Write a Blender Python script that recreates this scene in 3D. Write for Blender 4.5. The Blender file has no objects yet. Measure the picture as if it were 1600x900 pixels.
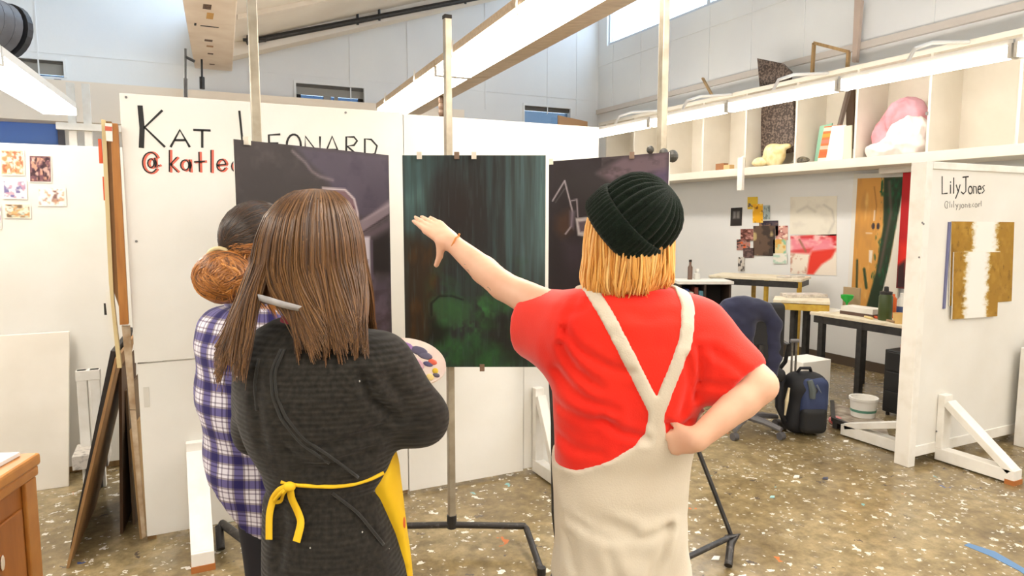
import bpy, bmesh, math, random
import numpy as np
from mathutils import Vector, Matrix

R = math.radians
random.seed(7)
rng = np.random.default_rng(11)
scene = bpy.context.scene
col = scene.collection

# ------------------------------------------------------------------ camera
F_PX, CAM_H, YAW = 1066.7, 1.6, R(26.0)
PITCH = math.atan(110 / F_PX)
cam_data = bpy.data.cameras.new('camera')
cam_data.sensor_width = 36.0
cam_data.lens = 36.0 * F_PX / 1600
cam_data.clip_start = 0.05
cam_ob = bpy.data.objects.new('camera', cam_data)
col.objects.link(cam_ob)
cam_ob.location = (0, 0, CAM_H)
cam_ob.rotation_euler = (math.pi / 2 - PITCH, 0, -YAW)
scene.camera = cam_ob

# ------------------------------------------------------------------ world: pale overcast daylight
world = bpy.data.worlds.new('daylight')
scene.world = world
world.use_nodes = True
bgn = world.node_tree.nodes['Background']
bgn.inputs['Color'].default_value = (0.66, 0.83, 1.0, 1)
bgn.inputs['Strength'].default_value = 3.6

# ------------------------------------------------------------------ view
vs = scene.view_settings
vs.view_transform = 'Standard'
vs.look = 'None'
vs.gamma = 1
vs.exposure = 0.74
vs.use_curve_mapping = False
TUBE_E = 13.0

# ------------------------------------------------------------------ from the photograph's frame to the place
_fw = np.array([math.sin(YAW) * math.cos(PITCH), math.cos(YAW) * math.cos(PITCH), -math.sin(PITCH)])
_rt = np.array([math.cos(YAW), -math.sin(YAW), 0.0])
_up = np.cross(_rt, _fw)
_hd = np.array([math.sin(YAW), math.cos(YAW), 0.0])
_C = np.array([0, 0, CAM_H])


def ray(u, v): return _fw + _rt * (u - 800) / F_PX + _up * (450 - v) / F_PX
def at(u, v, d): r = ray(u, v); return _C + r * d / (r @ _hd)
def pz(u, v, z): r = ray(u, v); return _C + r * (z - CAM_H) / r[2]
def px(u, v, x): r = ray(u, v); return _C + r * x / r[0]
def py(u, v, y): r = ray(u, v); return _C + r * y / r[1]
def cf(u, v, d): p = at(u, v, d); return np.array([p @ _rt, d, p[2]])     # right, forward, up
def w_of(c): return _rt * c[0] + _hd * c[1] + np.array([0, 0, c[2]])


# ------------------------------------------------------------------ materials
def lin(c):
    return tuple(((x / 255) / 12.92 if x / 255 <= 0.04045 else ((x / 255 + 0.055) / 1.055) ** 2.4) for x in c[:3]) + (1,)


MATS = {}


def mat(name, c=(200, 200, 200), rough=0.6, metal=0.0, noise=0.0, nscale=8.0, bump=0.0, bscale=60.0, spec=0.5,
        c2=None, stretch=None, detail=4.0, lo=0.35, hi=0.65, emit=None, estr=0.0, sheen=0.0):
    """Principled material: base colour, optional second colour mixed by noise, optional fine relief."""
    if name in MATS:
        return MATS[name]
    m = bpy.data.materials.new(name)
    m.use_nodes = True
    nt = m.node_tree
    b = nt.nodes['Principled BSDF']
    b.inputs['Base Color'].default_value = lin(c)
    b.inputs['Roughness'].default_value = rough
    b.inputs['Metallic'].default_value = metal
    b.inputs['Specular IOR Level'].default_value = spec
    if sheen:
        b.inputs['Sheen Weight'].default_value = sheen
    if emit:
        b.inputs['Emission Color'].default_value = lin(emit)
        b.inputs['Emission Strength'].default_value = estr
    if c2 is not None or bump:
        tc = nt.nodes.new('ShaderNodeTexCoord')
        mp = nt.nodes.new('ShaderNodeMapping')
        nt.links.new(tc.outputs['Object'], mp.inputs['Vector'])
        if stretch:
            mp.inputs['Scale'].default_value = stretch
    if c2 is not None:
        n = nt.nodes.new('ShaderNodeTexNoise')
        n.inputs['Scale'].default_value = nscale
        n.inputs['Detail'].default_value = detail
        nt.links.new(mp.outputs['Vector'], n.inputs['Vector'])
        r = nt.nodes.new('ShaderNodeValToRGB')
        r.color_ramp.elements[0].position = lo
        r.color_ramp.elements[1].position = hi
        r.color_ramp.elements[0].color = lin(c)
        r.color_ramp.elements[1].color = lin(c2)
        nt.links.new(n.outputs['Fac'], r.inputs['Fac'])
        nt.links.new(r.outputs['Color'], b.inputs['Base Color'])
    if bump:
        n2 = nt.nodes.new('ShaderNodeTexNoise')
        n2.inputs['Scale'].default_value = bscale
        n2.inputs['Detail'].default_value = 3
        nt.links.new(mp.outputs['Vector'], n2.inputs['Vector'])
        bp = nt.nodes.new('ShaderNodeBump')
        bp.inputs['Strength'].default_value = bump
        bp.inputs['Distance'].default_value = 0.01
        nt.links.new(n2.outputs['Fac'], bp.inputs['Height'])
        nt.links.new(bp.outputs['Normal'], b.inputs['Normal'])
    MATS[name] = m
    return m


def art_mat(name='painted_colours', rough=0.55):
    """Colours come from the mesh's own painted colour attribute."""
    if name in MATS:
        return MATS[name]
    m = bpy.data.materials.new(name)
    m.use_nodes = True
    nt = m.node_tree
    b = nt.nodes['Principled BSDF']
    b.inputs['Roughness'].default_value = rough
    b.inputs['Specular IOR Level'].default_value = 0.25
    a = nt.nodes.new('ShaderNodeAttribute')
    a.attribute_name = 'paint'
    nt.links.new(a.outputs['Color'], b.inputs['Base Color'])
    MATS[name] = m
    return m


def strand_mat(name, cols, rough=0.38):
    """Hair: every strand (mesh island) takes its own tone from a ramp."""
    m = bpy.data.materials.new(name)
    m.use_nodes = True
    nt = m.node_tree
    b = nt.nodes['Principled BSDF']
    b.inputs['Roughness'].default_value = rough
    b.inputs['Specular IOR Level'].default_value = 0.45
    g = nt.nodes.new('ShaderNodeNewGeometry')
    r = nt.nodes.new('ShaderNodeValToRGB')
    els = r.color_ramp.elements
    for i, c in enumerate(cols):
        p = i / (len(cols) - 1)
        e = els[0] if i == 0 else (els[-1] if i == len(cols) - 1 else els.new(p))
        e.position = p
        e.color = lin(c)
    nt.links.new(g.outputs['Random Per Island'], r.inputs['Fac'])
    nt.links.new(r.outputs['Color'], b.inputs['Base Color'])
    MATS[name] = m
    return m


# ------------------------------------------------------------------ objects
WM = {}          # world matrix of every thing built, so that parts can be given in world coordinates


def tag(o, label=None, cat=None, group=None, kind=None):
    if label: o['label'] = label
    if cat: o['category'] = cat
    if group: o['group'] = group
    if kind: o['kind'] = kind
    return o


def thing(name, loc, label, cat, group=None, rz=0.0, kind=None):
    o = bpy.data.objects.new(name, None)
    o.empty_display_size = 0.1
    o.location = Vector([float(x) for x in loc])
    o.rotation_euler = (0, 0, rz)
    col.objects.link(o)
    WM[o.name] = Matrix.Translation(o.location) @ Matrix.Rotation(rz, 4, 'Z')
    return tag(o, label, cat, group, kind)


def link_mesh(name, me, m, parent=None, loc=None):
    o = bpy.data.objects.new(name, me)
    col.objects.link(o)
    if m is not None:
        me.materials.append(m)
    if parent is not None:
        o.parent = parent
    return o


class MB:
    """Collects shapes in world coordinates; build() links them as one mesh object."""

    def __init__(self):
        self.v, self.f = [], []

    def add(self, vs, fs):
        n = len(self.v)
        self.v += [tuple(float(c) for c in p) for p in vs]
        self.f += [tuple(i + n for i in f) for f in fs]
        return self

    def box(self, x0, x1, y0, y1, z0, z1):
        vs = [(x, y, z) for x in (x0, x1) for y in (y0, y1) for z in (z0, z1)]
        return self.add(vs, [(0, 1, 3, 2), (4, 6, 7, 5), (0, 4, 5, 1), (2, 3, 7, 6), (0, 2, 6, 4), (1, 5, 7, 3)])

    def hexa(self, p):
        """Eight corners: four of the lower/first face (counted round), four of the other."""
        return self.add(p, [(3, 2, 1, 0), (4, 5, 6, 7), (0, 1, 5, 4), (1, 2, 6, 5), (2, 3, 7, 6), (3, 0, 4, 7)])

    def beam(self, p0, p1, w, t, up=(0, 0, 1)):
        """Rectangular bar from p0 to p1, w wide, t thick."""
        a, b = Vector([float(x) for x in p0]), Vector([float(x) for x in p1])
        d = (b - a).normalized()
        u = Vector(up)
        if abs(d.dot(u)) > 0.98: u = Vector((0, 1, 0))
        s = d.cross(u).normalized()
        n = s.cross(d).normalized()
        cs = [(-1, -1), (1, -1), (1, 1), (-1, 1)]
        return self.hexa([a + s * w / 2 * i + n * t / 2 * j for i, j in cs] + [b + s * w / 2 * i + n * t / 2 * j for i, j in cs])

    def tube(self, pts, r, n=10, caps=True):
        pts = [Vector([float(c) for c in p]) for p in pts]
        rs = r if isinstance(r, (list, tuple)) else [r] * len(pts)
        base = len(self.v)
        ref = None
        vs, fs = [], []
        for i, p in enumerate(pts):
            d = (pts[min(i + 1, len(pts) - 1)] - pts[max(i - 1, 0)]).normalized()
            if ref is None:
                ref = Vector((0, 0, 1)) if abs(d.z) < 0.9 else Vector((1, 0, 0))
            s = d.cross(ref).normalized()
            t = s.cross(d).normalized()
            ref = t
            for k in range(n):
                a = 2 * math.pi * k / n
                vs.append(p + (s * math.cos(a) + t * math.sin(a)) * rs[i])
        for i in range(len(pts) - 1):
            for k in range(n):
                k2 = (k + 1) % n
                fs.append((i * n + k, i * n + k2, (i + 1) * n + k2, (i + 1) * n + k))
        if caps:
            fs.append(tuple(range(n - 1, -1, -1)))
            fs.append(tuple((len(pts) - 1) * n + k for k in range(n)))
        return self.add(vs, fs)

    def lathe(self, prof, c, n=20, axis='Z', cap=True):
        """Profile of (radius, height) turned round an axis through c."""
        c = Vector([float(x) for x in c])
        vs, fs = [], []
        for (r, h) in prof:
            for k in range(n):
                a = 2 * math.pi * k / n
                q = (r * math.cos(a), r * math.sin(a), h)
                if axis == 'X': q = (h, q[0], q[1])
                elif axis == 'Y': q = (q[0], h, q[1])
                vs.append(c + Vector(q))
        for i in range(len(prof) - 1):
            for k in range(n):
                k2 = (k + 1) % n
                fs.append((i * n + k, i * n + k2, (i + 1) * n + k2, (i + 1) * n + k))
        if cap:
            fs.append(tuple(range(n - 1, -1, -1)))
            fs.append(tuple((len(prof) - 1) * n + k for k in range(n)))
        return self.add(vs, fs)

    def poly(self, pts, thick):
        """A flat polygon (world points) given thickness along 'thick' (a vector)."""
        n = len(pts)
        t = Vector([float(x) for x in thick])
        a = [Vector([float(x) for x in p]) for p in pts]
        return self.add(a + [p + t for p in a],
                        [tuple(range(n - 1, -1, -1)), tuple(range(n, 2 * n))] +
                        [(i, (i + 1) % n, (i + 1) % n + n, i + n) for i in range(n)])

    def ell(self, c, rad, n=14, m=9, rot=None):
        c = Vector([float(x) for x in c])
        vs, fs = [], []
        for i in range(m + 1):
            th = math.pi * i / m
            for k in range(n):
                a = 2 * math.pi * k / n
                q = Vector((rad[0] * math.sin(th) * math.cos(a), rad[1] * math.sin(th) * math.sin(a), rad[2] * math.cos(th)))
                if rot is not None: q = rot @ q
                vs.append(c + q)
        for i in range(m):
            for k in range(n):
                k2 = (k + 1) % n
                fs.append((i * n + k, (i + 1) * n + k, (i + 1) * n + k2, i * n + k2))
        return self.add(vs, fs)

    def build(self, name, m, parent=None, smooth=False, bevel=0.0, loc=None):
        """As a part (parent given) the mesh is stored relative to its thing; as a thing, relative to its own base."""
        vs = np.array(self.v, dtype=float)
        if parent is not None:
            inv = WM[parent.name].inverted()
            M = np.array(inv)
            vs = vs @ M[:3, :3].T + M[:3, 3]
            org = None
        else:
            lo, hi = vs.min(0), vs.max(0)
            org = np.array([(lo[0] + hi[0]) / 2, (lo[1] + hi[1]) / 2, lo[2]]) if loc is None else np.array(loc, float)
            vs = vs - org
        me = bpy.data.meshes.new(name)
        me.from_pydata(vs.tolist(), [], self.f)
        bm = bmesh.new(); bm.from_mesh(me)
        bmesh.ops.remove_doubles(bm, verts=bm.verts, dist=1e-6)
        bmesh.ops.recalc_face_normals(bm, faces=bm.faces)
        bm.to_mesh(me); bm.free()
        if smooth:
            me.polygons.foreach_set('use_smooth', [True] * len(me.polygons))
            if smooth == 'auto':
                try: me.set_sharp_from_angle(angle=R(40))
                except Exception: pass
        o = link_mesh(name, me, m, parent)
        if org is not None:
            o.location = org
            WM[o.name] = Matrix.Translation(Vector(org))
        else:
            WM[o.name] = WM[parent.name].copy()
        if bevel:
            md = o.modifiers.new('bevel', 'BEVEL'); md.width = bevel; md.segments = 2; md.limit_method = 'ANGLE'
        return o


def struct(o):
    o['kind'] = 'structure'
    return o


# ------------------------------------------------------------------ painted colours on a fine grid (pictures, canvases)
class Canvas:
    def __init__(self, w, h, x0, x1, y0, y1, base):
        """w x h cells; x0..x1, y0..y1 is the drawing frame used by the strokes (y downward)."""
        self.w, self.h = w, h
        xs = x0 + (np.arange(w) + .5) * (x1 - x0) / w
        ys = y0 + (np.arange(h) + .5) * (y1 - y0) / h
        self.X, self.Y = np.meshgrid(xs, ys)
        self.c = np.empty((h, w, 3)); self.c[:] = base
        self.px = (x1 - x0) / w

    def noise(self, sx, sy, seed=0, octv=3):
        r = np.random.default_rng(seed)
        out = np.zeros((self.h, self.w)); amp = 1.0; tot = 0
        for o in range(octv):
            gx, gy = max(2, int(np.ptp(self.X) / sx) + 2), max(2, int(np.ptp(self.Y) / sy) + 2)
            g = r.random((gy + 1, gx + 1))
            fx = (self.X - self.X.min()) / sx; fy = (self.Y - self.Y.min()) / sy
            ix, iy = np.minimum(fx.astype(int), gx - 1), np.minimum(fy.astype(int), gy - 1)
            tx, ty = fx - ix, fy - iy
            tx, ty = tx * tx * (3 - 2 * tx), ty * ty * (3 - 2 * ty)
            out += amp * ((g[iy, ix] * (1 - tx) + g[iy, ix + 1] * tx) * (1 - ty) + (g[iy + 1, ix] * (1 - tx) + g[iy + 1, ix + 1] * tx) * ty)
            tot += amp; amp *= .55; sx *= .5; sy *= .5
        return out / tot

    def mix(self, m, colr):
        m = np.clip(m, 0, 1)[..., None]
        self.c = self.c * (1 - m) + np.array(colr, float) * m

    def poly(self, pts, colr, a=1.0, soft=1.5):
        inside = np.zeros((self.h, self.w), bool)
        dist = np.full((self.h, self.w), 1e9)
        n = len(pts)
        for i in range(n):
            (xa, ya), (xb, yb) = pts[i], pts[(i + 1) % n]
            if ya != yb:
                cnd = (self.Y < ya) != (self.Y < yb)
                inside ^= cnd & (self.X < (xb - xa) * (self.Y - ya) / (yb - ya) + xa)
            dist = np.minimum(dist, self._seg(xa, ya, xb, yb))
        sd = np.where(inside, -dist, dist)
        self.mix(np.clip(.5 - sd / (2 * soft), 0, 1) * a, colr)

    def _seg(self, xa, ya, xb, yb):
        dx, dy = xb - xa, yb - ya
        t = np.clip(((self.X - xa) * dx + (self.Y - ya) * dy) / (dx * dx + dy * dy + 1e-9), 0, 1)
        return np.hypot(self.X - xa - t * dx, self.Y - ya - t * dy)

    def line(self, pts, colr, wd, a=1.0, soft=.8):
        d = np.full((self.h, self.w), 1e9)
        for p, q in zip(pts[:-1], pts[1:]):
            d = np.minimum(d, self._seg(p[0], p[1], q[0], q[1]))
        self.mix(np.clip(.5 - (d - wd / 2) / (2 * soft), 0, 1) * a, colr)

    def ell(self, cx, cy, rx, ry, colr, a=1.0, soft=.2):
        d = np.hypot((self.X - cx) / rx, (self.Y - cy) / ry)
        self.mix(np.clip((1 + soft - d) / (2 * soft), 0, 1) * a, colr)


def painted_sheet(name, cv, c00, c10, c01, thick, parent=None, m=None, bow=None):
    """A thin sheet with the canvas's colours: c00 top-left, c10 top-right, c01 bottom-left (world)."""
    c00, c10, c01 = [np.array(p, float) for p in (c00, c10, c01)]
    w, h = cv.w, cv.h
    ex, ey = c10 - c00, c01 - c00
    n = np.cross(ey, ex); n /= np.linalg.norm(n)
    if n @ (_C - c00) < 0: n = -n
    vs, fs = [], []
    S, T = np.meshgrid(np.arange(w + 1) / w, np.arange(h + 1) / h)
    P = c00 + S[..., None] * ex + T[..., None] * ey
    if bow is not None:
        P = P + bow(S, T)[..., None] * n
    front = (P + 0).reshape(-1, 3)
    back = (P - n * thick).reshape(-1, 3)
    nw = w + 1
    I = np.arange(w)[None, :] + np.arange(h)[:, None] * nw
    q = np.stack([I, I + nw, I + nw + 1, I + 1], -1).reshape(-1, 4)
    N = front.shape[0]
    corners = np.array([0, w, h * nw, h * nw + w])
    rim = list(range(0, nw)) + [nw * j + w for j in range(1, h + 1)] + [h * nw + i for i in range(w - 1, -1, -1)] + [nw * j for j in range(h - 1, 0, -1)]
    vs = np.concatenate([front, back[rim]])
    nr = len(rim)
    side = [(rim[i], rim[(i + 1) % nr], N + (i + 1) % nr, N + i) for i in range(nr)]
    faces = q.tolist() + side + [tuple(range(N, N + nr))]
    if parent is not None:
        M = np.array(WM[parent.name].inverted())
        org = None
        vs = vs @ M[:3, :3].T + M[:3, 3]
    else:
        lo, hi = vs.min(0), vs.max(0)
        org = np.array([(lo[0] + hi[0]) / 2, (lo[1] + hi[1]) / 2, lo[2]])
        vs = vs - org
    me = bpy.data.meshes.new(name)
    me.from_pydata(vs.tolist(), [], faces)
    at_ = me.color_attributes.new('paint', 'FLOAT_COLOR', 'CORNER')
    c = np.clip(cv.c, 0, 255) / 255
    c = np.where(c <= 0.04045, c / 12.92, ((c + 0.055) / 1.055) ** 2.4)
    ncol = np.concatenate([np.repeat(c.reshape(-1, 3), 4, axis=0), np.tile(np.array([[.75, .72, .66]]), (len(me.loops) - 4 * w * h, 1))])
    buf = np.ones((len(me.loops), 4), np.float32); buf[:, :3] = ncol
    at_.data.foreach_set('color', buf.ravel())
    o = link_mesh(name, me, m or art_mat(), parent)
    if org is not None:
        o.location = org; WM[o.name] = Matrix.Translation(Vector(org))
    else:
        WM[o.name] = WM[parent.name].copy()
    return o


def strokes(name, lines, plane, width, m, parent, lift=0.0012):
    """Pen strokes: each polyline in the photograph's frame is laid as a thin ribbon on a board; plane(u, v) -> point, normal n."""
    mb = MB()
    for ln in lines:
        pts = [plane(u, v)[0] for u, v in ln]
        n = plane(*ln[0])[1]
        w = width / 2
        m_ = len(pts)
        L, Rr = [], []
        for i in range(m_):
            d = pts[min(i + 1, m_ - 1)] - pts[max(i - 1, 0)]
            s = np.cross(d, n); s /= (np.linalg.norm(s) + 1e-12)
            e = d / (np.linalg.norm(d) + 1e-12) * w * .6
            p = pts[i] + (-e if i == 0 else (e if i == m_ - 1 else 0))
            L.append(p + s * w); Rr.append(p - s * w)
        vs = L + Rr + [p + n * lift for p in L] + [p + n * lift for p in Rr]
        k = m_
        fs = []
        for i in range(m_ - 1):
            fs.append((2 * k + i, 2 * k + i + 1, 3 * k + i + 1, 3 * k + i))
            fs.append((i, i + 1, 2 * k + i + 1, 2 * k + i))
            fs.append((k + i + 1, k + i, 3 * k + i, 3 * k + i + 1))
        mb.add(vs, fs)
    return mb.build(name, m, parent)


def arc(cx, cy, rx, ry, a0, a1, n=12):
    return [(cx + rx * math.cos(R(a0 + (a1 - a0) * i / n)), cy + ry * math.sin(R(a0 + (a1 - a0) * i / n))) for i in range(n + 1)]

# ================================================================== the room
YB, XR, XL, YN = 9.96, 6.47, -6.0, -5.0
M_wall = mat('wall_paint', (234, 235, 234), .75, c2=(227, 228, 229), nscale=.8, bump=.05, bscale=30)
M_ceil = mat('ceiling_paint', (234, 226, 214), .8, c2=(226, 216, 203), nscale=1.5)
M_white = mat('white_board_paint', (232, 230, 224), .6, c2=(226, 223, 215), nscale=2.5, bump=.03, bscale=40)
M_trimw = mat('white_wood_paint', (236, 233, 226), .5, c2=(222, 217, 206), nscale=9, lo=.45, hi=.8)
M_black = mat('black_metal', (26, 25, 25), .45, c2=(48, 46, 45), nscale=20)
M_steel = mat('dull_steel', (120, 114, 106), .38, metal=.75, c2=(160, 154, 145), nscale=25, bump=.05)
M_grey = mat('grey_plastic', (120, 118, 118), .5)
M_dark = mat('dark_gap', (38, 33, 30), .8)
M_wood = mat('orange_pine', (176, 118, 52), .5, c2=(150, 94, 38), nscale=5, stretch=(6, 6, .6))
M_ply = mat('raw_plywood', (178, 146, 100), .65, c2=(150, 118, 76), nscale=5, stretch=(5, 5, .8))
M_brown = mat('brown_hardboard', (86, 60, 36), .6, c2=(70, 47, 27), nscale=4, stretch=(3, 3, .6))
M_rail = mat('grey_window_rail', (150, 146, 138), .5)


def glass_mat(name, tint, gl=.06, diff=0.0, dcol=(128, 158, 205)):
    m = bpy.data.materials.new(name); m.use_nodes = True
    nt = m.node_tree; nt.nodes.clear()
    out = nt.nodes.new('ShaderNodeOutputMaterial')
    tr = nt.nodes.new('ShaderNodeBsdfTransparent'); tr.inputs['Color'].default_value = tint
    g = nt.nodes.new('ShaderNodeBsdfGlossy'); g.inputs['Roughness'].default_value = .05
    mx = nt.nodes.new('ShaderNodeMixShader'); mx.inputs[0].default_value = gl
    nt.links.new(tr.outputs[0], mx.inputs[1]); nt.links.new(g.outputs[0], mx.inputs[2])
    last = mx
    if diff:
        d = nt.nodes.new('ShaderNodeBsdfDiffuse'); d.inputs['Color'].default_value = lin(dcol)
        tl = nt.nodes.new('ShaderNodeBsdfTranslucent'); tl.inputs['Color'].default_value = lin(dcol)
        m2 = nt.nodes.new('ShaderNodeMixShader'); m2.inputs[0].default_value = .3
        nt.links.new(d.outputs[0], m2.inputs[1]); nt.links.new(tl.outputs[0], m2.inputs[2])
        m3 = nt.nodes.new('ShaderNodeMixShader'); m3.inputs[0].default_value = diff
        nt.links.new(mx.outputs[0], m3.inputs[1]); nt.links.new(m2.outputs[0], m3.inputs[2])
        last = m3
    nt.links.new(last.outputs[0], out.inputs['Surface'])
    MATS[name] = m
    return m


M_glass = glass_mat('clear_glass', (.95, .97, 1, 1))
M_bglass = glass_mat('tinted_blue_glass', (.14, .19, .25, 1))
M_frost = glass_mat('frosted_blue_glass', (.3, .45, .8, 1), diff=1.0, dcol=(128, 156, 200))


def floor_mat():
    m = bpy.data.materials.new('paint_flecked_concrete'); m.use_nodes = True
    nt = m.node_tree; b = nt.nodes['Principled BSDF']
    N, Lk = nt.nodes.new, nt.links.new
    tc = N('ShaderNodeTexCoord')

    def noise(sc, det=5, rough=.6):
        n = N('ShaderNodeTexNoise'); n.inputs['Scale'].default_value = sc; n.inputs['Detail'].default_value = det
        n.inputs['Roughness'].default_value = rough
        Lk(tc.outputs['Object'], n.inputs['Vector']); return n

    def ramp(src, pts):
        r = N('ShaderNodeValToRGB'); els = r.color_ramp.elements
        for i, (p, c) in enumerate(pts):
            e = els[0] if i == 0 else (els[-1] if i == len(pts) - 1 else els.new(p))
            e.position = p; e.color = lin(c)
        Lk(src, r.inputs['Fac']); return r

    def mixc(a, bcol, fac):
        x = N('ShaderNodeMixRGB'); Lk(fac, x.inputs['Fac']); Lk(a, x.inputs['Color1'])
        if isinstance(bcol, tuple): x.inputs['Color2'].default_value = lin(bcol)
        else: Lk(bcol, x.inputs['Color2'])
        return x.outputs['Color']
    base = ramp(noise(1.1, 7, .65).outputs['Fac'], [(.28, (98, 83, 58)), (.45, (134, 116, 82)), (.58, (154, 136, 100)), (.75, (128, 116, 92))]).outputs['Color']
    fine = ramp(noise(14, 6, .7).outputs['Fac'], [(.36, (0, 0, 0)), (.72, (255, 255, 255))])
    base = mixc(base, (96, 80, 56), None) if False else base
    mul = N('ShaderNodeMixRGB'); mul.blend_type = 'OVERLAY'; mul.inputs['Fac'].default_value = .35
    Lk(base, mul.inputs['Color1']); Lk(fine.outputs['Color'], mul.inputs['Color2'])
    c = mul.outputs['Color']
    # worn grey smears
    sm = ramp(noise(2.6, 8, .7).outputs['Fac'], [(.58, (0, 0, 0)), (.7, (150, 150, 150))])
    c = mixc(c, (176, 168, 150), sm.outputs['Color'])
    # paint flecks: distorted cells, only some of them filled

    def flecks(c, scale, thr, keep, colr, seed, clus):
        mp = N('ShaderNodeMapping'); mp.inputs['Location'].default_value = (seed, seed * .7, 0)
        Lk(tc.outputs['Object'], mp.inputs['Vector'])
        dn = N('ShaderNodeTexNoise'); dn.inputs['Scale'].default_value = scale * 1.7; dn.inputs['Detail'].default_value = 2
        Lk(mp.outputs['Vector'], dn.inputs['Vector'])
        ad = N('ShaderNodeMixRGB'); ad.blend_type = 'LINEAR_LIGHT'; ad.inputs['Fac'].default_value = .9 / scale
        Lk(mp.outputs['Vector'], ad.inputs['Color1']); Lk(dn.outputs['Color'], ad.inputs['Color2'])
        v = N('ShaderNodeTexVoronoi'); v.inputs['Scale'].default_value = scale; v.voronoi_dimensions = '2D'
        Lk(ad.outputs['Color'], v.inputs['Vector'])
        lt = N('ShaderNodeMath'); lt.operation = 'LESS_THAN'; lt.inputs[1].default_value = thr
        Lk(v.outputs['Distance'], lt.inputs[0])
        sp = N('ShaderNodeSeparateColor'); Lk(v.outputs['Color'], sp.inputs['Color'])
        cl = N('ShaderNodeTexNoise'); cl.inputs['Scale'].default_value = clus; cl.inputs['Detail'].default_value = 2
        Lk(mp.outputs['Vector'], cl.inputs['Vector'])
        th = N('ShaderNodeMath'); th.operation = 'MULTIPLY'; th.inputs[1].default_value = keep * 2
        Lk(cl.outputs['Fac'], th.inputs[0])
        kp = N('ShaderNodeMath'); kp.operation = 'LESS_THAN'; Lk(sp.outputs[0], kp.inputs[0]); Lk(th.outputs[0], kp.inputs[1])
        mm = N('ShaderNodeMath'); mm.operation = 'MULTIPLY'; Lk(lt.outputs[0], mm.inputs[0]); Lk(kp.outputs[0], mm.inputs[1])
        return mixc(c, colr, mm.outputs[0])
    c = flecks(c, 26, .32, .055, (218, 211, 196), 3.1, 1.3)
    c = flecks(c, 14, .24, .045, (226, 220, 208), 7.7, 1.1)
    c = flecks(c, 60, .36, .06, (205, 196, 178), 1.4, 2.0)
    c = flecks(c, 17, .2, .03, (90, 80, 70), 12.9, 1.7)
    c = flecks(c, 9, .15, .022, (125, 170, 165), 21.3, 1.7)
    c = flecks(c, 9, .12, .02, (196, 112, 60), 31.3, 1.7)
    c = flecks(c, 8, .13, .014, (70, 90, 140), 45.3, 1.7)
    Lk(c, b.inputs['Base Color'])
    rr = ramp(noise(5, 5).outputs['Fac'], [(.3, (80, 80, 80)), (.7, (150, 150, 150))])
    Lk(rr.outputs['Color'], b.inputs['Roughness'])
    bp = N('ShaderNodeBump'); bp.inputs['Strength'].default_value = .12; bp.inputs['Distance'].default_value = .01
    Lk(noise(30, 4).outputs['Fac'], bp.inputs['Height']); Lk(bp.outputs['Normal'], b.inputs['Normal'])
    MATS['floor'] = m
    return m


struct(MB().box(XL - .2, XR + .2, YN - .2, YB + .2, -.12, 0).build('floor', floor_mat()))


def wall_holes(name, fixed, t, a0, a1, z0, z1, holes, axis, m):
    """A wall slab with rectangular openings. axis 'Y': the wall runs along X at y = fixed..fixed+t."""
    mb = MB()
    A = sorted({a0, a1, *[h[0] for h in holes], *[h[1] for h in holes]})
    Z = sorted({z0, z1, *[h[2] for h in holes], *[h[3] for h in holes]})
    for i in range(len(A) - 1):
        for j in range(len(Z) - 1):
            ca, cz = (A[i] + A[i + 1]) / 2, (Z[j] + Z[j + 1]) / 2
            if any(h[0] < ca < h[1] and h[2] < cz < h[3] for h in holes): continue
            if axis == 'Y': mb.box(A[i], A[i + 1], fixed, fixed + t, Z[j], Z[j + 1])
            else: mb.box(fixed, fixed + t, A[i], A[i + 1], Z[j], Z[j + 1])
    return struct(mb.build(name, m))


W1 = (1.55, 2.49, 3.2, 3.445)
W2 = (5.08, 5.93, 3.05, 3.39)
W3 = (-1.95, -1.15, 3.28, 3.47)
W5 = (-3.4, -1.2, 2.47, 3.05)
wb = wall_holes('wall_back', YB, .18, XL - .2, XR + .2, 0, 6.2, [W1, W2, W3, W5], 'Y', M_wall)
for x in (-1.4, .95, 2.3, 3.15, 4.4, 5.5, 6.05):                     # panel joints: thin battens
    MB().box(x - .008, x + .008, YB - .006, YB, 3.28, 5.9).build('batten', M_wall, wb)
MB().box(XL, XR, YB - .005, YB, 3.55, 3.565).build('batten', M_wall, wb)
wr = wall_holes('wall_right', XR, .16, YN - .2, YB + .2, 0, 5.85, [(YN + .6, YB - .25, 4.4, 5.5)], 'X', M_wall)
for y in (9.53, 8.79, 8.08, 7.28, 6.53, 5.73, 5.03, 4.23, 3.3, 2.4):
    MB().box(XR - .008, XR, y - .011, y + .011, 3.4, 4.38).build('batten', M_wall, wr)
MB().box(XR - .01, XR, YN, YB, 4.11, 4.125).build('batten', M_wall, wr)
MB().box(XR - .05, XR, YN, YB - .02, 3.33, 3.40).build('ledge', mat('ledge_paint', (205, 196, 188), .7), wr)
struct(MB().box(XL - .18, XL, YN - .2, YB + .2, 0, 6.2).build('wall_left', M_wall))
struct(MB().box(XL - .2, XR + .2, YN - .18, YN, 0, 6.2).build('wall_front', M_wall))
struct(MB().box(XR - .018, XR, YN, YB, 0, .1).build('baseboard_right', mat('dark_skirting', (84, 70, 56), .6)))
# sawtooth roof: each bay climbs to the right and ends in a clerestory
SL = .335


def roof_z(x, x0, z0): return z0 + SL * (x - x0)


def roof(name, x0, x1, z0):
    z1 = roof_z(x1, x0, z0)
    t = .16
    o = MB().hexa([(x0, YN - .2, z0), (x1, YN - .2, z1), (x1, YB + .2, z1), (x0, YB + .2, z0),
                   (x0, YN - .2, z0 + t), (x1, YN - .2, z1 + t), (x1, YB + .2, z1 + t), (x0, YB + .2, z0 + t)]).build(name, M_ceil)
    struct(o)
    return o


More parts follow.
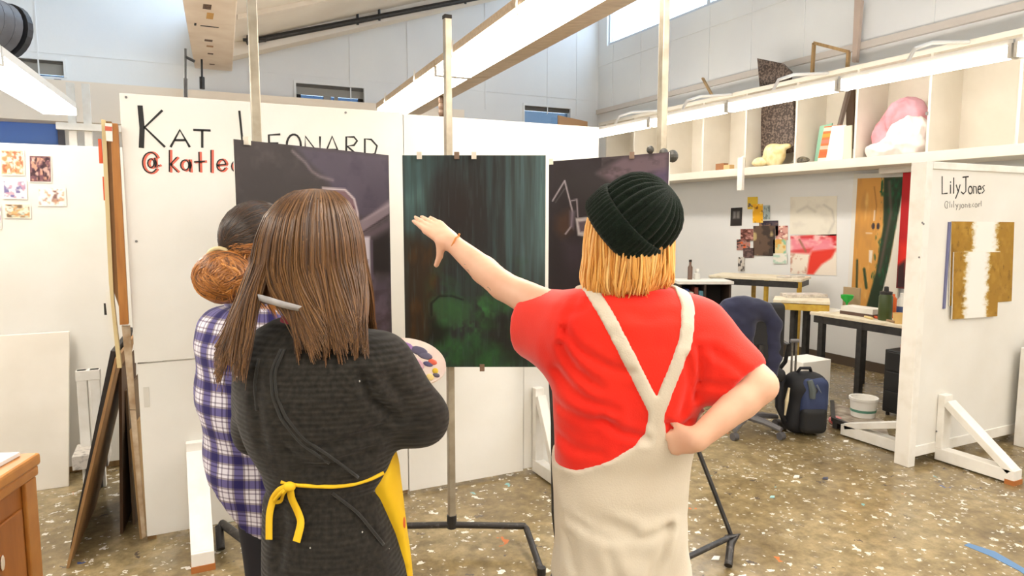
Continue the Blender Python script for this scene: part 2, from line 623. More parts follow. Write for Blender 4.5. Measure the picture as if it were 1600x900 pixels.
c1 = roof('ceiling', .62, XR + .2, 3.70)
c2 = roof('ceiling', XL - .2, .34, 3.62)
for o, xa, xb, z0 in ((c1, .66, XR - .03, 3.70),):
    for yy, hh, ww in ((9.25, .16, .30), (7.9, .05, .05), (6.5, .16, .30), (3.6, .16, .30), (.6, .16, .30)):
        za, zb = roof_z(xa, .62, z0), roof_z(xb, .62, z0)
        MB().hexa([(xa, yy, za - hh), (xb, yy, zb - hh), (xb, yy + ww, zb - hh), (xa, yy + ww, za - hh),
                   (xa, yy, za + .02), (xb, yy, zb + .02), (xb, yy + ww, zb + .02), (xa, yy + ww, za + .02)]).build('rafter', M_ceil, o)
# box beam under the valley of the roof, a few degrees off the wall's line
bd = math.tan(R(3.1))


def bx_(y, x): return x + (y - YB) * bd


beam = MB().hexa([(bx_(YN, .29), YN, 3.52), (bx_(YN, .74), YN, 3.52), (.74, YB - .01, 3.52), (.29, YB - .01, 3.52),
                  (bx_(YN, .29), YN, 4.15), (bx_(YN, .74), YN, 4.15), (.74, YB - .01, 4.15), (.29, YB - .01, 4.15)]).build('trim_1', mat('beam_paint', (240, 224, 206), .75, c2=(228, 208, 188), nscale=3), bevel=.01)
struct(beam)
stain = mat('rust_stain', (120, 92, 70), .8, c2=(70, 52, 42), nscale=30)
for (y, xo, w, l, m) in ((7.05, .20, .07, .16, stain), (7.35, .22, .06, .22, mat('ochre_stain', (196, 150, 84), .8)), (7.75, .21, .17, .035, M_dark),
                         (7.72, .08, .02, .1, M_dark), (8.35, .19, .08, .09, stain), (8.62, .20, .07, .08, mat('ochre_stain2', (176, 132, 92), .8)), (9.0, .2, .06, .07, stain), (9.6, .21, .06, .05, stain)):
    xx = bx_(y, .29) + xo
    MB().box(xx - w / 2, xx + w / 2, y - l / 2, y + l / 2, 3.5185, 3.5205).build('stain', m, beam)
# clerestory glazing
M_frame = mat('window_frame_paint', (205, 212, 220), .5)


def clerestory(name, x, y0, y1, z0, z1, step):
    o = struct(MB().box(x, x + .08, y0, y1, z0, z0 + .05).box(x, x + .08, y0, y1, z1 - .05, z1).build(name, M_frame))
    n = int(round((y1 - y0) / step))
    for i in range(n + 1):
        y = y0 + (y1 - y0) * i / n
        MB().box(x, x + .08, max(y0, y - .03), min(y1, y + .03), z0 + .05, z1 - .05).build('mullion', M_frame, o)
        if i < n:
            MB().box(x + .035, x + .045, y + .03, y + (y1 - y0) / n - .03, z0 + .05, z1 - .05).build('pane', M_glass, o)
    return o


clerestory('window_1', XR + .04, YN + .6, YB - .25, 4.4, 5.5, 2.4)
clerestory('window_2', .34, YN, YB, 4.15, 5.62, 2.5)


def slit(name, w, pane_z, blind, m_pane):
    x0, x1, z0, z1 = w
    o = struct(MB().box(x0 - .03, x1 + .03, YB - .012, YB + .0, z1, z1 + .03).box(x0 - .03, x0, YB - .012, YB, z0, z1).box(x1, x1 + .03, YB - .012, YB, z0, z1).build(name, M_wall))
    h = z1 - z0
    MB().box(x0, x1, YB + .03, YB + .06, z1 - h * .16, z1).build('head_rail', mat('window_head', (88, 84, 78), .6), o)
    MB().box(x0, x1, YB + .05, YB + .08, z0 + pane_z * h, z1 - h * .16).build('blind', M_rail if blind else M_wall, o)
    MB().box(x0, x1, YB + .09, YB + .10, z0, z0 + pane_z * h).build('pane', m_pane, o)
    return o


w_ = slit('window_3', W1, .42, True, M_bglass)
for a, b in ((1.55, 1.62), (1.93, 2.03), (2.08, 2.13), (2.42, 2.49)):
    MB().box(a, b, YB + .05, YB + .088, W1[2], W1[2] + .1).build('mullion', M_rail if 1.9 < a < 2.1 else M_dark, w_)
slit('window_4', W2, .8, True, glass_mat('pale_blue_glass', (.20, .235, .27, 1)))
slit('window_5', W3, .16, True, M_bglass)
o = struct(MB().box(W5[1] - .05, W5[1] + .02, YB - .03, YB + .05, W5[2] - .03, W5[3] + .2).box(W5[0], W5[1], YB - .03, YB + .05, W5[2] - .05, W5[2]).build('window_6', mat('slate_frame', (92, 92, 104), .6)))
MB().box(W5[0], W5[1] - .05, YB + .01, YB + .03, W5[2], W5[3]).build('pane', M_frost, o)
# ledge along the back wall
struct(MB().box(XL, 3.9, YB - .35, YB - .002, 2.72, 3.19).build('trim_2', mat('soffit_paint', (242, 230, 214), .7)))

# ================================================================== lamps
M_tube = mat('lit_diffuser', (255, 250, 240), .5, emit=(255, 246, 233), estr=TUBE_E)
M_housing = mat('lamp_housing', (206, 186, 160), .5, c2=(186, 164, 136), nscale=40, stretch=(.2, 1, 1))
M_housew = mat('lamp_housing_white', (235, 232, 226), .45)
FD = np.array([math.sin(R(3.4)), math.cos(R(3.4)), 0]); FS = np.array([FD[1], -FD[0], 0])


def row(p_far, length, n, sides, z, h, label, group, hook=True):
    """A row of n lamps along FD, ending at p_far. sides: (diffuser from, to, housing to) across the row."""
    far = np.array([*p_far, 0.0])
    for i in range(n):
        a = far - FD * (length * i + .012); b = far - FD * (length * (i + 1) - .012)
        t = thing('ceiling_lamp', (a[0], a[1], z - .02), label(i), 'lamp', group)

        def blk(s0, s1, z0, z1, e=0.0):
            A, B = a - FD * e, b + FD * e
            P = lambda q, s, zz: q + FS * s + np.array([0, 0, zz])
            return MB().hexa([P(A, s0, z0), P(A, s1, z0), P(B, s1, z0), P(B, s0, z0), P(A, s0, z1), P(A, s1, z1), P(B, s1, z1), P(B, s0, z1)])
        blk(sides[0], sides[1], z, z + h, .03).build('diffuser', M_tube, t)
        if sides[2] > sides[1]:
            w = (sides[1], sides[2])
            P = lambda q, s, zz: q + FS * s + np.array([0, 0, zz])
            MB().hexa([P(a, w[0], z), P(a, w[1], z + .03), P(b, w[1], z + .03), P(b, w[0], z),
                       P(a, w[0], z + h), P(a, w[1], z + h), P(b, w[1], z + h), P(b, w[0], z + h)]).build('louvre', M_housing, t)
        blk(sides[0] - .015, max(sides[1], sides[2]), z + h, z + h + .06).build('housing', M_housing if sides[2] > sides[1] else M_housew, t)
        for q in (a, b):
            s = -1 if q is a else 1
            blk2 = MB().hexa([q + FS * ss + FD * e * s + np.array([0, 0, zz]) for zz in (z - .005, z + h) for (ss, e) in ((sides[0] - .004, 0), (sides[1] + .002, 0), (sides[1] + .002, .025), (sides[0] - .004, .025))])
            blk2.build('end_cap', M_housew, t)
        if hook:
            for f in (.22, .75):
                q = a + (b - a) * f + FS * (sides[0] - .02)
                MB().tube([q + np.array([0, 0, z + .01]), q + FS * -.015 + np.array([0, 0, z + h]), q + np.array([0, 0, z + h + .09])], .008, 8).build('clip', M_housew, t)
    return far


row((2.33, 8.05), 2.44, 5, (-.16, .14, .36), 2.8, .07,
    lambda i: ('far end lamp of the bright row above the lettered partition', 'second lamp from the far end of the middle bright row',
               'third lamp from the far end of the middle bright row', 'fourth lamp of the middle row, overhead', 'nearest lamp of the middle row, behind the viewer')[i], 'middle row of long ceiling lamps')
row((-.98, 8.05), 2.44, 5, (-.14, .14, .14), 2.6, .06,
    lambda i: ('far end lamp of the left row beside the round duct', 'second lamp from the far end of the left row',
               'third lamp from the far end of the left row', 'fourth lamp of the left row', 'nearest lamp of the left row, behind the viewer')[i], 'left row of long ceiling lamps')
# added unseen row that brightens the right partition, beside and behind the viewer
row((4.0, .9), 2.1, 2, (-.10, .10, .10), 2.8, .07, lambda i: ('farther', 'nearer')[i] + ' lamp of the added unseen row brightening the near right bay', 'added unseen lamps brightening the near right bay')
# the right row hangs from brackets in front of the cubbyholes, along the wall's own line
RX, RZ = 5.3, 2.70
ys = [8.32, 6.95, 5.62, 4.26, 2.86, 1.5, .1, -1.3, -2.7, -4.1]
rl = ('farthest strip lamp over the cubbyholes, by the back corner', 'second strip lamp over the cubbyholes from the back corner', 'third strip lamp over the cubbyholes, above the skull-like clutter',
      'fourth strip lamp, above the pink bundle', 'fifth strip lamp from the back corner, near the right edge', 'sixth strip lamp, over the near right bay', 'seventh strip lamp from the back corner', 'eighth strip lamp from the back corner', 'nearest strip lamp of the right row')
for i in range(len(ys) - 1):
    ya, yb_ = ys[i], ys[i + 1]
    t = thing('strip_lamp', (RX, (ya + yb_) / 2, RZ), rl[i].replace('skull-like clutter', 'cream scraps'), 'lamp', 'strip lamps over the cubbyholes')
    MB().lathe([(.03, yb_ + .03), (.052, yb_ + .04), (.052, ya - .04), (.03, ya - .03)], (RX, 0, RZ + .055), 14, 'Y').build('diffuser', M_tube, t, smooth='auto')
    MB().box(RX - .035, RX + .05, yb_ + .008, ya - .008, RZ + .095, RZ + .135).build('housing', M_housew, t)
    for yy in (yb_ + .02, ya - .02):
        MB().box(RX - .05, RX + .05, yy - .012, yy + .012, RZ + .005, RZ + .105).build('end_cap', M_housew, t)
    yh = (ya + yb_) / 2 + .1
    MB().tube([(RX, yh, RZ + .13), (RX + .05, yh - .02, RZ + .24), (RX + .22, yh - .05, RZ + .30), (5.998, yh - .05, RZ + .355)], .016, 8).build('bracket', M_housew, t)
MATS['tube'] = M_tube

# ================================================================== soft shapes: distance fields on a grid, meshed with surface nets
def _axis(lo, hi, h, fine=None):
    """Grid lines from lo to hi at spacing h, closer together in the (a, b, h2) bands of 'fine'."""
    x, out = lo, []
    while x < hi + h:
        out.append(x)
        s = h
        for (a, b, h2) in (fine or []):
            if a - h < x < b: s = min(s, h2)
        x += s
    return np.array(out, np.float32)


class SDF:
    def __init__(self, lo, hi, h, fx=None, fy=None, fz=None):
        self.ax = [_axis(lo[0], hi[0], h, fx), _axis(lo[1], hi[1], h, fy), _axis(lo[2], hi[2], h, fz)]
        self.d = np.full([len(a) for a in self.ax], .25, np.float32)

    def copy(self, off=0.0):
        s = object.__new__(SDF); s.ax = self.ax; s.d = self.d - np.float32(off)
        return s

    def grid(self):
        return np.meshgrid(*self.ax, indexing='ij', sparse=True)

    def _win(self, lo, hi):
        sl = []
        for a, l, h in zip(self.ax, lo, hi):
            i, j = np.searchsorted(a, l), np.searchsorted(a, h)
            if j <= i: return None, None
            sl.append(slice(i, j))
        g = np.meshgrid(*[a[s] for a, s in zip(self.ax, sl)], indexing='ij', sparse=True)
        return tuple(sl), g

    def _union(self, sl, b, k):
        a = self.d[sl]
        if k <= 0:
            self.d[sl] = np.minimum(a, b); return
        h = np.clip(.5 + .5 * (b - a) / k, 0, 1)
        self.d[sl] = b + (a - b) * h - k * h * (1 - h)

    def _sub(self, sl, b, k):
        a = self.d[sl]; b = -b
        if k <= 0:
            self.d[sl] = np.maximum(a, b); return
        h = np.clip(.5 - .5 * (b - a) / k, 0, 1)
        self.d[sl] = b + (a - b) * h + k * h * (1 - h)

    def cone(self, p0, p1, r0, r1, k=.02, sub=False, flat=None):
        """Tapered limb from p0 to p1. flat=(axis, factor) squashes it across one direction."""
        p0, p1 = np.array(p0, float), np.array(p1, float)
        m = max(r0, r1) * (max(1, 1 / flat[1]) if flat else 1) + k + .03
        sl, g = self._win(np.minimum(p0, p1) - m, np.maximum(p0, p1) + m)
        if sl is None: return self
        d = p1 - p0; L = d @ d
        X, Y, Z = g[0] - p0[0], g[1] - p0[1], g[2] - p0[2]
        t = np.clip((X * d[0] + Y * d[1] + Z * d[2]) / (L + 1e-12), 0, 1)
        qx, qy, qz = X - t * d[0], Y - t * d[1], Z - t * d[2]
        if flat:
            n = np.array(flat[0], float); n /= np.linalg.norm(n)
            dn = qx * n[0] + qy * n[1] + qz * n[2]
            f = 1 / flat[1] - 1
            qx, qy, qz = qx + n[0] * dn * f, qy + n[1] * dn * f, qz + n[2] * dn * f
        b = np.sqrt(qx * qx + qy * qy + qz * qz) - (r0 + (r1 - r0) * t)
        (self._sub if sub else self._union)(sl, b.astype(np.float32), k)
        return self

    def chain(self, pts, rs, k=.02, flat=None):
        for i in range(len(pts) - 1):
            self.cone(pts[i], pts[i + 1], rs[i], rs[i + 1], k if i == 0 else .004, flat=flat)
        return self

    def ell(self, c, rad, k=.02, rot=None, sub=False):
        c = np.array(c, float); m = max(rad) + k + .03
        sl, g = self._win(c - m, c + m)
        if sl is None: return self
        X, Y, Z = g[0] - c[0], g[1] - c[1], g[2] - c[2]
        if rot is not None:
            Rm = np.array(rot).T
            X, Y, Z = [Rm[i][0] * X + Rm[i][1] * Y + Rm[i][2] * Z for i in range(3)]
        q = np.sqrt((X / rad[0]) ** 2 + (Y / rad[1]) ** 2 + (Z / rad[2]) ** 2)
        q2 = np.sqrt((X / rad[0] ** 2) ** 2 + (Y / rad[1] ** 2) ** 2 + (Z / rad[2] ** 2) ** 2) + 1e-6
        b = q * (q - 1) / q2
        (self._sub if sub else self._union)(sl, b.astype(np.float32), k)
        return self

    def rbox(self, c, half, r, k=.01, rot=None, sub=False):
        c = np.array(c, float); m = np.linalg.norm(half) + k + .03
        sl, g = self._win(c - m, c + m)
        if sl is None: return self
        X, Y, Z = g[0] - c[0], g[1] - c[1], g[2] - c[2]
        if rot is not None:
            Rm = np.array(rot).T
            X, Y, Z = [Rm[i][0] * X + Rm[i][1] * Y + Rm[i][2] * Z for i in range(3)]
        qx, qy, qz = np.abs(X) - half[0] + r, np.abs(Y) - half[1] + r, np.abs(Z) - half[2] + r
        b = np.sqrt(np.maximum(qx, 0) ** 2 + np.maximum(qy, 0) ** 2 + np.maximum(qz, 0) ** 2) + np.minimum(np.maximum(qx, np.maximum(qy, qz)), 0) - r
        (self._sub if sub else self._union)(sl, b.astype(np.float32), k)
        return self

    def loft(self, tab, k=.02, power=2.3):
        """Stack of superellipse sections: rows of (z, cx, cy, rx, ry)."""
        tab = np.array(sorted(tab), float)
        z = self.ax[2].astype(float)
        zz = np.clip(z, tab[0, 0], tab[-1, 0])
        cx, cy, rx, ry = [np.interp(zz, tab[:, 0], tab[:, i]).astype(np.float32)[None, None, :] for i in range(1, 5)]
        X, Y = self.ax[0][:, None, None], self.ax[1][None, :, None]
        q = ((np.abs(X - cx) / rx) ** power + (np.abs(Y - cy) / ry) ** power) ** (1 / power)
        b = (q - 1) * np.minimum(rx, ry)
        e = np.maximum(tab[0, 0] - z, z - tab[-1, 0])[None, None, :].astype(np.float32)
        b = np.where(e > 0, np.sqrt(np.maximum(b, 0) ** 2 + e ** 2), np.maximum(b, e * 1.0))
        self._union((slice(None),) * 3, b.astype(np.float32), k)
        return self

    def cut(self, f):
        """Keep only where f(X, Y, Z) < 0."""
        X, Y, Z = self.grid()
        self.d = np.maximum(self.d, f(X, Y, Z).astype(np.float32))
        return self

    def displace(self, f):
        X, Y, Z = self.grid()
        self.d = self.d + f(X, Y, Z).astype(np.float32)
        return self

    def mesh(self):
        """Surface nets on the rectilinear grid."""
        d = self.d
        nx, ny, nz = d.shape
        ins = d < 0
        cor = [(i, j, k) for i in (0, 1) for j in (0, 1) for k in (0, 1)]

        def sub(a, o): return a[o[0]:nx - 1 + o[0], o[1]:ny - 1 + o[1], o[2]:nz - 1 + o[2]]
        cnt = sum(sub(ins, o).astype(np.int8) for o in cor)
        act = (cnt > 0) & (cnt < 8)
        idx = np.argwhere(act)
        n = len(idx)
        acc = np.zeros((n, 3)); w = np.zeros(n)
        val = {o: d[idx[:, 0] + o[0], idx[:, 1] + o[1], idx[:, 2] + o[2]].astype(float) for o in cor}
        pos = {o: np.stack([self.ax[a][idx[:, a] + o[a]] for a in range(3)], 1).astype(float) for o in cor}
        for a in range(3):
            for o in cor:
                if o[a] == 1: continue
                o2 = tuple(1 if i == a else o[i] for i in range(3))
                va, vb = val[o], val[o2]
                m = (va < 0) != (vb < 0)
                t = np.where(m, va / np.where(m, va - vb, 1), 0)[:, None]
                acc += np.where(m[:, None], pos[o] + (pos[o2] - pos[o]) * t, 0); w += m
        V = acc / w[:, None]
        ids = np.full(act.shape, -1, np.int64); ids[act] = np.arange(n)
        faces = []
        for a in range(3):
            b, c = (a + 1) % 3, (a + 2) % 3
            lo = [slice(None)] * 3; hi = [slice(None)] * 3
            lo[a] = slice(0, d.shape[a] - 1); hi[a] = slice(1, None)
            ch = ins[tuple(lo)] != ins[tuple(hi)]
            e = np.argwhere(ch)
            e = e[(e[:, b] > 0) & (e[:, c] > 0) & (e[:, b] < d.shape[b] - 1) & (e[:, c] < d.shape[c] - 1)]
            if not len(e): continue
            f = ins[e[:, 0], e[:, 1], e[:, 2]]

            def cell(db, dc):
                q = e.copy(); q[:, b] += db; q[:, c] += dc
                return ids[q[:, 0], q[:, 1], q[:, 2]]
            q = np.stack([cell(-1, -1), cell(0, -1), cell(0, 0), cell(-1, 0)], 1)
            q[~f] = q[~f][:, ::-1]
            faces.append(q)
        return V, np.concatenate(faces)


def relax(V, Fq, it=2, lam=.5):
    """Laplacian smoothing of a quad mesh."""
    e = np.concatenate([Fq[:, [0, 1]], Fq[:, [1, 2]], Fq[:, [2, 3]], Fq[:, [3, 0]]])
    e = np.concatenate([e, e[:, ::-1]])
    cnt = np.bincount(e[:, 0], minlength=len(V))[:, None]
    for _ in range(it):
        s = np.stack([np.bincount(e[:, 0], weights=V[e[:, 1], a], minlength=len(V)) for a in range(3)], 1)
        V = V + lam * (s / np.maximum(cnt, 1) - V)
    return V


def np_mesh(name, V, Fq, m, parent=None, smooth=True, uv=None, frame=None):
    """V in world coordinates, or, with frame=thing, in that thing's own coordinates."""
    V = np.asarray(V, float)
    org = None
    if parent is not None and frame is None:
        M = np.array(WM[parent.name].inverted()); V = V @ M[:3, :3].T + M[:3, 3]
    elif parent is None and frame is None:
        lo, hi = V.min(0), V.max(0)
        org = np.array([(lo[0] + hi[0]) / 2, (lo[1] + hi[1]) / 2, lo[2]]); V = V - org
    me = bpy.data.meshes.new(name)
    nf = len(Fq); k = Fq.shape[1]
    me.vertices.add(len(V)); me.vertices.foreach_set('co', V.astype(np.float32).ravel())
    me.loops.add(nf * k); me.loops.foreach_set('vertex_index', Fq.astype(np.int32).ravel())
    me.polygons.add(nf); me.polygons.foreach_set('loop_start', np.arange(0, nf * k, k, dtype=np.int32))
    me.update(calc_edges=True)
    me.validate()
    if smooth: me.polygons.foreach_set('use_smooth', [True] * len(me.polygons))
    if uv is not None:
        lay = me.uv_layers.new(name='uv')
        li = np.empty(len(me.loops), np.int32); me.loops.foreach_get('vertex_index', li)
        lay.data.foreach_set('uv', uv[li].astype(np.float32).ravel())
    o = link_mesh(name, me, m, parent)
    if org is not None:
        o.location = org; WM[o.name] = Matrix.Translation(Vector(org))
    elif parent is not None:
        WM[o.name] = WM[parent.name].copy()
    return o


def wob(X, Y, Z, seed, freq, n=5, dirs=None):
    """Smooth random waves, roughly -1..1."""
    r = np.random.default_rng(seed)
    s = 0
    for i in range(n):
        v = r.normal(size=3); v /= np.linalg.norm(v)
        if dirs is not None: v = v * np.array(dirs)
        f = freq * (.6 + .9 * r.random()) * 6.283
        s = s + np.sin(f * (v[0] * X + v[1] * Y + v[2] * Z) + r.random() * 6.28)
    return s / math.sqrt(n) * .7


def soft(name, s, m, parent=None, it=2, uv=None):
    V, Fq = s.mesh(); V = relax(V, Fq, it)
    return np_mesh(name, V, Fq, m, parent, True, uv(V) if uv else None)


# hair and other bundles of strands
def strand_bundle(name, paths, radii, m, parent, sides=4, flatten=1.0):
    """paths: (n, k, 3) points in the parent's frame; radii: (n, k)."""
    P = np.asarray(paths, float); n, k, _ = P.shape
    Rr = np.asarray(radii, float)
    T = np.gradient(P, axis=1); T /= (np.linalg.norm(T, axis=2, keepdims=True) + 1e-9)
    ref = np.zeros_like(T); ref[..., 0] = .31; ref[..., 1] = .93; ref[..., 2] = .17
    S = np.cross(T, ref); S /= (np.linalg.norm(S, axis=2, keepdims=True) + 1e-9)
    B = np.cross(T, S)
    a = np.arange(sides) * 2 * math.pi / sides
    V = P[:, :, None, :] + Rr[:, :, None, None] * (np.cos(a)[None, None, :, None] * S[:, :, None, :] + flatten * np.sin(a)[None, None, :, None] * B[:, :, None, :])
    base = (np.arange(n) * k * sides)[:, None, None]
    i = np.arange(k - 1)[None, :, None] * sides; j = np.arange(sides)[None, None, :]
    j2 = (j + 1) % sides
    Fq = np.stack([base + i + j, base + i + j2, base + i + sides + j2, base + i + sides + j], -1).reshape(-1, 4)
    return np_mesh(name, V.reshape(-1, 3), Fq, m, parent, True, frame=parent)

# ================================================================== partitions
def tri_brace(parent, x, y0, dirn, length, height, w=.09, raw=True):
    """Foot on the floor, upright on the board and a slanting strut, like a bookend; dirn = -1 towards the viewer."""
    y1 = y0 + dirn * length
    lo, hi = min(y0, y1), max(y0, y1)
    b = thing_part('brace', parent)
    o1 = MB().box(x - w / 2, x + w / 2, lo, hi, .012, .09).build('brace_foot', M_trimw, parent, bevel=.004)
    if raw:
        ya, yb_ = (y1 - .004, y1 + .05) if dirn < 0 else (y1 - .05, y1 + .004)
        MB().box(x - w / 2 - .002, x + w / 2 + .002, ya, yb_, .0, .03).build('raw_end', mat('raw_orange_wood', (176, 108, 52), .6), o1)
    MB().box(x - w / 2, x + w / 2, *sorted((y0, y0 + dirn * .045)), .09, height + .05).build('brace_upright', M_trimw, parent, bevel=.004)
    MB().beam((x, y1 - dirn * .025, .075), (x, y0 + dirn * .05, height), w, .045, up=(0, 0, 1)).build('brace_strut', M_trimw, parent, bevel=.004)


def thing_part(*a): return None


KY = 3.69
kat = thing('display_partition', (1.1, KY + .03, 0), 'tall white partition hand-lettered with a name, behind the three dark paintings', 'partition')
for (xa, xb, za, zb, dy) in ((-.215, 1.135, .905, 2.172, 0), (1.139, 2.41, .905, 2.165, .002), (-.205, 1.135, .03, .898, .006), (1.14, 1.88, .02, .9, .003), (1.884, 2.40, .03, .9, .006)):
    MB().box(xa, xb, KY + dy, KY + .035, za, zb).build('panel', M_white, kat, bevel=.002)
MB().box(-.205, -.165, KY + .035, KY + .10, 0, 2.165).box(2.36, 2.40, KY + .035, KY + .10, 0, 2.165).box(-.165, 2.36, KY + .035, KY + .10, 2.1, 2.165).box(1.1, 1.14, KY + .035, KY + .1, 0, 2.1).build('frame', M_ply, kat)
tri_brace(kat, .035, KY, -1, .42, .44, .097)
tri_brace(kat, 1.97, KY, -1, .30, .5, .06, raw=False)
M_ink = mat('black_marker', (24, 22, 22), .6)
M_red = mat('red_marker', (212, 104, 84), .6)
kp = lambda u, v: (py(u, v, KY - .0003), np.array([0, -1.0, 0]))
strokes('lettering', [[(219, 167), (222, 200), (221, 229)]], kp, .022, M_ink, kat)
strokes('lettering', [[(253, 173), (226, 199), (257, 229)], [(267, 229), (281, 203), (296, 229)], [(273, 219), (290, 219)], [(303, 203), (328, 204)], [(316, 204), (316, 230)],
                      [(374, 174), (380, 232), (402, 234)], [(437, 210), (420, 211), (421, 238), (438, 238)], [(420, 224), (434, 224)],
                      arc(459, 227, 11, 17, 0, 360, 18), [(477, 243), (477, 213), (500, 243), (500, 214)], [(507, 243), (519, 213), (531, 243)], [(512, 234), (526, 234)],
                      [(541, 244), (541, 214), (553, 214), (558, 220), (553, 227), (542, 228), (559, 243)],
                      [(570, 244), (570, 217), (580, 218), (589, 228), (586, 240), (571, 244)]], kp, .0105, M_ink, kat)
sub = [arc(236, 254, 12, 16, 40, 330, 16), arc(237, 255, 5, 7, 0, 360, 10), [(243, 247), (244, 262), (250, 258)],
       [(266, 235), (266, 268)], [(277, 246), (267, 257), (278, 268)], arc(290, 258, 6.5, 8, 0, 360, 12), [(297, 250), (298, 268)],
       [(312, 238), (313, 268)], [(305, 253), (321, 252)], [(331, 235), (331, 269)], [(340, 258), (354, 257), *arc(347, 258, 7, 9, -10, -330, 12)],
       arc(369, 260, 6, 8, 0, 360, 12), [(383, 269), (384, 252), (391, 252), (393, 269)], arc(404, 261, 6, 8, 0, 360, 12), [(411, 253), (412, 269)], [(420, 254), (421, 270)], [(421, 258), (428, 254)],
       arc(437, 262, 6, 8, 0, 360, 12), [(444, 240), (445, 270)]]
strokes('handle_lettering', [[(u + 1.2, v + .4) for u, v in l] for l in sub], kp, .012, M_red, kat, lift=.0008)
strokes('handle_lettering', [[(u - 1.3, v) for u, v in l] for l in sub], kp, .006, M_ink, kat, lift=.0014)
for u, v in ((197, 152), (213, 377), (540, 176)):
    p = py(u, v, KY); MB().lathe([(.006, -.004), (.006, 0)], p, 8, 'Y').build('screw', M_grey, kat)
p = py(228, 605, KY); MB().box(p[0] - .012, p[0] + .012, KY + .003, KY + .0058, p[2] - .1, p[2]).build('smudge', mat('grey_smudge', (212, 208, 198), .7), kat)

LY = 2.70
lily = thing('display_partition', (5.2, LY + .05, 0), 'white partition with slanting feet and a hand-lettered name above a gold painting', 'partition')
MB().box(4.2, 6.35, LY + .012, LY + .09, .1, 1.9).build('panel', M_white, lily)
MB().box(4.15, 4.215, LY, LY + .10, .0, 1.945).build('end_post', M_trimw, lily, bevel=.004)
MB().box(4.215, 6.35, LY, LY + .10, 1.9, 1.945).build('top_rail', M_trimw, lily, bevel=.004)
MB().box(4.215, 6.35, LY + .004, LY + .098, .06, .13).build('bottom_rail', M_trimw, lily, bevel=.004)
tri_brace(lily, 4.47, LY + .01, -1, .48, .40, .085)
tri_brace(lily, 4.36, LY + .09, 1, .55, .22, .08, raw=False)
lp = lambda u, v: (py(u, v, LY + .0117), np.array([0, -1.0, 0]))
strokes('lettering', [[(1472, 276), (1472, 303), (1480, 302)], [(1485, 289), (1485, 302)], [(1485, 284), (1485.3, 285)], [(1490, 278), (1490, 302)], [(1494, 289), (1497, 299)], [(1500, 289), (1497, 300), (1493, 310)],
                      [(1504, 277), (1513, 276)], [(1509, 277), (1509, 299), (1505, 303), (1502, 300)], arc(1516, 297, 3, 6, 0, 360, 10), [(1521, 302), (1521, 291), (1525, 292), (1526, 302)],
                      [(1528, 296), (1533, 295), *arc(1530.5, 296.5, 2.6, 6, 0, -300, 9)], [(1538, 290), (1535, 292), (1538, 298), (1534, 302)]], lp, .0085, M_ink, lily)
strokes('handle_lettering', [arc(1479, 320, 3, 5.5, 60, 330, 9), [(1480, 318), (1480, 324)], [(1484, 315), (1484, 324)], [(1487, 319), (1487, 324)], [(1490, 314), (1490, 324)], [(1493, 319), (1495, 323)], [(1497, 319), (1494, 328)],
                             [(1500, 319), (1500, 326), (1498, 328)], arc(1504, 322, 2, 3, 0, 360, 7), [(1508, 324), (1508, 319), (1511, 320), (1511, 324)], [(1513, 321), (1517, 320), (1514, 318), (1514, 324), (1517, 323)], [(1521, 318), (1519, 321), (1521, 323)],
                             arc(1525, 321, 2, 3, 0, 360, 7), [(1529, 323), (1529, 318), (1531, 318)], [(1533, 314), (1533, 322)]], lp, .004, mat('grey_pencil', (120, 116, 112), .7), lily)
for u, v in ((1441, 348), (1436, 402), (1443, 350), (1463, 674)):
    p = py(u, v, LY); MB().lathe([(.006, -.003), (.006, .002)], p, 8, 'Y').build('screw', M_grey, lily)
# gold and white painting on it: two overlapping sheets
cvs = []
for (x0, x1, y0, y1, seed) in ((1484, 1586, 345, 478, 4), (1489, 1562, 394, 499, 9)):
    c = Canvas(60, 70, x0, x1, y0, y1, (158, 118, 34))
    n = c.noise(9, 14, seed)
    c.mix((n - .45) * 2.2, (178, 138, 52)); c.mix((c.noise(5, 9, seed + 1) - .6) * 3, (120, 86, 24))
    edge = c.noise(5, 4, seed + 2) * 12 - 6
    cx = (x0 + x1) / 2 + (2 if seed == 4 else 0)
    hw = 20 if seed == 4 else 19
    c.mix(np.clip((hw + edge - np.abs(c.X - cx)) / 5 + .5, 0, 1), (226, 221, 208))
    c.mix(np.clip((hw - 5 + edge - np.abs(c.X - cx)) / 5 + .5, 0, 1), (238, 236, 230))
    if seed == 4: c.line([(1505, 393), (1562, 394)], (240, 236, 226), 2.5, .8)
    cvs.append(c)
ga = thing('painting', (4.83, LY, 0.9), 'gold and white striped painting hung under the lettering on the right partition', 'painting')
q = lambda u, v, dy: py(u, v, LY + dy)
painted_sheet('upper_sheet', cvs[0], q(1487, 346, 0), q(1585, 347, 0), q(1484, 478, 0), .008, ga)
painted_sheet('lower_sheet', cvs[1], q(1491, 394, -.012), q(1562, 394, -.012), q(1488, 499, -.012), .008, ga)
MB().box(*sorted((q(1484, 347, 0)[0], q(1487, 347, 0)[0])), LY + .002, LY + .012, q(1481, 482, 0)[2], q(1483, 347, 0)[2]).build('backing', mat('blue_backing', (110, 112, 150), .6), ga)

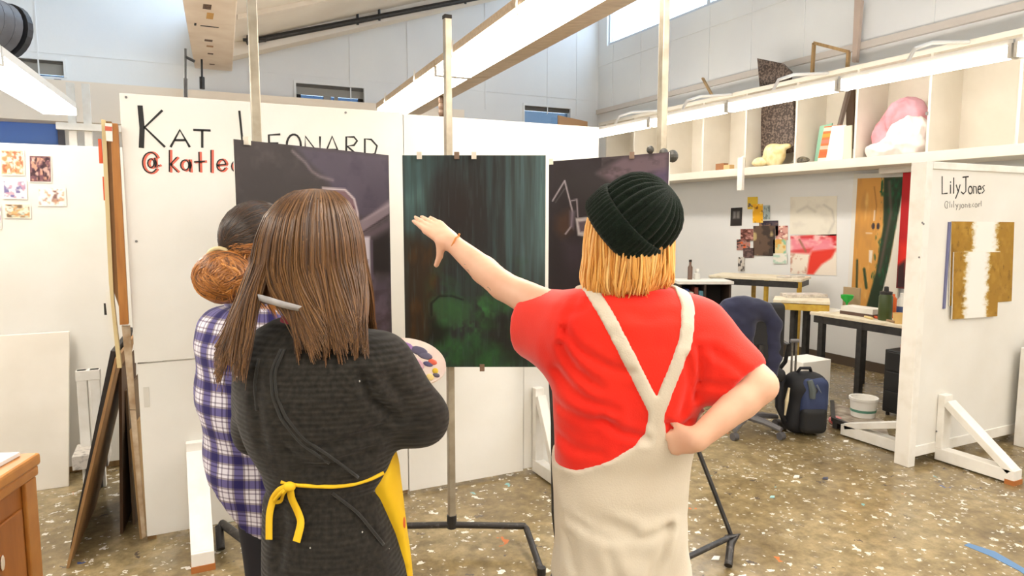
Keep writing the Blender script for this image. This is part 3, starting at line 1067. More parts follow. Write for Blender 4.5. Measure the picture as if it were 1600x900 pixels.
# pin-up partition on the left
PY_ = 4.92
pin = thing('pinboard_partition', (-2.0, PY_ + .05, 0), 'long white pin-up partition on the left with small prints pinned to it', 'partition')
MB().box(-4.2, -1.45, PY_, PY_ + .05, .05, 2.03).build('panel', M_white, pin, bevel=.003)
MB().box(-1.446, -.13, PY_ + .003, PY_ + .05, .05, 2.032).build('panel', M_white, pin, bevel=.003)
MB().box(-4.2, -.13, PY_ + .05, PY_ + .1, 0, .09).box(-4.2, -.13, PY_ + .05, PY_ + .1, 1.95, 2.03).build('frame', M_ply, pin)
prints = [
    ((0, 233, 38, 274), (238, 220, 200), [((200, 130, 80), 5, .42), ((170, 100, 70), 3, .55)], 'pale orange print pinned at the upper left edge of the left partition'),
    ((45, 242, 80, 285), (120, 84, 92), [((225, 170, 140), 4, .5), ((50, 34, 44), 4, .5), ((230, 190, 175), 5, .6)], 'dark crimson patterned print pinned on the left partition'),
    ((3, 281, 42, 311), (245, 238, 235), [((90, 84, 140), 6, .55), ((200, 150, 170), 5, .6)], 'blue and pink winged print pinned on the left partition'),
    ((58, 292, 103, 322), (246, 240, 230), [((110, 70, 66), 6, .62), ((200, 150, 120), 4, .62)], 'white print with a small brown figure pinned on the left partition'),
    ((6, 318, 48, 341), (240, 226, 205), [((92, 70, 50), 6, .5), ((225, 165, 105), 6, .55), ((190, 215, 205), 5, .66)], 'brown and mint landscape print, lowest of the pinned prints'),
    ((-14, 320, 2, 357), (232, 222, 214), [((150, 120, 150), 5, .5)], 'print cut by the left edge of the picture, lilac and pale')]
for i, ((u0, v0, u1, v1), bc, blobs, lab) in enumerate(prints):
    c = Canvas(30, 30, 0, 30, 0, 30, bc)
    for j, (cc, s, th) in enumerate(blobs):
        n = c.noise(s, s, 50 + 7 * i + j, 2)
        c.mix(np.clip((n - th + .05) * 5, 0, 1) * .8 * np.clip((14 - np.maximum(np.abs(c.X - 15), np.abs(c.Y - 15))) / 2, 0, 1), cc)
    c.mix((np.maximum(np.abs(c.X - 15), np.abs(c.Y - 15)) > 13.6) * 1.0, (240, 234, 224))
    o = painted_sheet('pinned_print', c, py(u0, v0, PY_ - .003), py(u1, v0 + 1, PY_ - .003), py(u0 + 1, v1, PY_ - .003), .002)
    tag(o, lab, 'print', 'small prints pinned on the left partition')

# pine stud standing up the partition's end, with labels and coloured tags
stud = thing('wooden_stud', (-.25, 3.72, 0), 'orange pine stud fixed upright on the left end of the lettered partition', 'stud')
sp = lambda u, v: py(u, v, 3.66)


def strip(pl, y, t):
    a = [py(u, v, y) for u, v in pl]
    return MB().poly(a, (0, t, 0))


strip([(172, 192), (184, 193), (201, 507), (187, 508)], 3.655, .045).build('board', M_wood, stud, bevel=.003)
strip([(158, 186), (165, 188), (178, 470), (190, 575), (183, 575), (170, 440)], 3.69, .05).build('pale_edge', mat('pale_lath', (206, 186, 138), .6), stud)
strip([(161, 189), (174, 190), (186, 480), (176, 450)], 3.70, .045).build('dark_edge', mat('dark_lath', (132, 96, 52), .6), stud)
strip([(164, 192), (175, 193), (176, 221), (166, 220)], 3.648, .006).build('sticker', mat('white_sticker', (226, 222, 214), .5), stud)
strip([(164, 197), (175, 198), (175, 205), (164, 204)], 3.6465, .001).build('sticker', mat('red_sticker', (196, 92, 66), .5), stud)
strip([(153, 217), (158, 217), (161, 255), (155, 255)], 3.70, .02).build('tag', mat('orange_tag', (212, 84, 40), .5), stud)
strip([(160, 276), (163, 276), (166, 313), (162, 313)], 3.70, .02).build('tag', MATS['orange_tag'], stud)
strip([(171, 400), (176, 400), (177, 452), (171, 451)], 3.71, .02).build('tag', mat('purple_tag', (96, 74, 92), .5), stud)
strip([(166, 455), (177, 455), (182, 540), (170, 520)], 3.74, .01).build('paper', M_white, stud)
strip([(162, 474), (165, 474), (167, 492), (163, 492)], 3.735, .004).build('tag', M_dark, stud)
strip([(190, 509), (203, 509), (212, 640), (203, 640)], 3.695, .02).build('lath', MATS.get('painted_lath') or mat('painted_lath', (196, 178, 152), .7, c2=(150, 122, 90), nscale=12), stud)
strip([(203, 641), (212, 641), (228, 838), (222, 842)], 3.695, .02).build('lath', mat('painted_lath', (196, 178, 152), .7, c2=(150, 122, 90), nscale=12), stud)


# boards leaning against that end
def leaning(label, top_u, top_v, top_y, bot, length, thick, m, mm=None, name='leaning_board'):
    """Panel running away from the viewer: lower near corner 'bot', upper near corner from the picture."""
    tp = py(top_u, top_v, top_y)
    b = np.array(bot, float)
    e = np.array([0.04, length, 0])
    d = tp - b
    n = np.cross(d, e); n /= np.linalg.norm(n)
    if n[0] > 0: n = -n
    o = MB().hexa([b, b + e, b + e + n * thick, b + n * thick, tp, tp + e, tp + e + n * thick, tp + n * thick]).build(name, m)
    return tag(o, label, 'board', 'boards leaning on the end of the lettered partition')


leaning('long brown hardboard leaning outermost against the lettered partition, foot nearest the viewer', 184, 560, 3.70, (*pz(108, 888, 0)[:2], 0), .75, .012, mat('tan_hardboard', (150, 112, 66), .6, c2=(120, 84, 46), nscale=3))
leaning('black-edged board leaning behind the outermost hardboard', 180, 549, 3.86, (-.52, 3.78, 0), .8, .02, M_dark)
leaning('dark brown board standing almost upright inside the leaning boards', 190, 575, 3.92, (-.32, 3.86, 0), .5, .014, M_brown)
leaning('narrow grey-brown board standing deepest among the leaning boards', 199, 610, 4.0, (-.27, 3.95, 0), .4, .012, mat('greybrown_board', (104, 84, 60), .6))
leaning('thin ply offcut leaning the other way against the white lettered panel edge', 206, 672, 3.74, (*pz(222, 842, 0)[:2], 0), .3, .01, M_ply)
# big white board leaning on the pin-up partition
a, b = py(108, 518, 4.83), pz(107, 760, 0)
xl = -1.6
bw = MB().hexa([(xl, b[1], 0), (b[0], b[1], 0), (b[0], b[1] + .03, 0), (xl, b[1] + .03, 0),
                (xl, a[1], a[2]), (a[0], a[1], a[2]), (a[0], a[1] + .03, a[2]), (xl, a[1] + .03, a[2])]).build('white_canvas', mat('white_canvas_paint', (233, 227, 216), .6, c2=(224, 217, 204), nscale=3), bevel=.003)
tag(bw, 'large blank white board leaning against the pinned partition', 'board')
# paint-spattered white stand beside it
st = thing('wooden_stand', (-.52, 4.65, 0), 'small paint-spattered white wooden stand between the blank board and the leaning boards', 'stand')
sv = lambda u, v, y=4.62: py(u, v, y)
x0, x1 = sv(119, 600)[0], sv(158, 600)[0]
zt = sv(135, 578)[2]
for x in (x0 + .03, x1 - .03):
    MB().box(x - .026, x + .026, 4.60, 4.65, 0.0, zt).build('post', M_trimw, st, bevel=.003)
MB().box(x0, x1, 4.598, 4.655, zt - .06, zt).build('top_rail', M_trimw, st, bevel=.003)
MB().box(x0 + .06, x1 - .06, 4.62, 4.64, zt - .05, zt - .03).build('latch', M_brown, st)
zb = sv(130, 712)[2]
MB().box(x0 - .02, x1 + .03, 4.42, 4.66, zb - .02, zb + .06).build('step', mat('spattered_white', (205, 198, 188), .6, c2=(120, 110, 102), nscale=30, lo=.5, hi=.75), st, bevel=.003)
MB().box(x0 + .02, x1 - .02, 4.6, 4.66, .0, zb - .03).build('base', mat('spattered_dark', (62, 56, 52), .6, c2=(150, 140, 128), nscale=25, lo=.5, hi=.8), st)
# white shelving frame behind the pin-up partition
fr = thing('storage_frame', (-.9, 8.6, 0), 'white timber storage frame showing over the left partition', 'frame')
for u in (137, 113):
    p = py(u, 190, 8.6); MB().box(p[0] - .035, p[0] + .035, 8.57, 8.64, 0, 3.0).build('post', M_trimw, fr)
p = py(106, 197, 8.55); q = py(160, 205, 8.55); MB().box(p[0] - .1, q[0] + .6, 8.5, 8.57, p[2] - .04, p[2] + .03).build('rail', M_trimw, fr)

# wooden cabinet at the lower left
cab = thing('wooden_cabinet', (-.6, 1.75, 0), 'honey-coloured wooden cabinet at the lower left corner with papers on top', 'cabinet')
M_oak = mat('honey_oak', (170, 104, 42), .42, c2=(146, 84, 30), nscale=4, stretch=(5, 5, .7))
M_oak2 = mat('honey_oak_edge', (190, 128, 58), .4, c2=(170, 108, 44), nscale=5, stretch=(2, 2, 2))
CZ = .93
c_fr = pz(64, 706, CZ)[:2]; c_nr = pz(-20, 760, CZ)[:2]        # right edge of the top, far and near corners
dv = (np.array(c_nr) - np.array(c_fr)); dv /= np.linalg.norm(dv)
sv_ = np.array([-dv[1], dv[0]]);
if sv_[0] > 0: sv_ = -sv_
L_, W_ = .75, .5


def cpt(l, s, z): q_ = np.array(c_fr) + dv * l + sv_ * s; return (q_[0], q_[1], z)


def cbox(l0, l1, s0, s1, z0, z1): return MB().hexa([cpt(l0, s0, z0), cpt(l1, s0, z0), cpt(l1, s1, z0), cpt(l0, s1, z0), cpt(l0, s0, z1), cpt(l1, s0, z1), cpt(l1, s1, z1), cpt(l0, s1, z1)])


cbox(0, L_, 0, W_, CZ - .035, CZ).build('top', M_oak2, cab, bevel=.008)
cbox(.02, L_ - .02, .02, W_ - .02, .06, CZ - .035).build('body', M_oak, cab)
cbox(.005, L_ - .01, .006, W_, CZ - .065, CZ - .035).build('moulding', M_oak2, cab, bevel=.006)
cbox(.018, .075, .008, .02, .06, CZ - .065).build('stile', M_oak2, cab, bevel=.003)
cbox(L_ - .075, L_ - .02, .008, .02, .06, CZ - .065).build('stile', M_oak2, cab, bevel=.003)
cbox(.09, L_ - .09, .012, .02, .12, CZ - .13).build('side_panel', M_oak, cab, bevel=.004)
cbox(.0, L_, .0, W_, 0, .06).build('plinth', M_oak2, cab, bevel=.006)
for l, z, s in ((.2, .70, .016), (.235, .66, .012), (.27, .72, .01)):
    p = cpt(l, .0105, z)
    MB().ell(p, (.004, s, s * 1.3), 10, 6).build('paint_drip', mat('white_drip', (220, 205, 185), .5), cab)
pp = MB().hexa([cpt(.03, .04, CZ + .001), cpt(.6, .08, CZ + .001), cpt(.6, .42, CZ + .001), cpt(.02, .40, CZ + .001), cpt(.03, .04, CZ + .012), cpt(.6, .08, CZ + .012), cpt(.6, .42, CZ + .012), cpt(.02, .40, CZ + .012)]).build('paper_stack', mat('paper_white', (240, 237, 230), .7))
tag(pp, 'stack of white paper lying on the wooden cabinet', 'paper')
pk = MB().hexa([cpt(.22, .09, CZ + .013), cpt(.3, .07, CZ + .013), cpt(.3, .11, CZ + .013), cpt(.24, .13, CZ + .013), cpt(.22, .09, CZ + .018), cpt(.3, .07, CZ + .018), cpt(.3, .11, CZ + .018), cpt(.24, .13, CZ + .018)]).build('yellow_note', mat('yellow_note', (232, 180, 60), .6))
tag(pk, 'scrap of yellow paper on the white stack', 'paper')

# ================================================================== the three paintings and their stands
def art_left():
    c = Canvas(130, 165, 372, 610, 218, 560, (64, 57, 57))
    n = c.noise(40, 40, 1, 4)
    c.mix((n - .35) * 1.1, (80, 71, 74)); c.mix((c.noise(14, 14, 2) - .55) * 1.5, (96, 86, 88))
    c.poly([(452, 218), (610, 218), (610, 300), (560, 318), (520, 290), (500, 262), (470, 238)], (92, 82, 98), .85, 6)
    c.mix(np.clip((c.noise(22, 22, 3, 4) - .5) * 2, 0, 1) * (c.X > 470) * (c.Y < 300), (72, 62, 80))
    c.line([(450, 226), (468, 240), (478, 252), (490, 258), (510, 262)], (150, 135, 138), 3.5, .7, 2)
    c.poly([(372, 300), (470, 262), (520, 300), (480, 360), (372, 400)], (62, 56, 54), .8, 14)
    c.poly([(478, 296), (494, 276), (530, 276), (548, 292), (556, 330), (540, 330), (500, 312)], (128, 98, 104), .95, 3)
    c.line([(494, 274), (530, 275), (545, 288), (551, 310), (550, 345)], (212, 196, 196), 3.4, .9, 1.2)
    c.poly([(528, 295), (545, 300), (547, 335), (535, 330)], (96, 52, 68), .9, 2)
    c.poly([(537, 308), (546, 305), (546, 340), (538, 325)], (216, 206, 208), .8, 2)
    c.poly([(552, 325), (610, 288), (610, 312), (552, 345)], (150, 132, 140), .95, 3)
    c.line([(556, 322), (610, 296)], (182, 166, 172), 3, .7, 2); c.line([(560, 338), (610, 311)], (66, 54, 58), 3, .9, 1.5)
    c.poly([(552, 345), (610, 318), (610, 345), (556, 360)], (112, 96, 104), .8, 4)
    c.poly([(568, 352), (610, 335), (610, 405), (580, 400), (574, 420)], (44, 37, 36), .9, 6)
    c.poly([(558, 345), (572, 345), (572, 416), (556, 418)], (218, 208, 218), .95, 2)
    c.line([(575, 352), (575, 410)], (104, 88, 104), 4, .9, 1.5)
    c.poly([(560, 395), (568, 380), (567, 402)], (70, 60, 80), .9, 1.5)
    c.poly([(372, 420), (610, 410), (610, 560), (372, 560)], (98, 84, 98), .75, 12)
    c.mix(np.clip((c.noise(20, 26, 5, 4) - .5) * 2.5, 0, 1) * (c.Y > 405), (120, 104, 118))
    c.mix(np.clip((c.noise(26, 16, 6, 4) - .52) * 2.5, 0, 1) * (c.Y > 430), (74, 58, 66))
    return c


def art_mid():
    c = Canvas(120, 180, 628, 855, 243, 582, (44, 44, 43))
    st = c.noise(5, 120, 11, 3)
    c.mix((st - .36) * 1.9, (62, 82, 84))
    tl = np.clip(1.1 - np.abs(c.X - 645) / 34, 0, 1) * np.clip((400 - c.Y) / 90, 0, 1)
    c.mix(tl * (.35 + st), (92, 128, 126))
    tr = np.clip((c.X - 770) / 60, 0, 1) * np.clip((490 - c.Y) / 90, 0, 1)
    c.mix(tr * (.25 + .9 * st), (94, 122, 122))
    c.mix(np.clip(1 - np.hypot((c.X - 715) / 55, (c.Y - 330) / 95), 0, 1) * 1.3, (44, 37, 35))
    c.poly([(628, 370), (665, 376), (690, 400), (680, 470), (660, 582), (628, 582)], (54, 40, 24), .9, 12)
    c.mix(np.clip((c.noise(12, 40, 12) - .52) * 3, 0, 1) * (c.X < 690) * (c.Y > 380), (78, 52, 26))
    c.mix(np.clip((c.noise(26, 30, 13, 4) - .42) * 3.2, 0, 1) * np.clip((c.Y - 400) / 60, 0, 1) * np.clip((c.X - 655) / 30, 0, 1), (48, 90, 50))
    c.mix(np.clip((c.noise(12, 18, 14, 3) - .56) * 4, 0, 1) * np.clip((c.Y - 440) / 50, 0, 1) * np.clip((c.X - 668) / 20, 0, 1), (60, 116, 62))
    c.poly([(672, 472), (700, 466), (736, 478), (735, 505), (700, 520), (680, 500)], (56, 92, 56), .7, 6)
    c.poly([(668, 500), (700, 520), (690, 545), (662, 540)], (26, 24, 20), .8, 8)
    c.poly([(760, 500), (800, 490), (850, 520), (850, 575), (790, 575), (765, 545)], (32, 30, 26), .75, 12)
    c.line([(671, 497), (671, 478), (684, 466), (705, 466), (722, 472)], (24, 24, 22), 3, .9, 1)
    c.poly([(700, 555), (760, 535), (800, 560), (780, 582), (690, 582)], (40, 78, 42), .55, 10)
    c.poly([(700, 440), (760, 430), (745, 470), (710, 470)], (52, 64, 58), .5, 10)
    c.poly([(628, 243), (700, 243), (690, 262), (640, 300), (628, 300)], (58, 80, 80), .5, 10)
    c.mix((c.noise(3, 30, 15, 2) - .6) * 1.5, (66, 84, 84))
    return c


def art_right():
    c = Canvas(120, 160, 856, 1042, 238, 560, (50, 42, 46))
    c.mix((c.noise(30, 40, 21, 4) - .4) * 1.2, (66, 56, 64))
    c.poly([(870, 262), (960, 250), (985, 290), (960, 340), (900, 300)], (58, 52, 54), .8, 12)
    c.poly([(938, 262), (975, 240), (1042, 236), (1042, 300), (1000, 280), (960, 275)], (134, 112, 122), .9, 6)
    c.mix(np.clip((c.noise(16, 10, 22, 3) - .5) * 4, 0, 1) * (c.X > 945) * (c.Y < 292), (84, 72, 76))
    c.poly([(1008, 268), (1042, 262), (1042, 310), (1015, 300)], (92, 78, 112), .8, 6)
    c.poly([(870, 330), (892, 318), (898, 352), (880, 366), (868, 350)], (104, 66, 44), .6, 8)
    c.line([(863, 303), (884, 271), (898, 322), (896, 345), (886, 358)], (196, 184, 190), 2.6, .95, .8)
    c.line([(868, 306), (884, 284)], (120, 110, 116), 2, .6, 1)
    c.line([(896, 304), (905, 302), (907, 330)], (176, 164, 172), 2.6, .9, .9)
    c.poly([(893, 320), (903, 320), (900, 350), (893, 345)], (126, 112, 128), .8, 3)
    c.poly([(903, 332), (924, 330), (924, 362), (907, 360)], (216, 206, 208), .95, 1.5)
    c.poly([(908, 338), (922, 336), (922, 353), (911, 354)], (92, 74, 84), .9, 1.5)
    c.poly([(882, 368), (915, 372), (920, 420), (888, 440)], (72, 60, 72), .7, 10)
    c.poly([(856, 400), (905, 410), (1042, 400), (1042, 560), (856, 560)], (52, 44, 48), .6, 14)
    return c


M_pack = mat('stand_black', (44, 41, 40), .4, c2=(92, 88, 86), nscale=45, lo=.55, hi=.75)
M_post = mat('stand_steel', (178, 168, 150), .35, metal=.5, c2=(150, 140, 122), nscale=10)
PT, PB = 1.905, .845


def cfw(r, f, z): return w_of((r, f, z))


def u_at(u, d): return (u - 800) * d / F_PX      # lateral offset at a horizontal depth (good near the horizon)


def panel(cv, dl, dr, ul, ur, zt, zb, label, clips):
    a, b = (u_at(ul, dl), dl), (u_at(ur, dr), dr)
    t = thing('painting', cfw((a[0] + b[0]) / 2, (a[1] + b[1]) / 2, zb), label, 'painting', 'three dark paintings on stands')
    cv.c = cv.c * .84
    painted_sheet('canvas', cv, cfw(*a, zt), cfw(*b, zt), cfw(*a, zb), .006, t, art_mat('oil_paint', .45))
    for k, (f, top) in enumerate(clips):
        r, d = a[0] + (b[0] - a[0]) * f, a[1] + (b[1] - a[1]) * f - .012
        z = zt if top else zb
        MB().box(-.012, .012, -.008, .016, -.02, .014)
        p = cfw(r, d, z)
        MB().add([p + _rt * sx + _hd * sy + np.array([0, 0, sz]) for sx in (-.011, .011) for sy in (0, .026) for sz in (-.018, .014)],
                 [(0, 1, 3, 2), (4, 6, 7, 5), (0, 4, 5, 1), (2, 3, 7, 6), (0, 2, 6, 4), (1, 5, 7, 3)]).build('clip', mat('clip_brown', (120, 96, 78), .5) if k % 2 else mat('clip_pale', (214, 206, 190), .5), t)
    return a, b


aL, bL = panel(art_left(), 2.71, 3.40, 372, 610, PT, .84, 'left dark purple painting of a cloaked figure, behind the long-haired person', [(.07, True)])
aM, bM = panel(art_mid(), 3.16, 3.16, 631, 852, 1.6 + .283, .90, 'middle painting, dark teal and green abstract that the arm points at', [(.12, True), (.38, True), (.5, True), (.55, False)])
aR, bR = panel(art_right(), 3.78, 3.25, 857, 1042, 1.905, .85, 'right dark painting with white outlines, behind the green beanie', [(.02, True), (.72, True)])


def pst(r, d): return lambda z, dr=0, dd=0: cfw(r + dr, d + dd, z)


# middle stand
r0, d0 = u_at(702, 3.215), 3.215
P = pst(r0, d0)
ms = thing('display_stand', P(0), 'steel post on a black tube base holding the middle teal painting', 'stand', 'tube stands behind the paintings')
MB().beam(P(.12), P(2.50), .032, .032).build('post', M_post, ms, bevel=.003)
MB().beam(P(2.50), P(2.515), .034, .034).build('post_cap', M_dark, ms)
MB().lathe([(.024, .085), (.024, .15)], P(0), 12).build('socket', M_black, ms)


def foot(pts, parent, r=.016):
    return MB().tube(pts, r, 10).build('base_tube', M_pack, parent, smooth='auto')


E_r = pz(820, 822, .1); e_f = pz(846, 893, .016)
foot([cfw(r0 - .42, d0 - .02, .1), P(.1), E_r, E_r + (e_f - E_r) * .12 + np.array([0, 0, .01]), e_f], ms)
foot([cfw(r0 - .42, d0 - .02, .1), cfw(r0 - .46, d0 - .06, .09), cfw(r0 - .52, d0 - .3, .016)], ms)
MB().lathe([(.02, -.016), (.02, .02)], e_f, 10).build('rubber_foot', M_black, ms)
# left stand
r1, d1 = u_at(408, 2.86), 2.86
P = pst(r1, d1)
ls = thing('display_stand', P(0), 'tall steel post behind the left purple painting, leaving the top of the picture', 'stand', 'tube stands behind the paintings')
MB().beam(P(.12), P(2.7), .036, .036).build('post', M_post, ls, bevel=.003)
MB().beam(P(1.70, .02, .03), P(1.70, .3, .38), .03, .012).build('cross_arm', M_black, ls)
g0, g1 = pz(347, 818, .1), pz(345, 858, .016)
foot([P(.1), g0, g0 + (g1 - g0) * .15 + np.array([-.012, 0, .006]), g1], ls, .02)
foot([P(.1), P(.1, .32, -.05), P(.016, .36, -.3)], ls)
# right stand
r2, d2 = u_at(1030, 3.32), 3.32
P = pst(r2, d2)
rs_ = thing('display_stand', P(0), 'tall steel post with slanting black legs behind the right painting', 'stand', 'tube stands behind the paintings')
MB().beam(P(.95), P(2.74), .036, .036).build('post', M_post, rs_, bevel=.003)
MB().beam(P(.1), P(.95), .03, .03).build('lower_post', M_black, rs_)
h0 = pz(1143, 838, .1)
MB().tube([h0, (np.array(h0) * .4 + P(.98) * .6), P(1.15)], .011, 8).build('strut', M_black, rs_, smooth='auto')
h1 = pz(1055, 880, .1); h2 = pz(1138, 884, .016)
foot([cfw(r2 - .5, d2 - .45, .1), h1, h0], rs_, .014)
foot([h0 + np.array([-.03, 0, -.006]), h0 + np.array([0.02, -.02, .006]), h0 + (h2 - h0) * .25, h2], rs_, .019)
k0 = at(876, 900, 2.72); k1 = at(864, 660, 2.72)
q = np.array(k1) + (np.array(k1) - np.array(k0)) * .8
MB().tube([(k0[0], k0[1], .02), k0, at(865, 800, 2.72), k1, q], .010, 8).build('side_rod', M_black, rs_)
MB().tube([(k0[0], k0[1], .02), k0 + np.array([-.01, .05, -.03]), cfw(r2 - .5, d2 - .45, .1)], .014, 8).build('base_tube', M_pack, rs_)
# dark clips on top of the right painting
for i, (u, v, s) in enumerate(((1016, 234, .02), (1037, 240, .026), (1051, 244, .03))):
    p = at(u, v, 3.30)
    MB().ell(p, (s, s * .7, s), 10, 7).build('clamp', mat('clamp_dark', (58, 56, 50), .5), rs_)

# ================================================================== right side: cubbyholes, wall pictures, tables
M_cub = mat('cubby_paint', (228, 222, 210), .6, c2=(220, 213, 200), nscale=3)
cub = thing('cubby_shelf', (6.22, 4.8, 2.09), 'long white row of cubbyholes high on the right wall', 'shelf')
MB().box(5.98, 6.46, -2.0, 9.2, 2.09, 2.18).build('shelf_board', M_cub, cub, bevel=.004)
MB().box(6.0, 6.46, -2.0, 9.2, 3.03, 3.075).build('top_board', M_cub, cub)
MB().box(6.44, 6.462, -2.0, 9.2, 2.18, 3.03).build('back_panel', M_cub, cub)
for i in range(-4, 9):
    y = 3.19 + .7245 * i
    MB().box(6.0, 6.44, y - .012, y + .012, 2.18, 3.03).build('divider', M_cub, cub)
p = px(1157, 268, 5.96)
MB().box(5.95, 5.985, p[1] - .04, p[1] + .04, 1.92, 2.3).build('bracket', M_trimw, cub)
p = px(1458, 183, 5.998); MB().box(5.996, 6.0, 3.93 - .012, 3.93 + .012, 2.5, 2.53).build('label_holder', M_grey, cub)
MB().box(6.02, 6.1, 3.905, 3.917, p[2] - .02, p[2] + .02).build('name_plate', mat('grey_plate', (140, 134, 124), .5), cub)

M_crk = mat('crackle_brown', (60, 46, 40), .6, c2=(120, 104, 92), nscale=45, lo=.45, hi=.6)


def slab(label, cat, pl, x, t, m, name, grp=None):
    """A flat piece standing parallel to the right wall; outline in the photograph's frame."""
    o = MB().poly([px(u, v, x) for u, v in pl], (t, 0, 0)).build(name, m)
    return tag(o, label, cat, grp)


o = slab('dark brown crackled canvas standing in the cubbyhole behind the cream scraps', 'canvas', [(1189, 150), (1240, 146), (1240, 238), (1189, 244)], 6.22, .03, M_crk, 'crackled_canvas')
slab('small dark speckled canvas standing on top of the cubbyholes', 'canvas', [(1183, 91), (1222, 99), (1236, 112), (1234, 128), (1187, 138)], 6.15, .03, M_crk, 'crackled_canvas')
wf = thing('empty_picture_frame', (6.2, 5.1, 3.08), 'empty raw wooden frame standing on top of the cubbyholes', 'frame')
A, B, Cc, D = [px(u, v, 6.2) for u, v in ((1269, 114), (1272, 67), (1326, 81), (1324, 108))]
MB().beam(A, B, .03, .03).build('upright', M_ply, wf); MB().beam(B, Cc, .03, .03).build('top_bar', M_ply, wf); MB().beam(Cc, D, .03, .03).build('upright', M_ply, wf)
ss = MB().beam(px(1098, 122, 6.1), px(1113, 150, 6.1), .035, .02).build('wood_offcut', M_ply); tag(ss, 'short wood offcut propped on top of the cubbyholes', 'offcut')
slab('pale wooden post rising behind the empty frame on the cubbyholes', 'post', [(1335, 0), (1346, 0), (1338, 97), (1331, 97)], 6.38, .04, mat('pinkish_wood', (196, 176, 162), .6), 'wooden_post')
cb = MB().poly([py(u, v, YB - .022) for u, v in ((872, 180), (918, 190), (918, 214), (872, 213))], (0.0, .02, 0)).build('cardboard_sheet', mat('cardboard', (206, 160, 116), .7)); 
tag(cb, 'bit of orange-brown cardboard showing above the right end of the lettered partition', 'cardboard')
cb.location.y += 0
# scraps in the cubbies
M_cream = mat('cream_plaster', (236, 222, 180), .6, c2=(214, 190, 130), nscale=14)
CZ0 = 2.18


def lump(name, label, cat, c, rad, m, seed, amp=.2, grp='odds and ends in the cubbyholes', extra=()):
    lo = np.array(c) - np.array(rad) * 1.6 - .03; hi = np.array(c) + np.array(rad) * 1.6 + .03
    s = SDF(lo, hi, max(min(rad) / 6, .009))
    s.ell(c, rad, .0)
    for (e, r, k) in extra: s.ell(np.array(c) + np.array(e), r, k)
    s.displace(lambda X, Y, Z: amp * min(rad) * wob(X, Y, Z, seed, .7 / min(rad) / 3))
    s.cut(lambda X, Y, Z: (c[2] - rad[2] * .9 - Z) + 0 * X + 0 * Y)
    return tag(soft(name, s, m, None, 1), label, cat, grp)


def cub_at(u, v, x=6.12): return px(u, v, x)


p = cub_at(1212, 236); p2 = cub_at(1225, 222); p3 = cub_at(1200, 248)
lump('plaster_cast', 'cream bent plaster piece arching in front of the crackled canvas', 'plaster', (6.12, p[1], CZ0 + .13), (.09, .14, .14), M_cream, 3, .3, extra=(((0, -.1, .08), (.05, .1, .05), .04), ((0, .1, -.06), (.06, .08, .06), .03)))
lump('plaster_scrap', 'low cream lump lying at the foot of the bent plaster piece', 'plaster', (6.07, cub_at(1192, 250)[1], CZ0 + .045), (.07, .12, .05), M_cream, 8, .3)
lump('paper_ball', 'crumpled white paper ball left of the plaster pieces', 'paper', (6.08, cub_at(1170, 246)[1], CZ0 + .075), (.07, .09, .08), mat('crumpled_paper', (240, 236, 226), .7), 12, .4)
for i, (u, w, l) in enumerate(((1131, .07, 'small dark-ended wood block on the cubby shelf, leftmost of the scraps'), (1142, .05, 'short pale wood block beside the dark-ended one on the cubby shelf'))):
    p = cub_at(u, 255)
    o = MB().box(6.05, 6.13, p[1] - w, p[1] + w, CZ0, CZ0 + (.085 if i == 0 else .06)).build('wood_block', mat('block_dark', (150, 100, 60), .6) if i == 0 else mat('block_pale', (214, 178, 126), .6), bevel=.004)
    tag(o, l, 'block', 'odds and ends in the cubbyholes')
p = cub_at(1256, 250)
lump('metal_scrap', 'tangle of grey scrap in front of the coloured cards', 'scrap', (6.08, p[1], CZ0 + .03), (.05, .1, .035), mat('scrap_grey', (120, 112, 92), .5, c2=(50, 46, 40), nscale=40), 17, .5)
# coloured cards: a leaning stack of folders
fo = [((1281, 195), (1300, 190), (1290, 250), (1272, 250), (150, 200, 175), 'mint green'), ((1288, 196), (1315, 193), (1307, 249), (1277, 251), (232, 112, 62), 'orange-red'),
      ((1300, 196), (1322, 194), (1316, 249), (1290, 250), (245, 244, 240), 'white'), ((1319, 196), (1331, 194), (1330, 246), (1317, 248), (224, 216, 190), 'cream')]
for i, f in enumerate(fo):
    x = 6.24 - .035 * i
    pts = [px(u, v, x) for u, v in f[:4]]
    dz = min(q[2] for q in pts[2:]) - CZ0
    pts = [q - np.array([0, 0, dz * (1 if k > 1 else .5)]) for k, q in enumerate(pts)]
    if i == 1:
        c = Canvas(16, 30, 0, 16, 0, 30, (236, 118, 70))
        for yy, cc in ((3, (206, 226, 200)), (8, (240, 160, 70)), (13, (238, 128, 110)), (18, (246, 190, 170)), (23, (236, 110, 70)), (28, (240, 232, 220))): c.poly([(0, yy - 2), (16, yy - 2), (16, yy + 1.2), (0, yy + 1.2)], cc, 1, .4)
        o = painted_sheet('card_folder', c, pts[0], pts[1], pts[3], .012)
    else:
        o = MB().poly(pts, (.015, 0, 0)).build('card_folder', mat('card_%s' % i, f[4], .6))
    tag(o, '%s card folder leaning in the cubbyhole beside the pink bundle' % f[5] if i != 1 else 'striped orange-red card folder leaning in the cubbyhole beside the pink bundle', 'folder', 'card folders in a cubbyhole')
sk = MB().beam(px(1327, 138, 6.3), px(1312, 196, 6.22), .05, .03).build('canvas_strip', mat('grey_strip', (112, 98, 90), .6)); tag(sk, 'grey-brown strip leaning behind the card folders', 'strip')
bo = MB().poly([px(u, v, 6.4) for u, v in ((1322, 140), (1334, 137), (1334, 232), (1322, 234))], (.02, 0, 0)).build('brown_board', M_brown); tag(bo, 'dark brown board at the back of the folder cubbyhole', 'board')
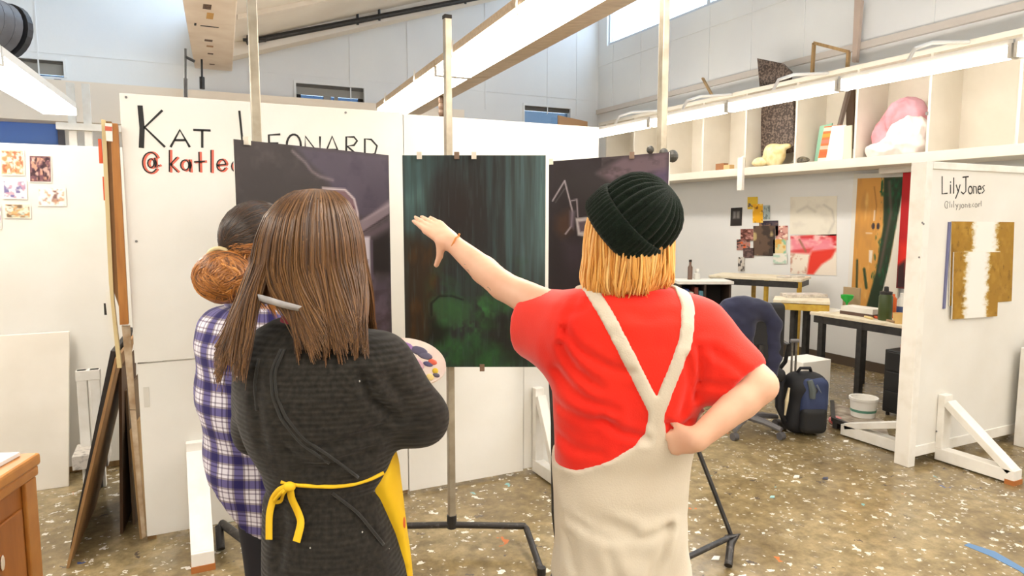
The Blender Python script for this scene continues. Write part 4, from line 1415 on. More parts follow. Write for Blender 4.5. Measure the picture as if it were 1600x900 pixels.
# pink cloth bundle: two soft heaps
pc = cub_at(1412, 200, 6.2)
th = thing('cloth_bundle', (6.2, pc[1], CZ0), 'pink cloth heaped over white wadding in a cubbyhole', 'bundle')
s = SDF((5.96, pc[1] - .45, CZ0 - .02), (6.46, pc[1] + .45, 2.85), .012)
s.ell((6.2, pc[1] - .02, 2.52), (.17, .2, .2), .05).ell((6.2, pc[1] + .15, 2.36), (.15, .14, .2), .06)
s.displace(lambda X, Y, Z: .022 * np.abs(wob(X, Y, Z, 4, 4.5)) + .012 * np.abs(wob(X, Y, Z, 14, 9)) - .012); s.cut(lambda X, Y, Z: CZ0 + .001 - Z + 0 * X + 0 * Y)
soft('pink_cloth', s, mat('pink_cloth', (222, 170, 184), .8, c2=(205, 110, 110), nscale=3), th)
s = SDF((5.92, pc[1] - .45, CZ0 - .02), (6.46, pc[1] + .45, 2.85), .012)
s.ell((6.13, pc[1] - .10, 2.33), (.15, .2, .22), .05).ell((6.12, pc[1] + .12, 2.24), (.13, .2, .1), .06)
s.displace(lambda X, Y, Z: .022 * np.abs(wob(X, Y, Z, 9, 5)) + .012 * np.abs(wob(X, Y, Z, 19, 10)) - .012); s.cut(lambda X, Y, Z: CZ0 + .001 - Z + 0 * X + 0 * Y)
soft('white_wadding', s, mat('white_wadding', (240, 228, 224), .85), th)

# ---------------------------------------------------------------- pictures on the right wall
WX = XR - .006


def wall_pic(name, label, quad, cv, cat='picture', t=.004, x=None, grp='pictures pinned on the right wall'):
    x = x or WX
    o = painted_sheet(name, cv, px(*quad[0], x), px(*quad[1], x), px(*quad[2], x), t)
    return tag(o, label, cat, grp)


c = Canvas(14, 20, 0, 14, 0, 20, (46, 42, 42)); c.poly([(3, 4), (11, 4), (11, 12), (3, 12)], (150, 146, 144), .8, 1); c.line([(7, 4), (7, 12)], (60, 56, 56), 1)
wall_pic('photo_print', 'small black and grey photo print alone on the right wall', ((1142, 325), (1160, 324), (1141, 353)), c)
coll = [((1168, 308, 1184, 327), (226, 190, 60), [((90, 80, 100), 4, .6)], 'yellow and grey clipping at the top of the wall collage'),
        ((1176, 319, 1192, 348), (236, 176, 40), [((246, 214, 120), 5, .55), ((140, 90, 30), 4, .68)], 'golden yellow face clipping in the wall collage'),
        ((1192, 321, 1203, 343), (170, 184, 184), [((120, 134, 136), 4, .5)], 'grey-green clipping right of the golden face'),
        ((1186, 345, 1216, 368), (86, 74, 84), [((50, 44, 60), 5, .5), ((140, 110, 90), 4, .6)], 'dusky violet clipping in the middle of the wall collage'),
        ((1177, 353, 1211, 399), (104, 84, 70), [((70, 58, 54), 5, .5), ((190, 170, 120), 6, .62)], 'largest brown and black clipping of the wall collage'),
        ((1157, 358, 1177, 376), (150, 100, 92), [((90, 52, 46), 4, .5), ((200, 150, 140), 4, .6)], 'dull red clipping at the left of the wall collage'),
        ((1151, 374, 1172, 391), (176, 130, 120), [((226, 100, 50), 5, .6), ((70, 60, 60), 4, .6)], 'clipping with an orange streak at the lower left of the collage'),
        ((1161, 388, 1178, 403), (84, 66, 66), [((120, 96, 92), 4, .5)], 'dark clipping at the collage foot'),
        ((1153, 402, 1163, 424), (210, 204, 196), [((80, 76, 74), 4, .55)], 'narrow grey strip hanging lowest in the wall collage'),
        ((1212, 353, 1231, 375), (214, 160, 150), [((150, 84, 80), 4, .5), ((240, 220, 205), 4, .6)], 'small pink and red clipping at the right of the collage'),
        ((1208, 374, 1228, 398), (232, 212, 160), [((150, 200, 170), 6, .55), ((220, 170, 90), 5, .6)], 'cream and mint clipping at the lower right of the collage'),
        ((1208, 396, 1230, 412), (236, 234, 224), [((190, 216, 200), 5, .55)], 'pale mint clipping under the cream one')]
for i, (b_, base, bl, lab) in enumerate(coll):
    c = Canvas(18, 22, 0, 18, 0, 22, base)
    for j, (cc, s_, th_) in enumerate(bl): c.mix(np.clip((c.noise(s_, s_, 300 + 11 * i + j, 2) - th_) * 8, 0, 1), cc)
    wall_pic('collage_clipping', lab, ((b_[0], b_[1]), (b_[2], b_[1] - .5), (b_[0], b_[3])), c, 'clipping', .002, WX - .003 * (i % 3), 'collage on the right wall')
c = Canvas(40, 36, 1235, 1307, 307, 366, (230, 225, 212))
c.line([(1247, 330), (1262, 322), (1275, 330)], (196, 190, 180), 3, .7, 2); c.line([(1288, 320), (1300, 328), (1304, 345), (1296, 362)], (180, 176, 168), 2, .7, 2); c.mix((c.noise(14, 14, 31) - .55) * 1.5, (206, 200, 190))
wall_pic('pencil_drawing', 'faint pencil drawing on cream paper above the pink painting', ((1235, 308), (1308, 306), (1234, 366)), c, 'drawing')
c = Canvas(40, 34, 1235, 1307, 367, 428, (238, 228, 214))
c.poly([(1235, 368), (1307, 367), (1307, 384), (1235, 372)], (206, 40, 44), 1, 1.5); c.poly([(1235, 371), (1300, 373), (1306, 392), (1240, 394), (1235, 390)], (236, 140, 156), .95, 3)
c.mix(np.clip((c.noise(14, 10, 41) - .55) * 5, 0, 1) * (c.Y < 392), (246, 196, 196)); c.poly([(1270, 392), (1307, 388), (1300, 402), (1285, 412), (1272, 428), (1262, 428), (1266, 400)], (226, 62, 48), 1, 2)
c.poly([(1235, 391), (1272, 386), (1266, 396), (1235, 394)], (214, 60, 62), .8, 2); c.mix(np.clip((c.noise(8, 8, 42) - .55) * 6, 0, 1) * (c.X < 1268) * (c.Y > 395), (200, 150, 130)); c.line([(1250, 374), (1260, 392)], (150, 110, 80), 3, .8, 1)
wall_pic('pink_painting', 'pink and red painting on paper pinned low on the right wall', ((1235, 368), (1307, 366), (1235, 428)), c, 'painting')
c = Canvas(50, 110, 1328, 1412, 278, 476, (206, 150, 76))
c.mix(np.clip((c.noise(12, 40, 51) - .5) * 3, 0, 1), (186, 136, 76)); c.mix(np.clip((c.noise(9, 30, 52) - .6) * 4, 0, 1), (222, 178, 104))
c.poly([(1376, 278), (1412, 278), (1412, 290), (1384, 476), (1358, 476), (1372, 420), (1380, 350)], (44, 58, 42), 1, 1.5)
c.mix(np.clip((c.noise(5, 12, 53) - .5) * 4, 0, 1) * (c.X > 1372 + (c.Y - 278) * -.06) * (c.Y < 440), (34, 84, 54)); c.line([(1386, 285), (1392, 330), (1378, 420)], (96, 80, 72), 5, .8, 2)
c.poly([(1412, 280), (1412, 476), (1380, 476), (1396, 400)], (228, 222, 210), 1, 1)
c.line([(1360, 292), (1366, 320), (1364, 342)], (150, 104, 58), 2, .8, 1); c.line([(1363, 328), (1363, 342)], (226, 214, 196), 2.5, .9, .8)
for u in (1362, 1371): c.ell(u, 351, 3, 5, (60, 52, 60), .95)
c.line([(1350, 362), (1360, 362)], (226, 210, 190), 2, .8, 1); c.poly([(1357, 388), (1364, 388), (1363, 408), (1358, 406)], (234, 226, 216), .9, 1)
c.line([(1336, 405), (1338, 450)], (46, 60, 40), 4, .9, 1); c.line([(1350, 418), (1356, 446)], (40, 66, 46), 5, .9, 1)
wall_pic('tall_painting', 'tall ochre painting with dark green branches leaning on the right wall', ((1340, 279), (1414, 276), (1329, 476)), c, 'painting', .02, XR - .05)
slab('white-edged panel framing the ochre painting on the right wall', 'panel', [(1334, 272), (1424, 268), (1400, 492), (1322, 492)], XR - .03, .012, M_white, 'backing_panel')
c = Canvas(16, 80, 1405, 1436, 270, 450, (176, 30, 34)); c.poly([(1405, 380), (1440, 372), (1440, 450), (1405, 450)], (220, 48, 34), .9, 8); c.poly([(1405, 415), (1416, 405), (1420, 450), (1405, 450)], (40, 36, 40), .9, 3)
c.ell(1432, 310, 3, 5, (60, 80, 160), .9); c.poly([(1428, 340), (1436, 330), (1436, 370), (1430, 372)], (60, 130, 60), .9, 2)
wall_pic('red_painting', 'deep red painting partly hidden by the right partition', ((1411, 270), (1445, 268), (1400, 450)), c, 'painting', .02, XR - .12)
MB_ = MB().poly([px(u, v, 6.3) for u, v in ((1372, 259), (1426, 254), (1424, 268), (1374, 272))], (.1, 0, 0)).build('paper_roll', mat('roll_white', (236, 230, 222), .6)); tag(MB_, 'flattened white paper roll tucked under the cubby shelf', 'paper')

# ---------------------------------------------------------------- tables
M_top = mat('worn_tabletop', (232, 222, 198), .5, c2=(206, 190, 158), nscale=12, lo=.5, hi=.8)
M_yel = mat('yellow_steel', (206, 172, 66), .5, c2=(190, 150, 50), nscale=20)


def table(label, name, c, z, legs, m_leg, m_rail, grp=None, leg=.035, rails=True, t=.028):
    """c: four corners (x, y) round; legs: list of (x, y) or None for the corners."""
    c = [np.array(q[:2], float) for q in c]
    ctr = sum(c) / 4
    th = thing(name, (*ctr, 0), label, 'table', grp)
    MB().hexa([(*q, z - t) for q in c] + [(*q, z) for q in c]).build('tabletop', M_top, th, bevel=.003)
    ins = [q + (ctr - q) * .06 for q in c]
    if rails:
        for i in range(4):
            a_, b_ = ins[i], ins[(i + 1) % 4]
            MB().beam((*a_, z - t - .035), (*b_, z - t - .035), .025, .06).build('apron_rail', m_rail, th)
    for q in (legs or ins):
        MB().beam((*q, 0), (*q, z - t), leg, leg).build('leg', m_leg, th)
    return th


TX = 5.28
table('cream-topped worktable with black legs behind the right partition', 'work_table', [(TX, 4.47), (TX, 3.0), (TX + .65, 3.0), (TX + .65, 4.47)], .725,
      [(TX + .03, 4.35), (TX + .03, 3.95), (TX + .03, 3.06), (TX + .60, 3.06), (TX + .60, 4.35)], M_black, M_black, leg=.05)
a, b = pz(1107, 430, .95)[:2], pz(1252, 437, .95)[:2]
e = (np.array(b) - np.array(a)); e /= np.linalg.norm(e); n_ = np.array([-e[1], e[0]])
if n_[0] < 0: n_ = -n_
a, b = np.array(a), np.array(b)
yt = table('tall drafting table with yellow steel legs against the right wall', 'drafting_table', [a, b, b + n_ * .5, a + n_ * .5], .95,
           [a + e * .03 + n_ * .03, a + e * .38 + n_ * .47, a + e * .63 + n_ * .03, b - e * .02 + n_ * .02], M_yel, M_black, 'drafting tables by the right wall')
p, q = np.array(pz(1208, 468, .82)[:2]), np.array(pz(1297, 472, .82)[:2])
e2 = (q - p) / np.linalg.norm(q - p); n2 = np.array([-e2[1], e2[0]]);
if n2[1] < 0: n2 = -n2
table('small paint-crusted table with one yellow-edged black leg between the drafting table and worktable', 'paint_table', [p, q, q + n2 * .34, p + n2 * .34], .82,
      [p + e2 * .19 + n2 * .06, p + e2 * .3 + n2 * .28], M_black, M_yel, 'drafting tables by the right wall', leg=.05)
th = thing('low_bookcase', (5.0, 6.4, 0), 'low dark bookcase with a white top beyond the red-shirted person', 'bookcase')
A_, B_ = np.array(pz(1062, 441, .92)[:2]), np.array(pz(1143, 441, .92)[:2])
ee = (B_ - A_) / np.linalg.norm(B_ - A_); nn = np.array([-ee[1], ee[0]])
hx = lambda s0, s1, d0_, d1_, z0, z1: MB().hexa([(*(A_ + ee * s + nn * d_), z) for z in (z0, z1) for s, d_ in ((s0, d0_), (s1, d0_), (s1, d1_), (s0, d1_))])
Lb = np.linalg.norm(B_ - A_)
hx(-.02, Lb + .02, -.02, .34, .9, .93).build('top', M_trimw, th)
for s in (0, Lb * .48, Lb - .02): hx(s, s + .02, 0, .32, 0, .9).build('side', mat('bookcase_dark', (58, 44, 36), .6), th)
for z in (.05, .32, .62): hx(0, Lb, 0, .32, z, z + .02).build('shelf', MATS['bookcase_dark'], th)
hx(0, Lb, .3, .32, 0, .9).build('back', M_dark, th)
for i, (s, w, h, cc, lab) in enumerate(((.06, .05, .2, (60, 80, 150), 'blue'), (.12, .04, .17, (220, 216, 206), 'white'), (.17, .04, .22, (120, 60, 50), 'maroon'), (.22, .05, .18, (90, 150, 170), 'teal'))):
    o = hx(s, s + w, .04, .26, .64, .64 + h).build('book', mat('book_%d' % i, cc, .6)); tag(o, '%s book on the top shelf of the low dark bookcase' % lab, 'book', 'books in the low bookcase')
# bottles on it
for i, (u, v, h, r, cc, lab) in enumerate(((1082, 438, .19, .026, (110, 84, 70), 'brown bottle with a dark cap standing on the low bookcase'), (1093, 438, .09, .035, (216, 214, 206), 'squat white jar beside the brown bottle on the low bookcase'))):
    p = np.array([*(pz(u, v, .93)[:2]), .93]) + np.array([.05, .1, 0])
    t_ = thing('bottle' if i == 0 else 'jar', p, lab, 'bottle' if i == 0 else 'jar')
    MB().lathe([(r, 0), (r, h * .7), (r * .5, h * .82), (r * .5, h)], p, 14).build('body', mat('b_%d' % i, cc, .3), t_, smooth='auto')
    MB().lathe([(r * .6, h), (r * .6, h + .025)], p, 12).build('cap', M_dark if i == 0 else M_trimw, t_)
# things on the worktable
TZ = .725


def on_t(u, x, z=TZ): r_ = ray(u, 400); y = r_[1] * x / r_[0]; return np.array([x, y, z])


p = on_t(1388, 5.42)
t_ = thing('water_bottle', p, 'dark green water bottle standing on the worktable', 'bottle')
MB().lathe([(.052, 0), (.055, .01), (.055, .2), (.045, .225)], p, 18).build('body', mat('olive_bottle', (62, 76, 36), .35), t_, smooth='auto')
MB().lathe([(.05, .222), (.05, .245), (.02, .25), (.018, .285), (.012, .29)], p, 16).build('cap', M_black, t_, smooth='auto')
p = on_t(1400, 5.6)
o = MB().lathe([(.028, 0), (.028, .17), (.012, .19), (.012, .21)], p, 12).build('orange_tube', mat('orange_tube', (226, 104, 40), .4), smooth='auto'); tag(o, 'orange paint tube standing behind the green water bottle', 'tube')
p = on_t(1415, 5.55)
t_ = thing('white_bottle', p, 'white bottle with a blue and black label at the right end of the worktable', 'bottle')
MB().lathe([(.045, 0), (.045, .17), (.025, .2), (.025, .23)], p, 14).build('body', M_trimw, t_, smooth='auto')
MB().lathe([(.046, .06), (.046, .12)], p, 14, cap=False).build('label_band', mat('blue_label', (70, 84, 130), .5), t_)
p = on_t(1411, 5.36)
o = MB().lathe([(.045, 0), (.05, .085), (.046, .085), (.042, .01)], p, 14).build('cream_cup', mat('cream_cup', (228, 190, 120), .5), smooth='auto'); tag(o, 'small cream cup in front of the white bottle on the worktable', 'cup')
p = on_t(1352, 5.5)
t_ = thing('paint_box', p, 'flat white box with orange and dark edges lying on the worktable', 'box')
MB().box(p[0] - .08, p[0] + .08, p[1] - .16, p[1] + .16, TZ + .03, TZ + .075).build('lid', M_trimw, t_)
MB().box(p[0] - .085, p[0] + .085, p[1] - .165, p[1] + .165, TZ, TZ + .03).build('tray', mat('box_edge', (90, 66, 54), .6), t_)
p = on_t(1327, 5.72)
t_ = thing('green_funnel', p, 'bright green plastic funnel standing on the worktable', 'funnel')
MB().lathe([(.008, 0), (.01, .06), (.055, .11), (.058, .14), (.052, .14), (.006, .06)], p, 16).build('cone', mat('green_plastic', (30, 170, 60), .35), t_, smooth='auto')
MB().lathe([(.03, 0), (.03, .006)], p, 14).build('foot', MATS['green_plastic'], t_)
p = on_t(1333, 5.85)
o = MB().box(p[0], p[0] + .02, p[1] - .09, p[1] + .09, TZ, TZ + .2).build('cardboard_box', mat('dull_card', (170, 146, 112), .7)); tag(o, 'dull brown card standing behind the green funnel', 'card')
p = on_t(1285, 5.5)
o = MB().box(p[0] - .15, p[0] + .15, p[1] - .2, p[1] + .12, TZ, TZ + .006).build('paper_sheet', MATS['paper_white']); tag(o, 'white sheet of paper on the far left corner of the worktable', 'paper')
for i, (u, x, cc, nm) in enumerate(((1372, 5.44, (206, 84, 44), 'red-orange'), (1362, 5.36, (226, 200, 140), 'yellow'), (1398, 5.34, (150, 120, 90), 'brown'))):
    p = on_t(u, x); o = MB().tube([p + np.array([-.02, -.05, .012]), p + np.array([.02, .05, .012])], [.012, .009], 8).build('paint_tube', mat('pt_%d' % i, cc, .4)); tag(o, '%s paint tube lying on the worktable near the green bottle' % nm, 'tube', 'paint tubes on the worktable')
# heap on the paint table and sheets on the drafting table
P0 = p_ = pz(1250, 464, .82); o = MB().poly([(P0[0] - .18, P0[1], .821), (P0[0] + .2, P0[1] - .16, .821), (P0[0] + .24, P0[1] + .02, .821), (P0[0] - .1, P0[1] + .16, .821)], (0, 0, .03)).build('paper_pile', mat('pile', (228, 220, 208), .7, c2=(190, 180, 170), nscale=30)); tag(o, 'messy pile of stained papers on the small paint table', 'paper')
for i, (u, v) in enumerate(((1222, 434), (1243, 433))):
    q = pz(u, v, .953); o = MB().box(q[0] - .02, q[0] + .1, q[1] - .04, q[1] + .06, .951, .966).build('sketch_pad', mat('pad_%d' % i, (214, 208, 198), .7)); tag(o, ('left' if i == 0 else 'right') + ' of two pale pads lying on the drafting table', 'pad', 'pads on the drafting table')

# ---------------------------------------------------------------- office chair with a navy jacket
CH = np.array([*pz(1165, 672, 0)[:2], 0])
ch = thing('office_chair', CH, 'black office chair on a grey star base with a navy jacket over its back', 'chair')
L = lambda r, f, z: CH + _rt * r + _hd * f + np.array([0, 0, z])
for k in range(5):
    an = R(20 + 72 * k)
    e_ = L(.29 * math.cos(an), .29 * math.sin(an), .075)
    MB().tube([L(0, 0, .11), L(.15 * math.cos(an), .15 * math.sin(an), .10), e_], [.03, .026, .018], 8).build('base_arm', mat('chair_grey', (110, 108, 110), .4), ch, smooth='auto')
    w_ = MB().lathe([(.028, -.02), (.028, .02)], e_ + np.array([0, 0, -.047]), 14, 'X').build('castor', mat('castor_grey', (84, 82, 84), .5), ch)
MB().lathe([(.03, .1), (.03, .25), (.018, .26), (.018, .42)], CH, 14).build('gas_column', M_black, ch, smooth='auto')
s = SDF(L(0, 0, .4) - .4, L(0, 0, .4) + np.array([.4, .4, .2]), .015); s.rbox(L(0, .02, .46), (.22, .22, .05), .04, rot=np.stack([_rt, _hd, [0, 0, 1]], 1))
soft('seat', s, mat('chair_black', (28, 27, 29), .7), ch)
s = SDF(L(-.05, -.25, .75) - .45, L(-.05, -.25, .75) + .45, .014); s.rbox(L(-.02, -.2, .78), (.20, .035, .22), .035, rot=np.stack([_rt, _hd, [0, 0, 1]], 1))
soft('backrest', s, MATS['chair_black'], ch)
MB().tube([L(0, -.05, .42), L(0, -.24, .48), L(0, -.24, .7)], .02, 8).build('back_bar', M_black, ch)
for sg in (-1, 1):
    MB().tube([L(.25 * sg, .05, .45), L(.29 * sg, .03, .52), L(.29 * sg, -.02, .66), L(.27 * sg, .12, .67)], .016, 8).build('armrest', M_black, ch, smooth='auto')
JD = dep_ = float(CH @ _hd) - .2
jc = lambda u, v, dd=0: at(u, v, JD + dd)
s = SDF(jc(1165, 540) - np.array([.4, .4, .42]), jc(1165, 540) + np.array([.4, .4, .42]), .011)
s.chain([jc(1118, 500), jc(1140, 482), jc(1165, 478), jc(1195, 488), jc(1210, 505)], [.06, .075, .08, .075, .05], .04)
s.cone(jc(1135, 500), jc(1128, 560), .085, .07, .04).cone(jc(1160, 495), jc(1155, 560), .09, .075, .04)
s.cone(jc(1205, 505), jc(1208, 560), .055, .055, .03).cone(jc(1208, 560), jc(1200, 612), .055, .05, .02).cone(jc(1120, 545), jc(1122, 600), .06, .05, .03)
s.cone(jc(1175, 490, .12), jc(1185, 600, .12), .06, .06, .03)
s.displace(lambda X, Y, Z: .011 * wob(X, Y, Z * .45, 5, 6) + .005 * wob(X, Y, Z, 6, 12))
jk = tag(soft('navy_jacket', s, mat('navy_cloth', (33, 36, 66), .8, c2=(26, 28, 54), nscale=8, sheen=.2)), 'navy blue jacket draped over the back of the office chair', 'jacket')

# ---------------------------------------------------------------- backpack
BP = np.array([*pz(1264, 684, 0)[:2], 0]); BP = BP + _hd * .1
bk = thing('backpack', BP, 'blue and black wheeled backpack standing on the floor by the worktable', 'backpack')
L = lambda r, f, z: BP + _rt * r + _hd * f + np.array([0, 0, z])
RB = np.stack([_rt, _hd, [0, 0, 1]], 1)
s = SDF(L(0, 0, .25) - np.array([.3, .3, .27]), L(0, 0, .25) + np.array([.3, .3, .3]), .009)
s.rbox(L(0, .03, .23), (.15, .1, .225), .09, 0, RB).ell(L(.01, -.02, .36), (.13, .1, .1), .06, RB)
s.displace(lambda X, Y, Z: .004 * wob(X, Y, Z, 3, 6))
soft('main_bag', s, mat('bag_black', (24, 25, 30), .7), bk)
s = SDF(L(0, 0, .25) - np.array([.3, .3, .27]), L(0, 0, .25) + np.array([.3, .3, .3]), .008)
s.rbox(L(.035, -.06, .27), (.1, .06, .17), .05, 0, RB); s.displace(lambda X, Y, Z: .003 * wob(X, Y, Z, 8, 8))
soft('front_pocket', s, mat('bag_blue', (52, 66, 104), .7, c2=(42, 54, 90), nscale=9), bk)
s = SDF(L(0, 0, .15) - np.array([.3, .3, .17]), L(0, 0, .2) + np.array([.3, .3, .2]), .008)
s.rbox(L(.03, -.075, .13), (.095, .06, .1), .045, 0, RB)
soft('lower_pocket', s, mat('bag_black2', (22, 23, 26), .65), bk)
MB().tube([L(-.02, -.115, .43), L(.0, -.125, .36), L(.0, -.128, .3)], [.02, .026, .02], 8).build('buckle_strap', mat('bag_grey', (84, 92, 92), .6), bk, smooth='auto')
MB().tube([L(.03, -.12, .4), L(.09, -.11, .3), L(.1, -.1, .2)], .006, 6).build('zip', mat('zip_grey', (110, 118, 130), .4), bk)
for dr in (-.075, -.045):
    MB().tube([L(dr, .08, .4), L(dr, .08, .68)], .008, 8).build('handle_rod', M_steel, bk)
MB().tube([L(-.09, .08, .685), L(-.03, .08, .685)], .014, 8).build('pull_handle', M_grey, bk)
MB().tube([L(-.06, .02, .45), L(-.05, -.02, .5), L(.02, -.02, .5), L(.05, .02, .45)], .012, 8).build('top_loop', MATS['bag_black'], bk, smooth='auto')
MB().tube([L(-.13, .06, .42), L(-.2, -.02, .38), L(-.21, -.05, .22), L(-.15, -.02, .1), L(-.12, .03, .06)], [.02, .03, .028, .02, .015], 8).build('shoulder_strap', MATS['bag_black'], bk, smooth='auto')
MB().tube([L(-.14, -.05, .36), L(-.165, -.08, .27), L(-.17, -.07, .16)], [.008, .014, .006], 6).build('cream_tag', mat('cream_tag', (214, 200, 164), .6), bk)
for dr in (-.1, .1): MB().lathe([(.03, -.015), (.03, .015)], L(dr, .1, .03), 12, 'X').build('wheel', M_black, bk)
# white box behind it
o = MB().box(4.62, 4.95, 3.95, 4.2, 0, .4).build('white_box', mat('box_white', (238, 234, 226), .6), bevel=.004); tag(o, 'white box on the floor half hidden by the wheeled backpack', 'box')
# black drawer unit, bucket, floor platform
q0, q1 = pz(1374, 646, 0), pz(1412, 650, 0)
du = thing('drawer_unit', (q0[0] + .2, q0[1] - .1, 0), 'black steel drawer unit standing under the worktable', 'drawers')
xa, ya = q0[0], q0[1] - .02
MB().box(xa, xa + .38, ya - .40, ya, .03, .54).build('body', mat('black_enamel', (26, 26, 28), .35), du, bevel=.006)
for z in (.06, .22, .38): 
    o = MB().box(xa - .012, xa, ya - .38, ya - .02, z, z + .145).build('drawer', MATS['black_enamel'], du, bevel=.003)
    MB().box(xa - .024, xa - .012, ya - .25, ya - .15, z + .1, z + .115).build('handle', M_steel, o)
for (dx, dy) in ((.03, -.03), (.35, -.03), (.03, -.37), (.35, -.37)): MB().lathe([(.015, 0), (.015, .03)], (xa + dx, ya + dy, 0), 8).build('foot', M_black, du)
o = MB().box(xa + .1, xa + .25, ya - .2, ya - .06, .54, .58).build('orange_tray', mat('orange_tray', (216, 96, 44), .5)); tag(o, 'orange tray on top of the black drawer unit', 'tray')
o = MB().lathe([(.03, .581), (.03, .65)], (xa + .16, ya - .12, 0), 12).build('red_tin', mat('red_tin', (204, 40, 34), .4)); tag(o, 'small red tin standing in the orange tray', 'tin')
p = np.array([*pz(1352, 655, 0)[:2], 0])
pf = thing('low_platform', (*p[:2], 0), 'low black-edged platform on the floor beside the wheeled backpack', 'platform')
pa, pb = np.array(pz(1302, 655, .06)), np.array(pz(1392, 690, .06)); 
vv = np.array([.42, .35, 0])
MB().hexa([pa + np.array([0, 0, -.02]), pb + np.array([0, 0, -.02]), pb + vv + np.array([0, 0, -.02]), pa + vv + np.array([0, 0, -.02]), pa, pb, pb + vv, pa + vv]).build('deck', mat('worn_deck', (176, 164, 146), .6, c2=(120, 106, 92), nscale=14), pf)
MB().beam(pa, pb, .03, .03).beam(pa, pa + vv, .03, .03).build('edging', M_black, pf)
for f in (.08, .92):
    q = pa + (pb - pa) * f; MB().box(q[0] - .015, q[0] + .03, q[1] - .01, q[1] + .03, 0, .045).build('foot', M_black, pf); q = q + vv * .9; MB().box(q[0] - .015, q[0] + .03, q[1] - .01, q[1] + .03, 0, .045).build('foot', M_black, pf)
p = np.array([*pz(1350, 658, .062)[:2], .062]) + np.array([.12, .1, 0])
bu = thing('paint_bucket', p, 'squat white paint bucket standing on the low platform', 'bucket')
MB().lathe([(.085, 0), (.098, .13), (.105, .13), (.105, .15), (.095, .15), (.08, .01)], p, 20).build('tub', M_trimw, bu, smooth='auto')
MB().lathe([(.092, .04), (.0935, .06)], p, 20, cap=False).build('label_band', mat('green_band', (90, 140, 120), .5), bu)
q = pz(1306, 664, 0); o = MB().ell((q[0], q[1], .035), (.05, .06, .035), 12, 8).build('red_cloth', mat('red_cloth', (196, 60, 60), .8, c2=(230, 200, 195), nscale=25)); tag(o, 'crumpled red and white rag on the floor beside the backpack', 'rag')
# plinth at the right edge
z1 = float(py(1594, 548, 2.42)[2])
pl = thing('white_plinth', (5.3, 2.45, 0), 'white cabinet with an overhanging round top cut by the right edge', 'plinth')
xx = float(py(1589, 600, 2.66)[0])
MB().box(xx + .012, xx + .55, 2.24, 2.66, .0, z1 - .06).build('body', M_trimw, pl, bevel=.004)
MB().lathe([(.2, -.06), (.215, -.05), (.215, -.04), (.2, -.03)], (xx + .30, 2.44, z1), 28).build('dark_rim', M_dark, pl)
MB().lathe([(.212, -.032), (.222, -.02), (.222, -.005), (.215, 0)], (xx + .30, 2.44, z1), 28).build('round_top', M_trimw, pl, smooth='auto')
# painter's tape on the floor
ta = [pz(u, v, .0008) for u, v in ((1506, 852), (1514, 849), (1555, 862), (1600, 888), (1660, 920), (1655, 935), (1592, 892), (1545, 868))]
o = MB().poly(ta, (0, 0, .0012)).build('blue_tape', mat('blue_tape', (92, 128, 168), .6)); tag(o, "strip of blue painter's tape stuck to the floor at the lower right", 'tape')
# paper scraps on the floor
for i, (u, v, w, c_) in enumerate(((1119, 873, .03, (236, 232, 224)), (1207, 777, .022, (150, 190, 190)), (1290, 748, .03, (60, 62, 80)), (1245, 745, .03, (228, 222, 210)), (1322, 690, .03, (236, 230, 220)))):
    q = pz(u, v, .001); o = MB().poly([q + np.array([-w, 0, 0]), q + np.array([0, -w * .6, 0]), q + np.array([w, .2 * w, 0]), q + np.array([.2 * w, w * .7, 0])], (0, 0, .004)).build('floor_scrap', mat('scrap_%d' % i, c_, .7))
    tag(o, ('white paper scrap on the floor right of the cream trousers', 'teal paint chip on the open floor', 'dark chip on the floor before the backpack', 'cream chip on the floor near the chair castors', 'white chip beside the backpack on the floor')[i], 'scrap', 'scraps on the floor')

# ---------------------------------------------------------------- overhead bits
M_duct = mat('duct_grey', (112, 110, 112), .5, metal=.1, c2=(96, 94, 96), nscale=6)
du = thing('round_duct', (-1.7, 6.2, 2.7), 'round dark grey ventilation duct at the upper left corner', 'duct')
ca = np.array(py(14, 50, 7.2)); dx = np.array([-.62, -.78, .12])
P_ = [ca + dx * t for t in (0, .06, .061, .5, 1.2, 2.4)]
MB().tube(P_[2:],  .215, 24).build('pipe', M_duct, du, smooth='auto')
MB().tube([ca + dx * -.02, ca + dx * .03], .23, 24).build('collar', mat('duct_dark', (58, 57, 60), .5), du)
for k in range(12): MB().tube([ca + dx * (.12 + .09 * k), ca + dx * (.135 + .09 * k)], .2175, 24).build('seam', M_duct, du)
cy = thing('ceiling_conduit', (2.5, 9.15, 4.2), 'black conduit running up under the sloping ceiling', 'conduit')
A_, B_ = py(385, 66, 9.18), py(800, -14, 9.18)
MB().tube([A_, (np.array(A_) + B_) / 2, B_], .035, 10).build('pipe', M_black, cy)
for f in (.38, .46, .8):
    q = np.array(A_) + (np.array(B_) - A_) * f; MB().tube([q + np.array([0, 0, -.05]), q + np.array([0, 0, .22])], .018, 8).build('hanger', M_black, cy)
A2, B2 = py(412, 28, 9.1), py(590, -4, 9.1); MB().tube([A2, B2], .012, 8).build('thin_pipe', mat('thin_brown', (96, 84, 74), .6), cy)
q0, q1 = py(391, -10, 9.0), py(388, 63, 9.0); MB().tube([q0, q1], .022, 8).build('drop', M_black, cy); MB().tube([q1 + np.array([-.06, 0, 0]), q1 + np.array([.2, 0, .02])], .02, 8).build('elbow', M_black, cy)
